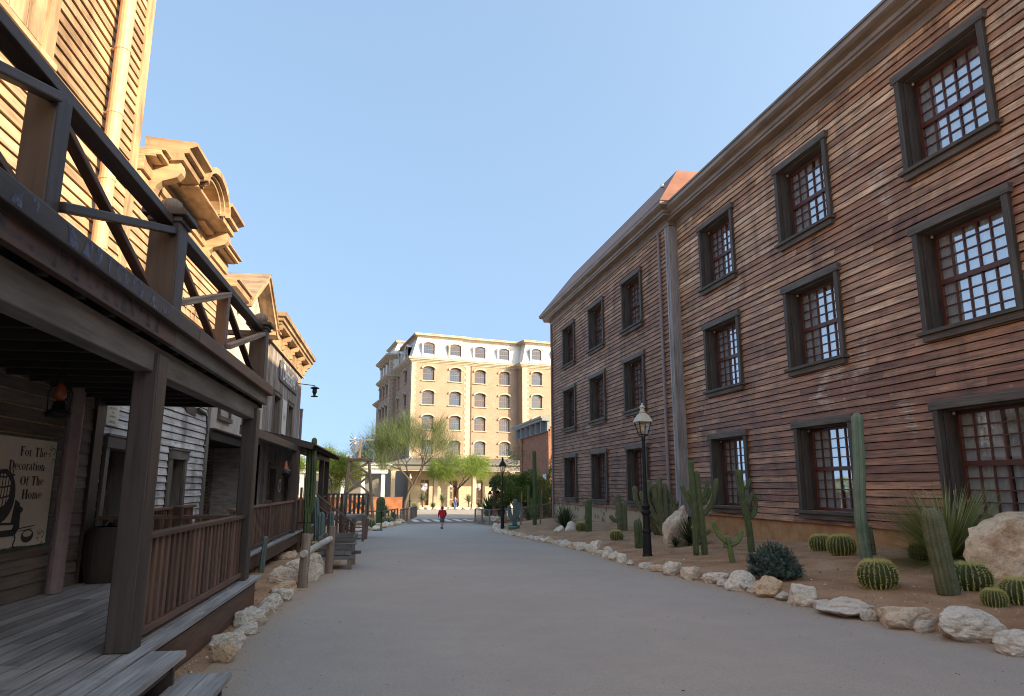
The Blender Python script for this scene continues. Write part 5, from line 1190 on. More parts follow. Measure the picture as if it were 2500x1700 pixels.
cactus('candelabra_cactus', 'tall green cactus leaning left with three arms on its right, just left of the bush', [('stem', px3([(565, 1100), (556, 1000), (545, 910), (520, 800), (500, 720), (483, 620), (474, 550)], bx, by, s3), .088), ('arm', px3([(512, 665), (535, 650), (550, 620), (556, 605)], bx, by, s3), .05), ('arm', px3([(530, 770), (552, 750), (566, 715), (570, 695)], bx, by, s3), .05), ('arm', px3([(552, 865), (585, 845), (596, 790), (592, 725)], bx, by, s3), .06)], M['cactus'], M['spinegray'], 8, 4, .022, base=CB(9.55, 16.3))
cactus('columnar_cactus', 'short thick green column cactus left beside the street lamp foot', [('stem', V([(0, 0), (-.02, .75)]), .125)], M['cactus'], M['spinegray'], 10, 1, .02, base=CB(8.07, 20.0))
cactus('branched_cactus', 'grey green cactus with paired stems and a low left arm, before the rubble base', [('stem', V([(0, 0), (-.05, .7), (-.10, 1.45)]), .13), ('stem', V([(.15, 0), (.16, .5), (.15, 1.1)]), .125), ('arm', V([(-.05, .45), (-.3, .5), (-.38, .62)]), .085)], M['cactushairy'], M['spinegray'], 10, 1, .03, base=CB(10.37, 27.6))
cactus('columnar_cactus', 'straight green column cactus right of the small barrel in the far bed', [('stem', V([(0, 0), (.02, 1.25)]), .15)], M['cactus'], M['spinegray'], 10, 1, .03, base=CB(9.54, 29.3))
cl = []
for k in range(13):
    a = (k-6)/6; y0 = random.uniform(-.35, .35); cl.append(('stem', [(.15*a, y0, 0), (.15*a+a*.25-.15, y0*1.1, .7), (.15*a+a*.55-.22, y0*1.3, 1.25), (a*.62-.30+.1*sin(k*3), y0*1.5, random.uniform(1.5, 2.05)-.55*max(0, a))], .10))
cactus('cactus_cluster', 'dense cluster of dark curved cactus stems behind the street lamp, against the wall', cl, M['cactushairy'], M['spinegray'], 9, 1, .025, base=CB(10.75, 24.2))
cactus('columnar_cactus', 'tall slim green column cactus with side arms, near the far corner of the wing', [('stem', V([(0, 0), (.02, 2), (.0, 4.0)]), .115), ('arm', V([(-.05, .5), (-.25, .7), (-.34, 1.2), (-.33, 2.1)]), .085), ('arm', V([(.05, .9), (.28, 1.1), (.38, 1.6)]), .08)], M['cactus'], M['spinegray'], 8, 0, base=CB(9.37, 38.3))
cactus('branched_cactus', 'blue-grey branched cactus standing in the teal pot', [('stem', V([(0, .1), (.05, 1.5)]), .13), ('arm', V([(0, .5), (-.25, .7), (-.28, 1.15)]), .12), ('arm', V([(.05, .6), (.22, .8), (.24, 1.35)]), .11)], M['cactusblue'], M['spinegray'], 9, 0, base=CB(8.12, 37.8))
M['teal'] = plain('teal_glazed_pot', (.10, .30, .27), .35)
r = thing('plant_pot', 'round teal pot at the foot of the blue-grey cactus', 'pot', (8.05, 37.7, H(8.05, 37.7))); m = MB(); m.lathe((0, 0, 0), [(.24, 0), (.33, .1), (.36, .2), (.33, .2), (.30, .12), (.01, .10)], 20); m.build('body', M['teal'], r, smooth=True)
for x, y, lean, lb in ((9.66, 38.2, .12, 'thin pinkish stake right of the tall slim cactus'), (9.06, 40.46, .08, 'thin stake between the potted cactus and the tall slim one')):
    r = thing('wooden_stake', lb, 'stake', (x, y, H(x, y)-.05)); m = MB(); m.tube([(0, 0, 0), (lean, 0, 1.95)], .045, 8); m.build('stake', M['log'], r)
# left-hand cacti
cactus('columnar_cactus', 'tall twin-columned green cactus rising past the porch roof on the left', [('stem', V([(-.02, 0), (-.02, 1.25)]), .115), ('stem', V([(-.07, 1.2), (-.08, 2.3), (-.08, 3.2)]), .078), ('stem', V([(.01, 1.15), (.09, 1.35), (.10, 2.2), (.06, 3.4)]), .085)], M['cactus'], M['spinegray'], 7, 1, .02, base=(-1.59, 22.5, -.27))
r = thing('wooden_stake', 'reddish wooden stake tied to the twin-columned cactus', 'stake', (-1.80, 22.1, -.28)); m = MB(); m.box(-.035, .035, -.035, .035, 0, 1.98); m.build('stake', M['postred'], r); m = MB(); m.tube([(-.04, -.05, .95), (.2, -.2, .95), (.4, .2, .95)], .012, 6); m.build('tie', M['black'], r)
cactus('columnar_cactus', 'slender blue-tipped column cactus beside the second porch deck', [('stem', V([(0, 0), (.03, .5)]), .058), ('stem', V([(.03, .48), (.05, .74)]), .05)], M['cactusblue'], M['spinegray'], 6, 0, base=(-1.99, 15.7, -.07))
cactus('columnar_cactus', 'pair of blue-grey column cacti right of the twin-columned one', [('stem', V([(0, 0), (-.03, .9), (-.10, 1.6)]), .10), ('stem', V([(.12, 0), (.10, 1.1)]), .12), ('stem', V([(.45, 0), (.42, 1.15)]), .09)], M['cactusblue'], M['spinegray'], 7, 0, base=(-1.35, 23.5, -.30))
cactus('columnar_cactus', 'tall green jointed column cactus in front of the landing rail', [('stem', V([(0, 0), (.05, 1.4)]), .10), ('stem', V([(.04, 1.38), (.02, 2.6), (.06, 3.7)]), .12), ('stem', V([(.10, 1.0), (.12, 1.35)]), .08)], M['cactus'], M['spinegray'], 7, 0, base=(-2.35, 32.0, -.5))
cactus('columnar_cactus', 'thick dark green column cactus behind the left fence by the sign post', [('stem', V([(0, 0), (.0, 1.6)]), .30)], M['cactus'], M['spinegray'], 14, 1, .05, base=(1.25, 49.5, -.9))
# ---------- spiky plants ----------
def blades(n, L, w, seed, spread=(10, 88), curve=.35, up=.15, rise=0.0, thick=False):
    m = MB(); rr = random.Random(seed)
    for i in range(n):
        az = rr.uniform(0, 2*pi); el = radians(90-rr.uniform(*spread)); ln = L*rr.uniform(.75, 1.08)
        d = Vector((cos(az)*cos(el), sin(az)*cos(el), sin(el))); sd = Vector((-sin(az), cos(az), 0)); p = Vector((0, 0, up+rr.uniform(0, rise))); K = 5; rnd = rr.random(); prev = None
        for k in range(K+1):
            t = k/K; ww = w*(.6+.8*min(t*3, 1))*(1-t**2.2)+.0008
            a, b = p-sd*ww/2, p+sd*ww/2
            if prev: m.quad(prev[0], prev[1], b, a, [(0, 0)]*4, rnd)
            prev = (a, b); p = p+d*ln/K; d = (d+Vector((0, 0, -curve*(1-abs(d.z))*.35))).normalized()
    return m
M['agave'] = leafm('dark_agave_leaves', (.035, .06, .025), (.06, .095, .035), (.12, .14, .05), .5, .1)
M['bluegreen'] = leafm('blue_green_yucca_leaves', (.11, .16, .10), (.18, .24, .15), (.30, .34, .20), .5, .15)
M['grassy'] = leafm('grass_tree_leaves', (.14, .17, .05), (.25, .29, .09), (.48, .44, .2), .5, .3)
M['trunk'] = wood('rough_grey_trunk', [(.14, .11, .085), (.19, .15, .12)], .9, 12, .4, None, .8)
M['drytip'] = plain('pinkish_dry_tips', (.42, .27, .16), .8)
def spiky(name, label, x, y, n, L, w, mt, seed, trunk=0, z=None, cat='plant', group=None, **k):
    r = thing(name, label, cat, (x, y, (H(x, y) if z is None else z)), 0, group)
    b = blades(n, L, w, seed, up=trunk+.03, **k).build('leaves', mt, r)
    if trunk: m = MB(); m.tube([(0, 0, -.05), (.03, 0, trunk*.5), (0, 0, trunk+.1)], [.13, .10, .12], 9); m.build('trunk', M['trunk'], r)
    return r
gt = spiky('spiky_grass_plant', 'big fountain of narrow green leaves with pale tips, in front of the huge boulder', 10.75, 11.45, 1300, 1.75, .016, M['grassy'], 5, spread=(28, 100), curve=.28)
tm = MB(); rr_ = random.Random(9)
for i in range(90):
    az = rr_.uniform(0, 2*pi); el = radians(rr_.uniform(5, 75)); d = Vector((cos(az)*cos(el), sin(az)*cos(el), sin(el))); p = d*1.42+Vector((0, 0, -.08)); tm.beam(p, p+d*.09, .014, .006)
tm.build('dry_tips', M['drytip'], gt)
spiky('spiky_yucca', 'dark spiky yucca behind the candelabra cactus, right of the pointed boulder', 9.75, 20.0, 260, .85, .028, M['agave'], 6, spread=(5, 92))
spiky('spiky_yucca', 'dark green spiky yucca with a pale flower stem near the wing corner', 9.7, 33.4, 260, 1.15, .04, M['agave'], 7, spread=(5, 95))
spiky('small_dry_shrub', 'small brown-green shrub at the foot of the pointed boulder', 9.05, 19.6, 120, .32, .02, M['agave'], 8, spread=(5, 100))
# dense little-leaved bush
def bushmesh(blobs, n, leaf, seed, aspect=3, flat=0, inner=.45, droop=0):
    """many leaf faces spread through ellipsoids [(c, r(3))]"""
    m = MB(); rr = random.Random(seed); vol = [r[0]*r[1]*r[2] for c, r in blobs]; T = sum(vol)
    for (c, r), v in zip(blobs, vol):
        shade = rr.random()
        for i in range(int(n*v/T)):
            d = Vector((rr.gauss(0, 1), rr.gauss(0, 1), rr.gauss(0, 1))).normalized(); q = (inner+(1-inner)*rr.random()**.5)
            q *= .82+.28*noise.noise(d*2.3+Vector((seed, shade*9, 0)))
            p = Vector(c)+Vector((d.x*r[0], d.y*r[1], d.z*r[2]))*q
            a = (d*.8+Vector((rr.gauss(0, .6), rr.gauss(0, .6), rr.gauss(0, .6)-droop))).normalized(); b = a.cross(Vector((rr.gauss(0, 1), rr.gauss(0, 1), rr.gauss(0, 1)))).normalized()
            L = leaf*rr.uniform(.6, 1.3); w = L/aspect/2; rnd = min(1, max(0, .35*shade+.65*rr.random()))
            m.poly([p, p+a*L*.5+b*w, p+a*L, p+a*L*.5-b*w], rnd)
    return m
M['darkbush'] = leafm('blue_dark_bush_leaves', (.045, .075, .055), (.08, .125, .095), (.14, .20, .155), .5, .1)
r = thing('round_bush', 'round dark blue-green bush standing in front of the bed, by the stone border', 'bush', (7.35, 11.8, H(7.35, 11.8)-.02))
m = MB(); rr_ = random.Random(4)
for i in range(900):                                         # leafy shoots
    d = Vector((rr_.gauss(0, 1), rr_.gauss(0, 1), abs(rr_.gauss(0, .9))+.02)).normalized(); q = rr_.uniform(.45, 1.0)*(.9+.2*noise.noise(d*2.5)); p = Vector((d.x*.50*q, d.y*.50*q, .10+d.z*.56*q)); sh = (d+Vector((0, 0, .45))).normalized(); rnd0 = rr_.random()
    for k in range(26):
        t = k/26; c = p+sh*(t-.5)*.13; a = (sh*.9+Vector((rr_.gauss(0, 1), rr_.gauss(0, 1), rr_.gauss(0, 1))).normalized()*.9).normalized(); b = a.cross(sh)
        b = b.normalized()*.006 if b.length > .01 else Vector((.004, 0, 0)); m.poly([c, c+a*.026+b, c+a*.056, c+a*.026-b], .5*rnd0+.5*rr_.random())
m.build('foliage', M['darkbush'], r)
m = MB(); m.lathe((0, 0, 0), [(.05, 0), (.18, .12), (.24, .24), (.18, .34), (.02, .40)], 12); m.build('inner_twigs', M['agave'], r)
# ===== street lamps =====
def street_lamp(name, label, x, y, h=3.97, head='lampcream', z=None, group='street lamps'):
    r = thing(name, label, 'street lamp', (x, y, H(x, y)-.02 if z is None else z), 0, group); k = h/3.97
    m = MB(); m.lathe((0, 0, 0), [(.13, 0), (.13, .06), (.115, .10), (.105, .55), (.10, .60), (.125, .63), (.125, .68), (.095, .72), (.085, 1.05), (.12, 1.10), (.125, 1.15), (.085, 1.19), (.10, 1.25), (.115, 1.29), (.07, 1.35), (.055, 1.45), (.045, 2.2*k), (.040, 2.95*k), (.055, 2.97*k), (.055, 3.02*k), (.035, 3.05*k)], 18); m.build('post', M['black'], r, smooth=False)
    z0 = 3.05*k; m = MB()
    def ring(rr, zz, n=4, a0=45): return [(rr*cos(radians(a0+90*i)), rr*sin(radians(a0+90*i)), zz) for i in range(4)]
    lo, hi = ring(.13, z0+.08), ring(.235, z0+.42)
    for i in range(4):
        m.beam(lo[i], hi[i], .018, .018); m.beam(lo[i], lo[(i+1) % 4], .018, .018); m.beam(hi[i], hi[(i+1) % 4], .02, .02); m.beam((0, 0, z0-.02), lo[i], .015, .015)
    m.build('lantern_frame', M['black'], r)
    m = MB(); lo2, hi2 = ring(.125, z0+.09), ring(.228, z0+.415)
    for i in range(4): m.quad(lo2[i], lo2[(i+1) % 4], hi2[(i+1) % 4], hi2[i])
    m.build('lantern_glass', M['lampglass'], r)
    m = MB(); m.lathe((0, 0, z0+.12), [(.03, 0), (.055, .06), (.055, .18), (.02, .24)], 10); m.build('bulb', M['lampcream'], r)
    m = MB(); a_, b_, c_ = ring(.285, z0+.42), ring(.16, z0+.60), ring(.075, z0+.66); a0_ = ring(.26, z0+.405)
    for p, q in ((a0_, a_), (a_, b_), (b_, c_)):
        for i in range(4): m.quad(p[i], p[(i+1) % 4], q[(i+1) % 4], q[i])
    m.poly(a0_); m.lathe((0, 0, z0+.655), [(.075, 0), (.085, .03), (.06, .06), (.06, .12), (.085, .14), (.04, .20), (.02, .22), (.03, .245), (.001, .27)], 14); m.build('lantern_roof', M[head], r, smooth=False)
    return r
street_lamp('street_lamp', 'black lamp post with a cream four-sided lantern roof, nearest, in the right-hand cactus bed', 7.20, 17.3)
street_lamp('street_lamp', 'all-black lamp post with a black lantern roof, farther off by the mesh fence', 7.95, 40.3, 4.16, 'black')
street_lamp('street_lamp', 'distant grey lamp post with a pale lantern before the terracotta wall', 5.2, 80, 4.3, 'lampcream', z=g(80))
# ===== palms of the far beds, fences =====
M['meshpost'] = M['log']
def fence(name, label, pts, h=1.0, sp=1.35, rail=True, wire='lattice', mt='log', bottom=False):
    r = thing(name, label, 'fence', (pts[0][0], pts[0][1], pts[0][2])); ox = Vector(pts[0]); w = MB(); rl = MB()
    for i in range(len(pts)-1):
        a, b = Vector(pts[i])-ox, Vector(pts[i+1])-ox; n = max(1, int(round((b-a).length/sp)))
        for k in range(n+(i == len(pts)-2)):
            p = a.lerp(b, k/n); m = MB(); m.box(p.x-.05, p.x+.05, p.y-.05, p.y+.05, p.z-.1, p.z+h); m.build('post', M[mt], r)
        rl.beam(a+Vector((0, 0, h+.02)), b+Vector((0, 0, h+.02)), .10, .07)
        if bottom: rl.beam(a+Vector((0, 0, .08)), b+Vector((0, 0, .08)), .08, .12)
        L = (b-a).length; d = (b-a)/L
        if wire:
            st = .22 if wire == 'lattice' else .5; t = -h
            while t < L:
                for s_ in (1, -1):
                    t0, t1 = t, t+h; c0, c1 = max(0, t0), min(L, t1)
                    if c1 > c0:
                        z0, z1 = (c0-t0), (c1-t0); z0, z1 = (z0, z1) if s_ == 1 else (h-z0, h-z1)
                        w.beam(a+d*c0+Vector((0, 0, z0+.02)), a+d*c1+Vector((0, 0, z1+.02)), .012 if wire == 'lattice' else .03, .012 if wire == 'lattice' else .03)
                t += st
    rl.build('rail', M[mt], r)
    if wire: w.build('lattice', M['log'], r)
    return r
G_ = lambda x, y: (x, y, g(y))
fence('wooden_fence', 'low grey post-and-rail fence along the left bed before the windmill', [G_(.05, 45.6), G_(1.5, 47.2), G_(2.55, 52.5)], 1.0, 1.5, wire=None, mt='graybeam')
fence('mesh_fence', 'sunlit low mesh fence with pale rail, at the far end of the left wooden fence', [G_(2.8, 52.8), G_(3.8, 58), G_(4.9, 65.4)], .95, 1.6, wire='lattice')
fence('mesh_fence', 'low mesh fence on a timber kerb, turning the corner behind the far lamp post', [(8.05, 51.0, g(51)), (8.5, 47.6, g(47.6)), (10.6, 46.8, -.72), (13.2, 46.3, -.35)], 1.0, 1.5, wire='lattice', bottom=True)
hr = thing('hitching_rail', 'log hitching rail of two posts and a pale round crossbar, left of the street', 'hitching rail', (-.97, 13.2, -.02))
m = MB(); m.tube([(0, 0, 0), (.03, 0, .93)], [.088, .08], 12); m.build('post', M['log'], hr, smooth=False, bevel=.006)
m = MB(); m.tube([(.34, 2.35, -.05), (.38, 2.35, .93)], [.085, .075], 12); m.build('post', M['log'], hr, bevel=.006)
M['palelog'] = wood('peeled_pale_log', [(.42, .37, .32), (.50, .45, .40)], .75, 14, .3)
m = MB(); m.tube([(0, -.17, .60), (.36, 2.38, .68)], .062, 12); m.build('crossbar', M['palelog'], hr, bevel=.005)
# ===== ore cart =====
ct = thing('wooden_cart', 'small dark grey plank cart box on squared legs at the left edge of the street', 'cart', (-.50, 17.05, -.09), radians(-3))
hw, hl = .33, .66
m = MB()
for k in range(3):
    z = .33+k*.132; e = .022*k
    for sy_ in (-1, 1): m.box(-hw-e, hw+e, sy_*(hl+e)-.015, sy_*(hl+e)+.015, z, z+.128)
    for sx_ in (-1, 1): m.box(sx_*(hw+e)-.015, sx_*(hw+e)+.015, -hl-e+.016, hl+e-.016, z, z+.128)
m.box(-hw+.015, hw-.015, -hl+.015, hl-.015, .31, .345); m.build('box', M['cartwood'], ct, bevel=.005)
m = MB()
for sy_ in (-hl-.05, hl+.05):
    for z in (.56,): m.box(-hw-.03, hw+.13, sy_-.012, sy_+.012, z, z+.035)
for x_ in (-.2, .18): m.box(x_-.03, x_+.03, -hl-.05, -hl-.018, .33, .455)
m.build('battens', M['cartwood'], ct, bevel=.004)
m = MB(); m.box(-hw-.02, hw+.10, -hl-.05, -hl+.05, .235, .308); m.box(-hw-.02, hw+.16, hl-.05, hl+.05, .235, .308); m.build('bearers', M['cartwood'], ct, bevel=.008)
for lx, ly in ((-hw+.04, -hl), (hw-.02, -hl), (-hw+.04, hl), (hw-.02, hl)):
    m = MB(); m.box(lx-.05, lx+.05, ly-.04, ly+.04, 0, .234); m.build('leg', M['log'], ct, bevel=.006)
# sign post in front of the fence
sp_ = thing('signpost', 'thin dark post with a slanted top plate, on the street before the left fence', 'post', (1.15, 43.0, g(43)))
m = MB(); m.tube([(0, 0, 0), (0, 0, 1.15)], .035, 8); m.box(-.5, .1, -.35, .35, 0, .03); m.build('post', M['black'], sp_); m = MB(); m.beam((-.15, 0, 1.0), (.12, 0, 1.22), .3, .03); m.build('plate', M['black'], sp_)
# ===== windmill =====
wm = thing('windmill', 'small wooden lattice windmill tower with a cream bladed wheel, behind the left fence', 'windmill', (-.35, 60.0, g(60)))
M['towerwood'] = wood('brown_tower_timber', [(.20, .135, .085), (.27, .185, .12)], .8, 12, .35)
lo, hi = 1.25, .78
def cr(z): return lo+(hi-lo)*z/4.75
for sx_, sy_ in ((-1, -1), (1, -1), (1, 1), (-1, 1)):
    m = MB(); m.beam((sx_*lo, sy_*lo, 0), (sx_*hi, sy_*hi, 4.75), .17, .17); m.build('leg', M['towerwood'], wm)
m = MB()
lv = [.1, 2.0, 3.6, 4.7]
for i in range(3):
    a, b = lv[i], lv[i+1]
    for k in range(4):
        c = [(-1, -1), (1, -1), (1, 1), (-1, 1)]; p, q = c[k], c[(k+1) % 4]
        m.beam((p[0]*cr(a), p[1]*cr(a), a), (q[0]*cr(b), q[1]*cr(b), b), .07, .15, (0, 0, 1)); m.beam((q[0]*cr(a), q[1]*cr(a), a), (p[0]*cr(b), p[1]*cr(b), b), .07, .15, (0, 0, 1))
m.build('bracing', M['towerwood'], wm)
m = MB()
for z in (2.0, 3.6):
    for k in range(4): c = [(-1, -1), (1, -1), (1, 1), (-1, 1)]; p, q = c[k], c[(k+1) % 4]; rr = cr(z)*1.18; m.beam((p[0]*rr, p[1]*cr(z), z), (q[0]*rr, q[1]*cr(z), z), .08, .10) if k % 2 == 0 else m.beam((p[0]*cr(z), p[1]*cr(z), z), (q[0]*cr(z), q[1]*cr(z), z), .08, .10)
m.box(-1.05, 1.05, -1.0, 1.0, 4.75, 4.87); m.box(-1.05, 1.05, -1.05, -.95, 4.87, 5.0); m.box(-1.05, 1.05, .95, 1.05, 4.87, 5.0); m.build('platform', M['towerwood'], wm)
m = MB(); m.beam((0, 0, 4.8), (0, 0, 6.55), .2, .2, (1, 0, 0)); m.beam((-.35, 0, 6.5), (1.1, .1, 6.55), .10, .10); m.build('mast', M['towerwood'], wm)
M['blade'] = plain('cream_wind_blade', (.62, .52, .40), .7)
m = MB(); hub = Vector((-.42, -.25, 6.45)); ax = Vector((-.89, -.45, 0)).normalized(); u1 = Vector((ax.y, -ax.x, 0)); u2 = Vector((0, 0, 1))
for k in range(18):
    t = 2*pi*k/18; d = u1*cos(t)+u2*sin(t); q = (u2*cos(t)-u1*sin(t))*.9+ax*.45; m.quad(hub+d*.30-q*.03, hub+d*1.05-q*.085, hub+d*1.05+q*.085, hub+d*.30+q*.03, None, k/22)
    m.beam(hub+d*.05, hub+d*.32, .02, .02)
m.build('wheel', M['blade'], wm)
# ===== far brick building beside the wing =====
bb = Wthing('brick_shop', 'dark red brick building with a grey bracketed cornice, just behind the timber wing', 'building', 13.5, 52, -.5)
M['redbrick'] = brick('old_red_brick', (.50, .19, .10), (.30, .10, .06), (.34, .22, .15), .42, .13, .014)
M['graytrim'] = plain('blue_grey_painted_trim', (.30, .31, .31), .6)
m = MB(); m.box(13.5, 24, 50.2, 60, -1.2, 6.0); m.build('wall', M['redbrick'], bb)
m = MB(); m.box(13.38, 13.5, 59.3, 60.0, -1.2, 5.9); m.box(13.38, 13.5, 50.2, 50.8, -1.2, 5.9); m.build('pilaster', M['redbrick'], bb)
m = MB(); m.box(13.30, 13.5, 50.2, 60.05, 5.75, 6.5)
y = 50.8
while y < 59.6:
    m.box(12.95, 13.3, y, y+.12, 5.75, 6.5); y += 1.75
m.build('frieze', M['graytrim'], bb)
m = MB(); m.sweep([(13.5, 50.1), (13.5, 60.05), (24, 60.05)], [(0, 6.5), (.60, 6.52), (.62, 6.66), (.72, 6.72), (.74, 6.86), (0, 6.95)]); m.build('cornice', M['graytrim'], bb)
m = MB(); m.box(13.44, 13.52, 51.3, 52.2, .6, 2.6); m.box(13.44, 13.52, 54.2, 55.1, .6, 2.6); m.build('window', M['curtain'], bb)
# ===== hotel =====
aF = radians(79.0); HP = (6.40, 102.90); HZ = -1.35; HR = -(aF-pi/2)      # local x runs along the front
HT = thing('brick_hotel', 'six-storey cream-brick hotel with white mansard floor and arched windows, closing the street', 'hotel', (HP[0], HP[1], HZ), HR)
hz = lambda z: z-HZ
M['hbrick'] = brick('tan_hotel_brick', (.315, .215, .152), (.275, .183, .13), (.325, .25, .195), .5, .16, .02, vary=(.88, 1.1))
M['quoin'] = brick('cream_quoin_blocks', (.38, .32, .235), (.42, .36, .27), (.24, .2, .15), 1.4, .45, .03, vary=(.9, 1.08))
M['ashlar'] = brick('cream_ashlar', (.38, .32, .24), (.42, .355, .265), (.30, .25, .18), .9, .45, .012, vary=(.92, 1.06))
M['winbrown'] = plain('brown_window_frame', (.16, .085, .05), .5)
M['slate'] = plain('grey_canopy_slate', (.15, .15, .14), .7)
FR = lambda u, z, o: (u, -o, z)                                # o towards the camera
def arch_window(kind='hotel', rw=1.8, rh=2.1):
    """local x along wall 0..rw, y = into the wall, z up; arched head"""
    root = None; m = MB(); rise = .38
    A = [(rw/2-(rw/2+.0)*cos(radians(a)), rh-rise+rise*sin(radians(a))) for a in range(0, 181, 15)]
    # hood mould
    for (ra, za, rb, zb_, y0, y1) in ((1.0, 0, 1.17, .20, -.28, .0),):
        P0 = [(rw/2-(rw/2*ra)*cos(radians(a)), rh-rise+(rise*1.0)*sin(radians(a))+.02) for a in range(-0, 181, 12)]
        P1 = [(rw/2-(rw/2*rb+.08)*cos(radians(a)), rh-rise+(rise+.20)*sin(radians(a))+.02) for a in range(0, 181, 12)]
        for i in range(len(P0)-1):
            q = [P0[i], P0[i+1], P1[i+1], P1[i]]; m.quad(*[(x, y0, z) for x, z in q]); m.quad((q[0][0], y0, q[0][1]), (q[1][0], y0, q[1][1]), (q[1][0], .12, q[1][1]), (q[0][0], .12, q[0][1])); m.quad((q[3][0], y0, q[3][1]), (q[2][0], y0, q[2][1]), (q[2][0], 0, q[2][1]), (q[3][0], 0, q[3][1]))
    m.box(-.25, rw+.25, -.22, .02, -.14, -.02)
    return m, A
def hotel_window(parent, name='window'):
    rw, rh, rise = 1.8, 2.1, .38
    m, A = arch_window(); root = m.build(name, M['stone'], parent)
    f = MB(); y = .22
    f.box(0, .07, y, y+.06, 0, rh-rise); f.box(rw-.07, rw, y, y+.06, 0, rh-rise); f.box(0, rw, y, y+.06, 0, .09); f.box(0, rw, y-.01, y+.06, .95, 1.05); f.box(0, rw, y-.005, y+.06, rh-rise-.05, rh-rise+.03)
    for i in range(1, 5): f.box(rw*i/5-.014, rw*i/5+.014, y+.01, y+.05, .09, rh-rise+rise*sin(math.acos(abs(2*i/5-1))))
    for z in (.38, .67, 1.28, 1.5): f.box(0, rw, y+.01, y+.05, z-.014, z+.014)
    for i in range(len(A)-1): a, b = A[i], A[i+1]; f.quad((a[0], y, a[1]), (b[0], y, b[1]), (b[0]*.94+.054, y, b[1]-.07), (a[0]*.94+.054, y, a[1]-.07))
    f.build('sash', M['winbrown'], root)
    gq = MB(); P = [(0, 0), (rw, 0)]+A[::-1]; gq.poly([(x, y+.045, z) for x, z in P]); gq.build('glass', M['hglass'], root)
    c = MB()
    for a0, a1 in ((.02, .20), (1.6, 1.78)):
        n = 14
        for i in range(n): p, q = a0+(a1-a0)*i/n, a0+(a1-a0)*(i+1)/n; fx = lambda t: y+.16+.04*sin(t*30); c.quad((p, fx(p), 0), (q, fx(q), 0), (q, fx(q), rh-.05), (p, fx(p), rh-.05), None, .5)
    c.build('curtain', M['curtain'], root)
    d = MB(); d.box(-.05, rw+.05, y+.05, y+.7, -.05, rh+.05, skip=(2,)); d.build('room', M['hroom'], root)
    return root
M['hroom'] = plain('sky_tinted_hotel_room', (.06, .10, .19), .9)  # blue room colour stands in for sky reflected in the panes
hw0 = hotel_window(HT)
def spandrels(mb, u, z, rw=1.8, rh=2.1, rise=.38, place=None, mi=0, r=.5):
    A = [(u+rw/2-(rw/2)*cos(radians(a)), z+rh-rise+rise*sin(radians(a))) for a in range(0, 181, 15)]
    for i in range(len(A)-1): p, q = A[i], A[i+1]; mb.quad(place(p[0], p[1], 0), place(q[0], q[1], 0), place(q[0], z+rh, 0), place(p[0], z+rh, 0), [(p[0], p[1]), (q[0], q[1]), (q[0], z+rh), (p[0], z+rh)], r)
U5 = [1.75, 5.98, 10.15, 14.22]; UB = [19.0, 23.0, 27.0]
ROWS = [17.3, 13.66, 9.98, 6.27]
def facade(u0, u1, z0, z1, us, rows, place, dup_rot, off, parent, first=[True]):
    hs = [(u, u+1.8, hz(z), hz(z)+2.1) for u in us for z in rows]
    m = MB(); holed(m, u0, u1, z0, z1, hs, place, .25)
    for (a, b, c, d) in hs: spandrels(m, a, c, place=place)
    m.build('brick_wall', M['hbrick'], parent)
    for u in us:
        for z in rows:
            p = place(u, hz(z), 0)
            if first[0]: hw0.location = p; hw0.rotation_euler = (0, 0, dup_rot); first[0] = False
            else: dup(hw0, p, dup_rot, parent=parent)
facade(0, 9.3, hz(5.0), hz(20), U5[:2], ROWS, lambda u, z, o: (u, -o, z), 0, 0, HT)
facade(9.3, 17.4, hz(5.0), hz(20), U5[2:], ROWS, lambda u, z, o: (u, .35-o, z), 0, 0, HT)
facade(17.4, 31, hz(5.0), hz(20), UB, ROWS, lambda u, z, o: (u, -1.5-o, z), 0, 0, HT)
m = MB(); m.quad((17.4, .35, hz(5)), (17.4, -1.5, hz(5)), (17.4, -1.5, hz(20)), (17.4, .35, hz(20)), [(0, 0), (1.85, 0), (1.85, 15), (0, 15)]); m.quad((9.3, 0, hz(5)), (9.3, .35, hz(5)), (9.3, .35, hz(20)), (9.3, 0, hz(20))); m.build('brick_wall', M['hbrick'], HT)
def quoins(mb, u, y, z0, z1, w0=1.0, w1=.75, side=1, th=.05):
    z = z0; k = 0
    while z < z1-.1:
        w = w0 if k % 2 else w1; mb.box(min(u, u+side*w), max(u, u+side*w), y-th, y+.02, z+.01, min(z1, z+.45)-.01); z += .45; k += 1
m = MB(); quoins(m, 0, 0, hz(4.8), hz(19.95), .72, .55); quoins(m, 9.3, 0, hz(4.8), hz(19.95), 1.0, .75, -1); quoins(m, 17.4, -1.5, hz(4.8), hz(19.95), 1.05, .8); m.build('quoins', M['stone'], HT)
m = MB(); m.tube([(9.62, .2, hz(4.8)), (9.62, .2, hz(20))], .06, 8); m.build('downpipe', M['slate'], HT)
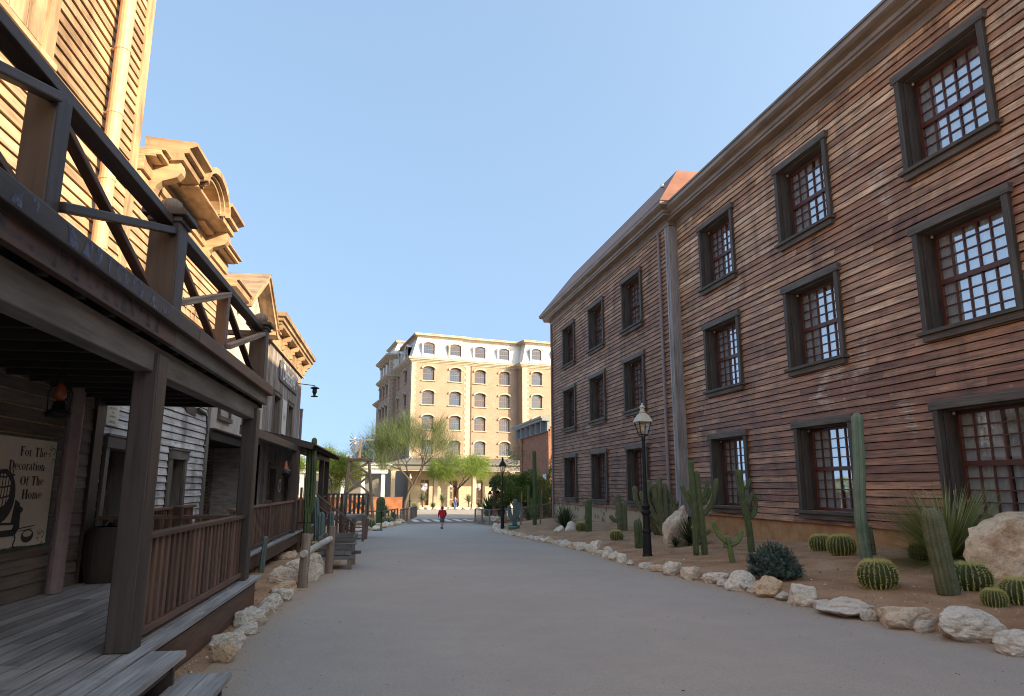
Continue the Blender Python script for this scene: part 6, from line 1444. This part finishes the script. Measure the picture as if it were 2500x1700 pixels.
# left side wall (runs back from the corner)
bS = radians(-7.5)                                             # world azimuth of the side
ldir = (Matrix.Rotation(-HR, 3, 'Z') @ Vector((sin(bS), cos(bS), 0))).normalized(); lnor = Vector((-ldir.y, ldir.x, 0))
if lnor.x > 0: lnor = -lnor
def SP(s, z, o): v = ldir*s+lnor*o; return (v.x, v.y, z)
rotS = math.atan2(-ldir.y, -ldir.x)                              # window x axis pointing from back to corner
def side_wall(s0, s1, o, z0, z1, ss, rows, mt='hbrick'):
    pf = lambda u, z, oo: SP(s1-(u), z, o+oo)
    L = s1-s0; us = [s1-s-1.8 for s in ss]; hs = [(u, u+1.8, hz(z), hz(z)+2.1) for u in us for z in rows]
    m = MB(); holed(m, 0, L, z0, z1, hs, pf, .25)
    for (a, b, c, d) in hs: spandrels(m, a, c, place=pf)
    m.build('brick_wall', M[mt], HT)
    for u in us:
        for z in rows: dup(hw0, pf(u, hz(z), 0), rotS, parent=HT)
side_wall(0, 13.4, 0, hz(4.8), hz(20), [3.6, 9.6], ROWS)
side_wall(13.4, 24.5, 1.0, hz(4.8), hz(19.4), [15.2, 18.5, 21.6], ROWS[:1] and [16.7, 13.1, 9.5, 6.0])
side_wall(24.5, 32, .3, hz(4.8), hz(16.3), [26.5], [13.1, 9.5])
side_wall(13.4, 24.5, .95, hz(20.0), hz(23.0), [15.2, 18.5, 21.6], [20.5], 'white')
m = MB(); m.quad(SP(13.4, hz(4.8), 1.0), SP(13.4, hz(4.8), -2), SP(13.4, hz(19.4), -2), SP(13.4, hz(19.4), 1.0)); m.build('brick_wall', M['hbrick'], HT)
m = MB(); m.quad(SP(13.4, hz(19.4), .95), SP(13.4, hz(19.4), -2), SP(13.4, hz(23.2), -2), SP(13.4, hz(23.2), .95)); m.build('upper_wall', M['white'], HT)
m = MB()
z = hz(4.8); k = 0
while z < hz(22.8):
    w = 1.0 if k % 2 else .75
    for a, b in ((SP(13.4, z+.01, 1.04), SP(13.4+w, z+.01, 1.04)),): m.quad(a, b, (b[0], b[1], z+.44), (a[0], a[1], z+.44))
    a, b = SP(13.36, z+.01, 1.04), SP(13.36, z+.01, 1.04-w*.7); m.quad(a, b, (b[0], b[1], z+.44), (a[0], a[1], z+.44))
    if z < hz(19.9):
        a, b = SP(0, z+.01, .04), SP(w*.8, z+.01, .04); m.quad(a, b, (b[0], b[1], z+.44), (a[0], a[1], z+.44))
    z += .45; k += 1
m.build('quoins', M['quoin'], HT)
def xy(v): return (v[0], v[1])
corn = [(0, 0), (.12, .03), (.15, .16), (.30, .22), (.36, .36), (.52, .42), (.56, .62), (.62, .66), (.62, .74), (0, .82)]
sh = lambda z: [(a, hz(z)+b) for a, b in corn]
# path with outside on the left of travel: go from the back of the side towards the corner, then along the front reversed
path_lo = [(31.2, -1.5), (17.4, -1.5), (17.4, .35), (9.3, .35), (9.3, 0), (0, 0)]+[xy(SP(12.9, 0, 0))]
def mirror_sweep(mb, path, prof): mb.sweep(path, [(-o, z) for o, z in prof])
# travel is right-to-left along the front (-x): left of travel is -y (towards the camera): outward
m = MB(); m.sweep(path_lo, sh(19.95)) ; m.build('cornice', M['stone'], HT)
m = MB(); m.sweep([xy(SP(13.0, 0, -.5)), xy(SP(13.4, 0, 1.0)), xy(SP(24.5, 0, 1.0)), xy(SP(24.5, 0, 0))][::1], sh(19.2) if False else [(a, hz(19.2)+b) for a, b in corn]); m.build('cornice', M['stone'], HT)
m = MB(); m.sweep([xy(SP(13.4, 0, -2)), xy(SP(13.4, 0, 1.0)), xy(SP(24.5, 0, 1.0)), xy(SP(24.5, 0, 0))], [(a*1.2, hz(22.7)+b) for a, b in corn]); m.build('cornice', M['stone'], HT)
m = MB(); m.sweep([xy(SP(24.5, 0, .3)), xy(SP(32, 0, .3)), xy(SP(32, 0, -2))], [(a*1.2, hz(16.3)+b) for a, b in corn]); m.build('cornice', M['stone'], HT)
# mansard
def inset(p, d):                                              # inset of the roof footprint
    return p
lowp = [(31.2, -1.5), (17.4, -1.5), (17.4, .35), (9.3, .35), (9.3, 0), (0, 0), xy(SP(13.4, 0, 0))]
m = MB(); z0, z1 = hz(20.7), hz(24.0)
m.sweep(lowp, [(.05, z0), (-.05, z0+.12), (-1.05, z1), (-1.05, z1+.1), (-3, z1+.1)], caps=False); m.build('mansard_roof', M['white'], HT)
m = MB(); m.sweep(lowp, [(a-1.12, hz(23.9)+b*.95) for a, b in corn]); m.build('top_cornice', M['stone'], HT)
m = MB(); a0, a1, a2 = SP(13.6, 0, .4), SP(24, 0, .4), None
A = [SP(13.7, hz(23.4), .6), SP(24.2, hz(23.4), .6), SP(24.2, hz(23.4), -6), SP(13.7, hz(23.4), -6)]; B = [SP(14.6, hz(25.6), -.4), SP(23.4, hz(25.6), -.4), SP(23.4, hz(25.6), -6), SP(14.6, hz(25.6), -6)]
for i in range(4): m.quad(A[i], A[(i+1) % 4], B[(i+1) % 4], B[i])
m.build('rear_mansard', M['white'], HT)
m = MB(); Bp = [SP(14.6, 0, -6), SP(14.6, 0, -.4), SP(23.4, 0, -.4), SP(23.4, 0, -6)]; m.sweep([xy(b) for b in Bp], [(a*.8, hz(25.5)+b*.7) for a, b in corn]); m.build('top_cornice', M['stone'], HT)
# dormers
def dormer(parent):
    rw, rh, rise = 1.8, 2.1, .38; m = MB(); x0, x1 = -.22, rw+.22; D = 1.15
    for x in (x0, x1): m.quad((x, 0, -.1), (x, D, rh+.05), (x, D, rh-rise), (x, 0, rh-rise))
    for x in (x0, x1): m.poly([(x, 0, -.15), (x, 0, rh-rise+.1), (x, D, rh-rise+.1)])
    A = [(rw/2-(rw/2)*cos(radians(a)), rh-rise+rise*sin(radians(a))) for a in range(0, 181, 15)]
    B_ = [(rw/2-(rw/2+.26)*cos(radians(a)), rh-rise+.05+(rise+.2)*sin(radians(a))) for a in range(0, 181, 15)]
    for i in range(len(A)-1):
        m.quad((A[i][0], 0, A[i][1]), (A[i+1][0], 0, A[i+1][1]), (B_[i+1][0], 0, B_[i+1][1]), (B_[i][0], 0, B_[i][1])); m.quad((B_[i][0], -.12, B_[i][1]), (B_[i+1][0], -.12, B_[i+1][1]), (B_[i+1][0], D, B_[i+1][1]), (B_[i][0], D, B_[i][1]))
    m.box(x0, 0, -.005, .05, -.12, rh-rise); m.box(rw, x1, -.005, .05, -.12, rh-rise); m.box(x0, x1, -.06, .05, -.16, 0)
    m.quad((0, 0, 0), (0, .2, 0), (0, .2, rh-rise), (0, 0, rh-rise)); m.quad((rw, 0, 0), (rw, .2, 0), (rw, .2, rh-rise), (rw, 0, rh-rise))
    o = m.build('dormer', M['white'], parent)
    for ch in hw0.children:
        c = ch.copy(); COL.objects.link(c); c.parent = o; c.location = (0, -.05, 0)
    return o
dz = hz(21.05); d0 = dormer(HT); d0.location = (U5[0], .02, dz)
for u, y in [(U5[1], .02), (U5[2], .37), (U5[3], .37), (19.0, -1.48), (23.0, -1.48), (27.0, -1.48)]: dup(d0, (u, y, dz), parent=HT)
for s in (3.6+1.8, 9.6+1.8): dup(d0, SP(s, dz, -.02), rotS, parent=HT)
m = MB(); bk = [(0.3, .5), (17.5, .5), (17.5, -1.2), (31, -1.2), (31, 26), xy(SP(30, 0, -.3)), xy(SP(13, 0, -.4))]
m.poly([(x, y, hz(24.2)) for x, y in bk])
for i in range(len(bk)-1 and 0): pass
m.box(.9, 31, 1.2, 24, 0, hz(20)); m.build('core', M['hbrick'], HT)
# ground storey and canopy
gf = MB(); gh = [(1.9, 3.1, .3, hz(2.6)), (6.3, 7.5, .3, hz(2.5)), (10.2, 11.5, .3, hz(2.6)), (14.4, 15.7, .3, hz(2.6)), (19, 20.3, .3, hz(2.6)), (23.5, 24.8, .3, hz(2.6))]
holed(gf, -.05, 31, 0, hz(5.2), gh, lambda u, z, o: (u, .0-o, z), .45); gf.build('ground_floor_wall', M['ashlar'], HT)
for a, b, c, d in gh:
    m = MB(); m.box(a, b, .43, .47, c, d); o = m.build('door', M['winbrown'], HT); m = MB(); m.box(a+.12, b-.12, .40, .43, c+.9, d-.5); m.build('pane', M['darkglass'], o)
    m = MB(); m.box((a+b)/2-.03, (a+b)/2+.03, .385, .40, c, d); m.box(a, b, .385, .40, c+.75, c+.9); m.box(a, b, .385, .40, d-.55, d-.45); m.build('muntins', M['paletrim'], o)
m = MB(); m.sweep([(31, -4), (-3.5, -4), (-3.5, 0), (-10, 0)], [(-.4, hz(3.75)), (.25, hz(3.8)), (.28, hz(3.95)), (.05, hz(4.0)), (.05, hz(4.55)), (.45, hz(4.65)), (.5, hz(4.95)), (-.2, hz(5.0)), (-.4, hz(5.0))]); m.build('canopy', M['slate'], HT)
m = MB(); m.quad((-3.5, -4.1, hz(5.0)), (31, -4.1, hz(5.0)), (31, 0, hz(5.75)), (0, 0, hz(5.75))); m.quad((-3.4, -3.9, hz(3.9)), (31, -3.9, hz(3.9)), (31, 0, hz(3.9)), (-3.4, 0, hz(3.9))); m.build('canopy_roof', M['slate'], HT)
m = MB(); m.box(-3.5, 31, -4.28, -4.24, hz(3.78), hz(3.86)); m.build('canopy_edge', M['stone'], HT)
for u in (-3.2, 2.9, 8.7, 14.6, 20.5, 26.4):
    m = MB(); m.box(u-.28, u+.28, -4.1, -3.55, 0, hz(3.78)); m.box(u-.36, u+.36, -4.16, -3.49, hz(3.5), hz(3.77)); m.box(u-.36, u+.36, -4.16, -3.49, 0, .5); m.build('column', M['ashlar'], HT)
# side pavilion to the left of the hotel
pv = Wthing('porticoed_pavilion', 'low grey-white porticoed building with roof balustrade left of the hotel, behind the trees', 'building', -3, 96, -1.3)
M['graywhite'] = plain('shaded_grey_white_paint', (.50, .53, .54), .6)
m = MB(); m.sweep([(3.0, 100), (3.0, 95), (-16, 95), (-16, 100)], [(-.5, 3.3), (.2, 3.35), (.22, 3.9), (.5, 4.0), (.55, 4.3), (.75, 4.4), (.78, 4.7), (-.5, 4.8)]); m.build('entablature', M['graywhite'], pv)
m = MB(); m.box(-15.8, 2.8, 99.5, 110, -1.3, 4.5); m.build('wall', M['slate'], pv)
for k in range(8):
    x = -15.6+k*2.6; m = MB(); m.box(x-.25, x+.25, 95.1, 95.6, -1.3, 3.4); m.build('column', M['graywhite'], pv)
m = MB()
for k in range(70): x = -15.9+k*.2; m.box(x, x+.07, 94.7, 94.8, 4.8, 5.55)
m.box(-16, -1.8, 94.68, 94.82, 5.55, 5.68)
for x in (-16, -12.5, -9, -5.5, -2): m.box(x, x+.4, 94.6, 94.9, 4.8, 5.75)
m.build('balustrade', M['graywhite'], pv)
tw = Wthing('terracotta_wall', 'low orange-red terracotta garden wall behind the yuccas, left of the hotel', 'wall', 1, 84, -1.3)
M['terracotta'] = rough_mat('terracotta_plaster', [(.24, .085, .04), (.31, .12, .06), (.37, .17, .09)], 1.2, .9, .3)
m = MB(); m.box(-12, 4.6, 84, 84.4, -1.4, .35); m.build('wall', M['terracotta'], tw); m = MB(); m.box(-12.05, 4.65, 83.95, 84.45, .35, .45); m.build('coping', M['terracotta'], tw)
# ===== trees =====
def limb(m, p, d, L, r, depth, rr, out, bend=.25, split=(2, 3), droop=0):
    P = [p]; R = [r]; K = 5
    for k in range(K):
        d = (d+Vector((rr.gauss(0, bend), rr.gauss(0, bend), rr.gauss(0, bend*.6)-droop))*.45).normalized(); p = p+d*L/K; P.append(p); R.append(r*(1-.45*(k+1)/K))
    m.tube(P, R, 6 if depth < 2 else 4, cap=False)
    out.append((P[2], d, depth)); out.append((P[-1], d, depth))
    if depth < 4:
        for k in range(rr.choice(split)):
            dd = (d+Vector((rr.gauss(0, .55), rr.gauss(0, .55), rr.gauss(.12, .35)))).normalized(); limb(m, P[-1] if k else P[-2], dd, L*rr.uniform(.62, .82), R[-1]*.85, depth+1, rr, out, bend, split, droop)
def wispy(m, pts, n, L, w, seed, droop=.5, lo=2, upb=.6):
    rr = random.Random(seed); src = [p for p in pts if p[2] >= lo]
    for i in range(n):
        p, d, dep = rr.choice(src); p = p+Vector((rr.gauss(0, .28), rr.gauss(0, .28), rr.gauss(0, .25))); v = (d*.5+Vector((rr.gauss(0, .6), rr.gauss(0, .6), rr.gauss(upb, .5)))).normalized(); ln = L*rr.uniform(.5, 1.2); rnd = rr.random(); K = 4; prev = None
        sd = v.cross(Vector((rr.gauss(0, 1), rr.gauss(0, 1), rr.gauss(0, 1)))).normalized()
        for k in range(K+1):
            ww = w*(1-.75*k/K); a, b = p-sd*ww, p+sd*ww
            if prev: m.quad(prev[0], prev[1], b, a, [(0, 0)]*4, rnd)
            prev = (a, b); p = p+v*ln/K; v = (v+Vector((0, 0, -droop*.5))).normalized()
M['verde'] = leafm('yellow_green_wispy_leaves', (.06, .105, .03), (.12, .18, .05), (.22, .27, .08), .6, .3)
M['verdedark'] = leafm('olive_wispy_leaves', (.05, .08, .025), (.10, .14, .045), (.19, .23, .08), .6, .3)
M['brightleaf'] = leafm('bright_green_leaves', (.10, .17, .03), (.18, .27, .05), (.30, .37, .10), .6, .35)  # the trees' own bright green, varied from leaf to leaf
M['darkleaf'] = leafm('dark_green_oleander_leaves', (.06, .10, .02), (.11, .165, .03), (.20, .25, .05), .5, .25)
M['variegated'] = leafm('yellow_variegated_leaves', (.12, .15, .04), (.24, .26, .08), (.42, .42, .18), .6, .3)
M['bark'] = wood('dark_tree_bark', [(.06, .05, .035), (.10, .08, .06)], .9, 10, .4)
def tree(name, label, x, y, z, trunkL, r, seed, mt, n, L, w, lean=(0, 0), scale=1.0, droop=.5, limbs=3, spread=.7, first=.75, upb=.6, group=None):
    rt = thing(name, label, 'tree', (x, y, z), 0, group); rr = random.Random(seed); m = MB(); out = []
    top = Vector((lean[0], lean[1], trunkL)); m.tube([(0, 0, -.2), (lean[0]*.2, lean[1]*.2, trunkL*.4), (lean[0]*.55, lean[1]*.5, trunkL*.75), top], [r*1.25, r, r*.85, r*.75], 8)
    for k in range(limbs):
        a = 2*pi*k/limbs+rr.uniform(-.3, .3); d = Vector((cos(a)*spread, sin(a)*spread, 1)).normalized(); limb(m, top, d, trunkL*first, r*.6, 0, rr, out)
    m.build('trunk', M['bark'], rt); f = MB(); wispy(f, out, n, L, w, seed+1, droop, upb=upb); f.build('crown', mt, rt); return rt
tree('palo_verde_tree', 'large wispy green tree with fine drooping twigs in front of the hotel corner', 4.2, 74, g(74), 2.9, .16, 11, M['verdedark'], 9500, 1.45, .011, lean=(.9, .2), limbs=6, spread=.75, first=.92, droop=.26, upb=1.0)
tree('feathery_tree', 'smaller light green feathery tree in front of the hotel doors', 12.6, 95, g(95), 2.6, .14, 21, M['brightleaf'], 10000, 1.3, .015, limbs=5, spread=1.0, first=.72, droop=.95, upb=.3)
tree('willowy_tree', 'bright green willowy tree behind the windmill, at the left', -3.4, 84, g(84), 2.2, .12, 31, M['brightleaf'], 9000, 1.3, .02, limbs=4, spread=.7, first=.75, droop=.6)
tree('willowy_tree', 'bright yellow-green tree seen between the porch posts', -9.2, 76, g(76), 2.2, .12, 41, M['brightleaf'], 9000, 1.2, .02, limbs=5, spread=.9, first=.72, droop=.6)
tree('willowy_tree', 'green tree half hidden by the far porch roof', -13.5, 92, g(92), 3.0, .14, 45, M['verde'], 8000, 1.2, .025, limbs=5, spread=.9, first=.7, droop=.6)
# bare pinkish tree
rt = thing('bare_tree', 'leafless pale-twigged tree before the hotel, left of the brick building', 'tree', (13.2, 58, g(58))); m = MB(); out = []; rr = random.Random(5); m.tube([(0, 0, 0), (0, 0, 2.6)], [.08, .06], 6)
for k in range(4): limb(m, Vector((0, 0, 2.4)), Vector((rr.gauss(0, .4), rr.gauss(0, .4), 1)).normalized(), 1.7, .035, 1, rr, out, .4, (2, 3))
m.build('trunk', M['palelog'], rt); f = MB(); rr = random.Random(8)
for p, d, dep in out:
    for k in range(3):
        c = p+Vector((rr.gauss(0, .15), rr.gauss(0, .15), rr.gauss(0, .1))); f.poly([c, c+Vector((.05, 0, .04)), c+Vector((.0, .02, .09)), c+Vector((-.05, 0, .04))])
f.build('crown', M['variegated'], rt)
def bush(name, label, x, y, z, blobs, n, leaf, mt, seed, cat='bush', aspect=2.6, trunk=True):
    r = thing(name, label, cat, (x, y, z)); bushmesh(blobs, n, leaf, seed, aspect).build('crown', mt, r)
    if trunk:
        m = MB(); rr = random.Random(seed)
        for k in range(5): a = rr.uniform(0, 6.28); c, q = blobs[k % len(blobs)]; m.tube([(.1*cos(a), .1*sin(a), -.1), (c[0]*.4, c[1]*.4, c[2]*.5), c], [.06, .045, .02], 6)
        m.build('trunk', M['bark'], r)
    return r
rr = random.Random(12); bl = []
for k in range(16): a = rr.uniform(0, 6.28); q = rr.uniform(.2, 1.9); bl.append(((q*cos(a)*1.15, q*sin(a)*.8, rr.uniform(1.6, 3.9)-q*.25), (rr.uniform(.7, 1.1), rr.uniform(.7, 1.0), rr.uniform(.5, .8))))
bush('oleander_bush', 'big rounded green bush between the far lamp post and the timber wing', 11.15, 50.0, -.8, bl, 36000, .15, M['darkleaf'], 3)
bl = [((0, 0, 1.2), (.7, .7, 1.3)), ((0, 0, 2.8), (.45, .45, 1.1)), ((.05, 0, 4.0), (.22, .22, .8))]
bush('variegated_conical_shrub', 'tall pointed yellow-green shrub against the brick building', 12.9, 47.6, -.7, bl, 9000, .12, M['variegated'], 6)
bl = [((0, 0, 1.0), (.8, .7, 1.1)), ((.1, 0, 2.2), (.55, .5, 1.2)), ((-.1, 0, 3.2), (.25, .25, .8))]
bush('variegated_conical_shrub', 'shorter pointed yellow-green shrub left of the tall one by the brick building', 12.1, 48.0, -.8, bl, 7000, .12, M['variegated'], 16)
for i, (x, y, r_, mt, lb) in enumerate(((9.4, 52.8, .9, 'agave', 'dark bladed clump right behind the mesh fence corner'), (10.6, 54.0, 1.0, 'agave', 'dark bladed clump below the big round bush'), (12.0, 50.5, .8, 'agave', 'dark bladed clump next to the variegated shrub'))):
    spiky('spiky_clump', lb, x, y, 230, 1.5, .07, M[mt], 50+i, z=-.9, spread=(5, 75), rise=.8)
YL = [(7.92, 95.5, 1.0, 'single-trunk yucca before the hotel, leftmost of the three by its doors'), (10.5, 94.6, 1.0, 'single-trunk yucca right behind the child, middle of the three by the hotel doors'), (13.9, 93.8, .9, 'single-trunk yucca right of the standing adult by the hotel'), (.4, 66.8, .9, 'pale blue-green yucca behind the left fence, under the wispy tree')]
for i, (x, y, tr, lb) in enumerate(YL): spiky('yucca', lb, x, y, 190, 1.15 if i < 3 else 1.25, .055, M['bluegreen'], 60+i, trunk=tr, z=g(y), spread=(5, 100), curve=.25)
for i, (x, y, s_, mt, lb) in enumerate(((6.8, 95, .9, 'bluegreen', 'low spiky plant left of the hotel yuccas'), (9.2, 94.5, .8, 'verde', 'low light green tuft between the two left hotel yuccas'), (11.9, 94.6, .7, 'verde', 'yellow-green tuft behind the standing adult'), (15.3, 93.6, .8, 'agave', 'dark green tuft right of the last hotel yucca'), (-2.0, 70, 1.3, 'verde', 'tall yellow-green bladed plant right behind the windmill legs'), (2.2, 70, .9, 'verde', 'green bladed plant before the terracotta wall'), (-.5, 49.5, .8, 'bluegreen', 'grey-green tuft behind the left fence by the stairs'), (2.4, 55, .6, 'verde', 'small tuft by the mesh end of the left fence'), (5.8, 79, .9, 'bluegreen', 'spiky tuft beside the distant grey lamp post'))):
    spiky('spiky_tuft', lb, x, y, 160, s_, .05, M[mt], 80+i, z=g(y), spread=(5, 85), rise=.3)
for i in range(14):
    x = 6.5+i*.95; rock(x, 92.1-i*.12, random.uniform(.8, 1.2), random.uniform(.35, .55), 'grey-white rock in the row edging the hotel planting', group='rocks edging the hotel planting', z=g(92), big=False)
# distant hedge line beyond the pavilion
bl = [((k*5.0, rr.uniform(-2, 2), 2.0+rr.uniform(0, 1)), (3.4, 2.5, 2.2)) for k in range(14)]
hd = thing('distant_hedge', 'far band of green treetops beyond the pavilion at the left', 'hedge', (-75, 125, -1.5)); f = bushmesh(bl, 16000, .5, 77, 2); f.build('crown', M['verde'], hd, kind='stuff')
# bell cluster on a post
bp = thing('bell_post', 'rust-brown post hung with dark bells, behind the mesh fence on the right', 'bell post', (9.4, 50.6, g(50.6))); m = MB(); m.tube([(0, 0, 0), (0, 0, 3.3)], .16, 10); m.build('post', M['rust'] if 'rust' in M else plain('rusty_brown_post', (.17, .085, .06), .7), bp)
for i, (a, z) in enumerate([(0, 3.0), (1.2, 2.9), (2.4, 2.65), (3.5, 2.9), (4.6, 2.6), (5.6, 2.8), (.6, 2.2), (3.0, 2.15), (4.3, 2.9), (1.8, 2.4)]):
    c = Vector((.33*cos(a), .33*sin(a), z)); m = MB(); m.lathe(c, [(.17, -.12), (.12, 0), (.09, .1), (.02, .14)], 10); m.beam(c+Vector((0, 0, .13)), (0, 0, z+.16), .02, .02); m.build('bell', M['black'], bp)
# ===== people =====
def figure(name, label, loc, rotz, h, joints, radii, edges, skinm):
    """joints in units of height; one continuous skinned body"""
    me = bpy.data.meshes.new('body'); names = list(joints); me.from_pydata([Vector(joints[n])*h for n in names], [(names.index(a), names.index(b)) for a, b in edges], []); me.update()
    o = bpy.data.objects.new('body', me); COL.objects.link(o); sk_ = o.modifiers.new('skin', 'SKIN'); sk_.use_smooth_shade = True
    for i, n in enumerate(names): r = radii[n]*h; me.skin_vertices[0].data[i].radius = (r, r) if not isinstance(r, tuple) else r
    me.skin_vertices[0].data[names.index('pelvis')].use_root = True
    su = o.modifiers.new('sub', 'SUBSURF'); su.levels = su.render_levels = 1
    dg = bpy.context.evaluated_depsgraph_get(); nm = bpy.data.meshes.new_from_object(o.evaluated_get(dg)); nm.materials.clear(); nm.materials.append(skinm); nm.name = 'body'
    bpy.data.objects.remove(o); r = thing(name, label, 'person', loc, rotz); b = bpy.data.objects.new('body', nm); COL.objects.link(b); b.parent = r
    return r
def skel(stride=.10, armswing=.05, elbow=.1, lift=0):
    J = {'pelvis': (0, 0, .52), 'waist': (0, 0, .60), 'chest': (0, 0, .72), 'neck': (0, 0, .825), 'head': (0, .005, .885), 'crown': (0, .005, .955)}
    R = {'pelvis': .080, 'waist': .068, 'chest': .082, 'neck': .032, 'head': .058, 'crown': .046}
    E_ = [('pelvis', 'waist'), ('waist', 'chest'), ('chest', 'neck'), ('neck', 'head'), ('head', 'crown')]
    for s, n in ((-1, 'l'), (1, 'r')):
        f = stride*s; a = -armswing*s
        J.update({n+'hip': (s*.05, 0, .50), n+'knee': (s*.052, f*.55+.01, .275), n+'ankle': (s*.05, f-(lift if s < 0 else 0)*.3, .045+(lift if s < 0 else 0)), n+'toe': (s*.055, f+.075, .018+(lift*.4 if s < 0 else 0)),
                  n+'sh': (s*.105, 0, .795), n+'el': (s*.15, a*.4-.02, .65), n+'wr': (s*.135, a+elbow, .545), n+'palm': (s*.13, a+elbow+.015, .515)})
        R.update({n+'hip': .056, n+'knee': .034, n+'ankle': .020, n+'toe': .018, n+'sh': .040, n+'el': .026, n+'wr': .016, n+'palm': .017})
        E_ += [('pelvis', n+'hip'), (n+'hip', n+'knee'), (n+'knee', n+'ankle'), (n+'ankle', n+'toe'), ('chest', n+'sh'), (n+'sh', n+'el'), (n+'el', n+'wr'), (n+'wr', n+'palm')]
        for k, (dx, ln) in enumerate(((-.010, .036), (-.004, .042), (.003, .040), (.009, .032))):
            J[n+'f%d' % k] = (s*.13+dx, a+elbow+.022, .497); J[n+'g%d' % k] = (s*.13+dx*1.2-s*.004, a+elbow+.020, .497-ln); R[n+'f%d' % k] = .0055; R[n+'g%d' % k] = .0045; E_ += [(n+'palm', n+'f%d' % k), (n+'f%d' % k, n+'g%d' % k)]
        J[n+'th'] = (s*.115, a+elbow+.04, .49); R[n+'th'] = .0055; E_ += [(n+'palm', n+'th')]
    return J, R, E_
def garment(parent, J, h, segs, mt, name, n=14):
    m = MB()
    for seg in segs: m.tube([Vector(J[a])*h if isinstance(a, str) else Vector(a)*h for a, r in seg], [r*h for a, r in seg], n, .5)
    return m.build(name, mt, parent, smooth=True)
skin = plain('skin_tone', (.42, .25, .18), .6)
J, R, E_ = skel(.12, .05, .09, .05); h = 1.40
ch = figure('person', 'child in a red hooded jacket and grey-blue shorts walking away along the street', (4.84, 43.6, g(43.6)), radians(5), h, J, R, E_, skin)
red = plain('red_hooded_jacket', (.55, .012, .018), .8, var=.25)
garment(ch, J, h, [[((0, 0, .47), .105), ((0, 0, .52), .112), ('waist', .102), ('chest', .108), ((0, 0, .79), .085), ((0, 0, .83), .045)]]+[[(n+'sh', .056), ((s*.13, -.01, .72), .052), (n+'el', .046), (n+'wr', .030)] for s, n in ((-1, 'l'), (1, 'r'))], red, 'jacket')
garment(ch, J, h, [[((0, -.035, .80), .06), ((0, -.06, .765), .055), ((0, -.06, .74), .02)]], red, 'hood')
garment(ch, J, h, [[((0, 0, .55), .085), ((0, 0, .49), .088)]]+[[(n+'hip', .066), ((s*.053, .04*s, .40), .058), ((s*.054, .055*s, .30), .052)] for s, n in ((-1, 'l'), (1, 'r'))], plain('grey_blue_shorts', (.11, .14, .19), .8), 'shorts')
garment(ch, J, h, [[(n+'ankle', .026), ((J[n+'ankle'][0], J[n+'ankle'][1]+.02, J[n+'ankle'][2]-.022), .032), (n+'toe', .026)] for n in 'lr'], plain('dark_shoes', (.02, .02, .022), .6), 'shoes')
garment(ch, J, h, [[((0, -.008, .84), .03), ((0, -.008, .875), .064), ((0, -.004, .92), .066), ((0, 0, .955), .052), ((0, 0, .972), .015)]], plain('dark_brown_hair', (.03, .02, .015), .6), 'hair')
J, R, E_ = skel(.05, .02, .06, 0); h = 1.72
ad = figure('person', 'distant adult in a purple-blue top and blue jeans standing by the hotel planting', (11.75, 91.2, g(91)), radians(170), h, J, R, E_, skin)
garment(ad, J, h, [[((0, 0, .50), .09), ('waist', .082), ('chest', .095), ((0, 0, .80), .06), ((0, 0, .83), .035)]]+[[(n+'sh', .05), (n+'el', .038), (n+'wr', .024)] for n in 'lr'], plain('purple_blue_top', (.14, .10, .26), .8), 'top')
garment(ad, J, h, [[((0, 0, .56), .08), ((0, 0, .49), .085)]]+[[(n+'hip', .062), (n+'knee', .045), (n+'ankle', .032)] for n in 'lr'], plain('blue_jeans', (.05, .10, .24), .8), 'jeans')
garment(ad, J, h, [[(n+'ankle', .026), (n+'toe', .024)] for n in 'lr'], plain('dark_boots', (.03, .03, .035), .6), 'shoes')
garment(ad, J, h, [[((0, -.02, .84), .035), ((0, -.018, .88), .062), ((0, -.01, .93), .062), ((0, 0, .965), .04)]], plain('brown_hair', (.05, .03, .02), .6), 'hair')
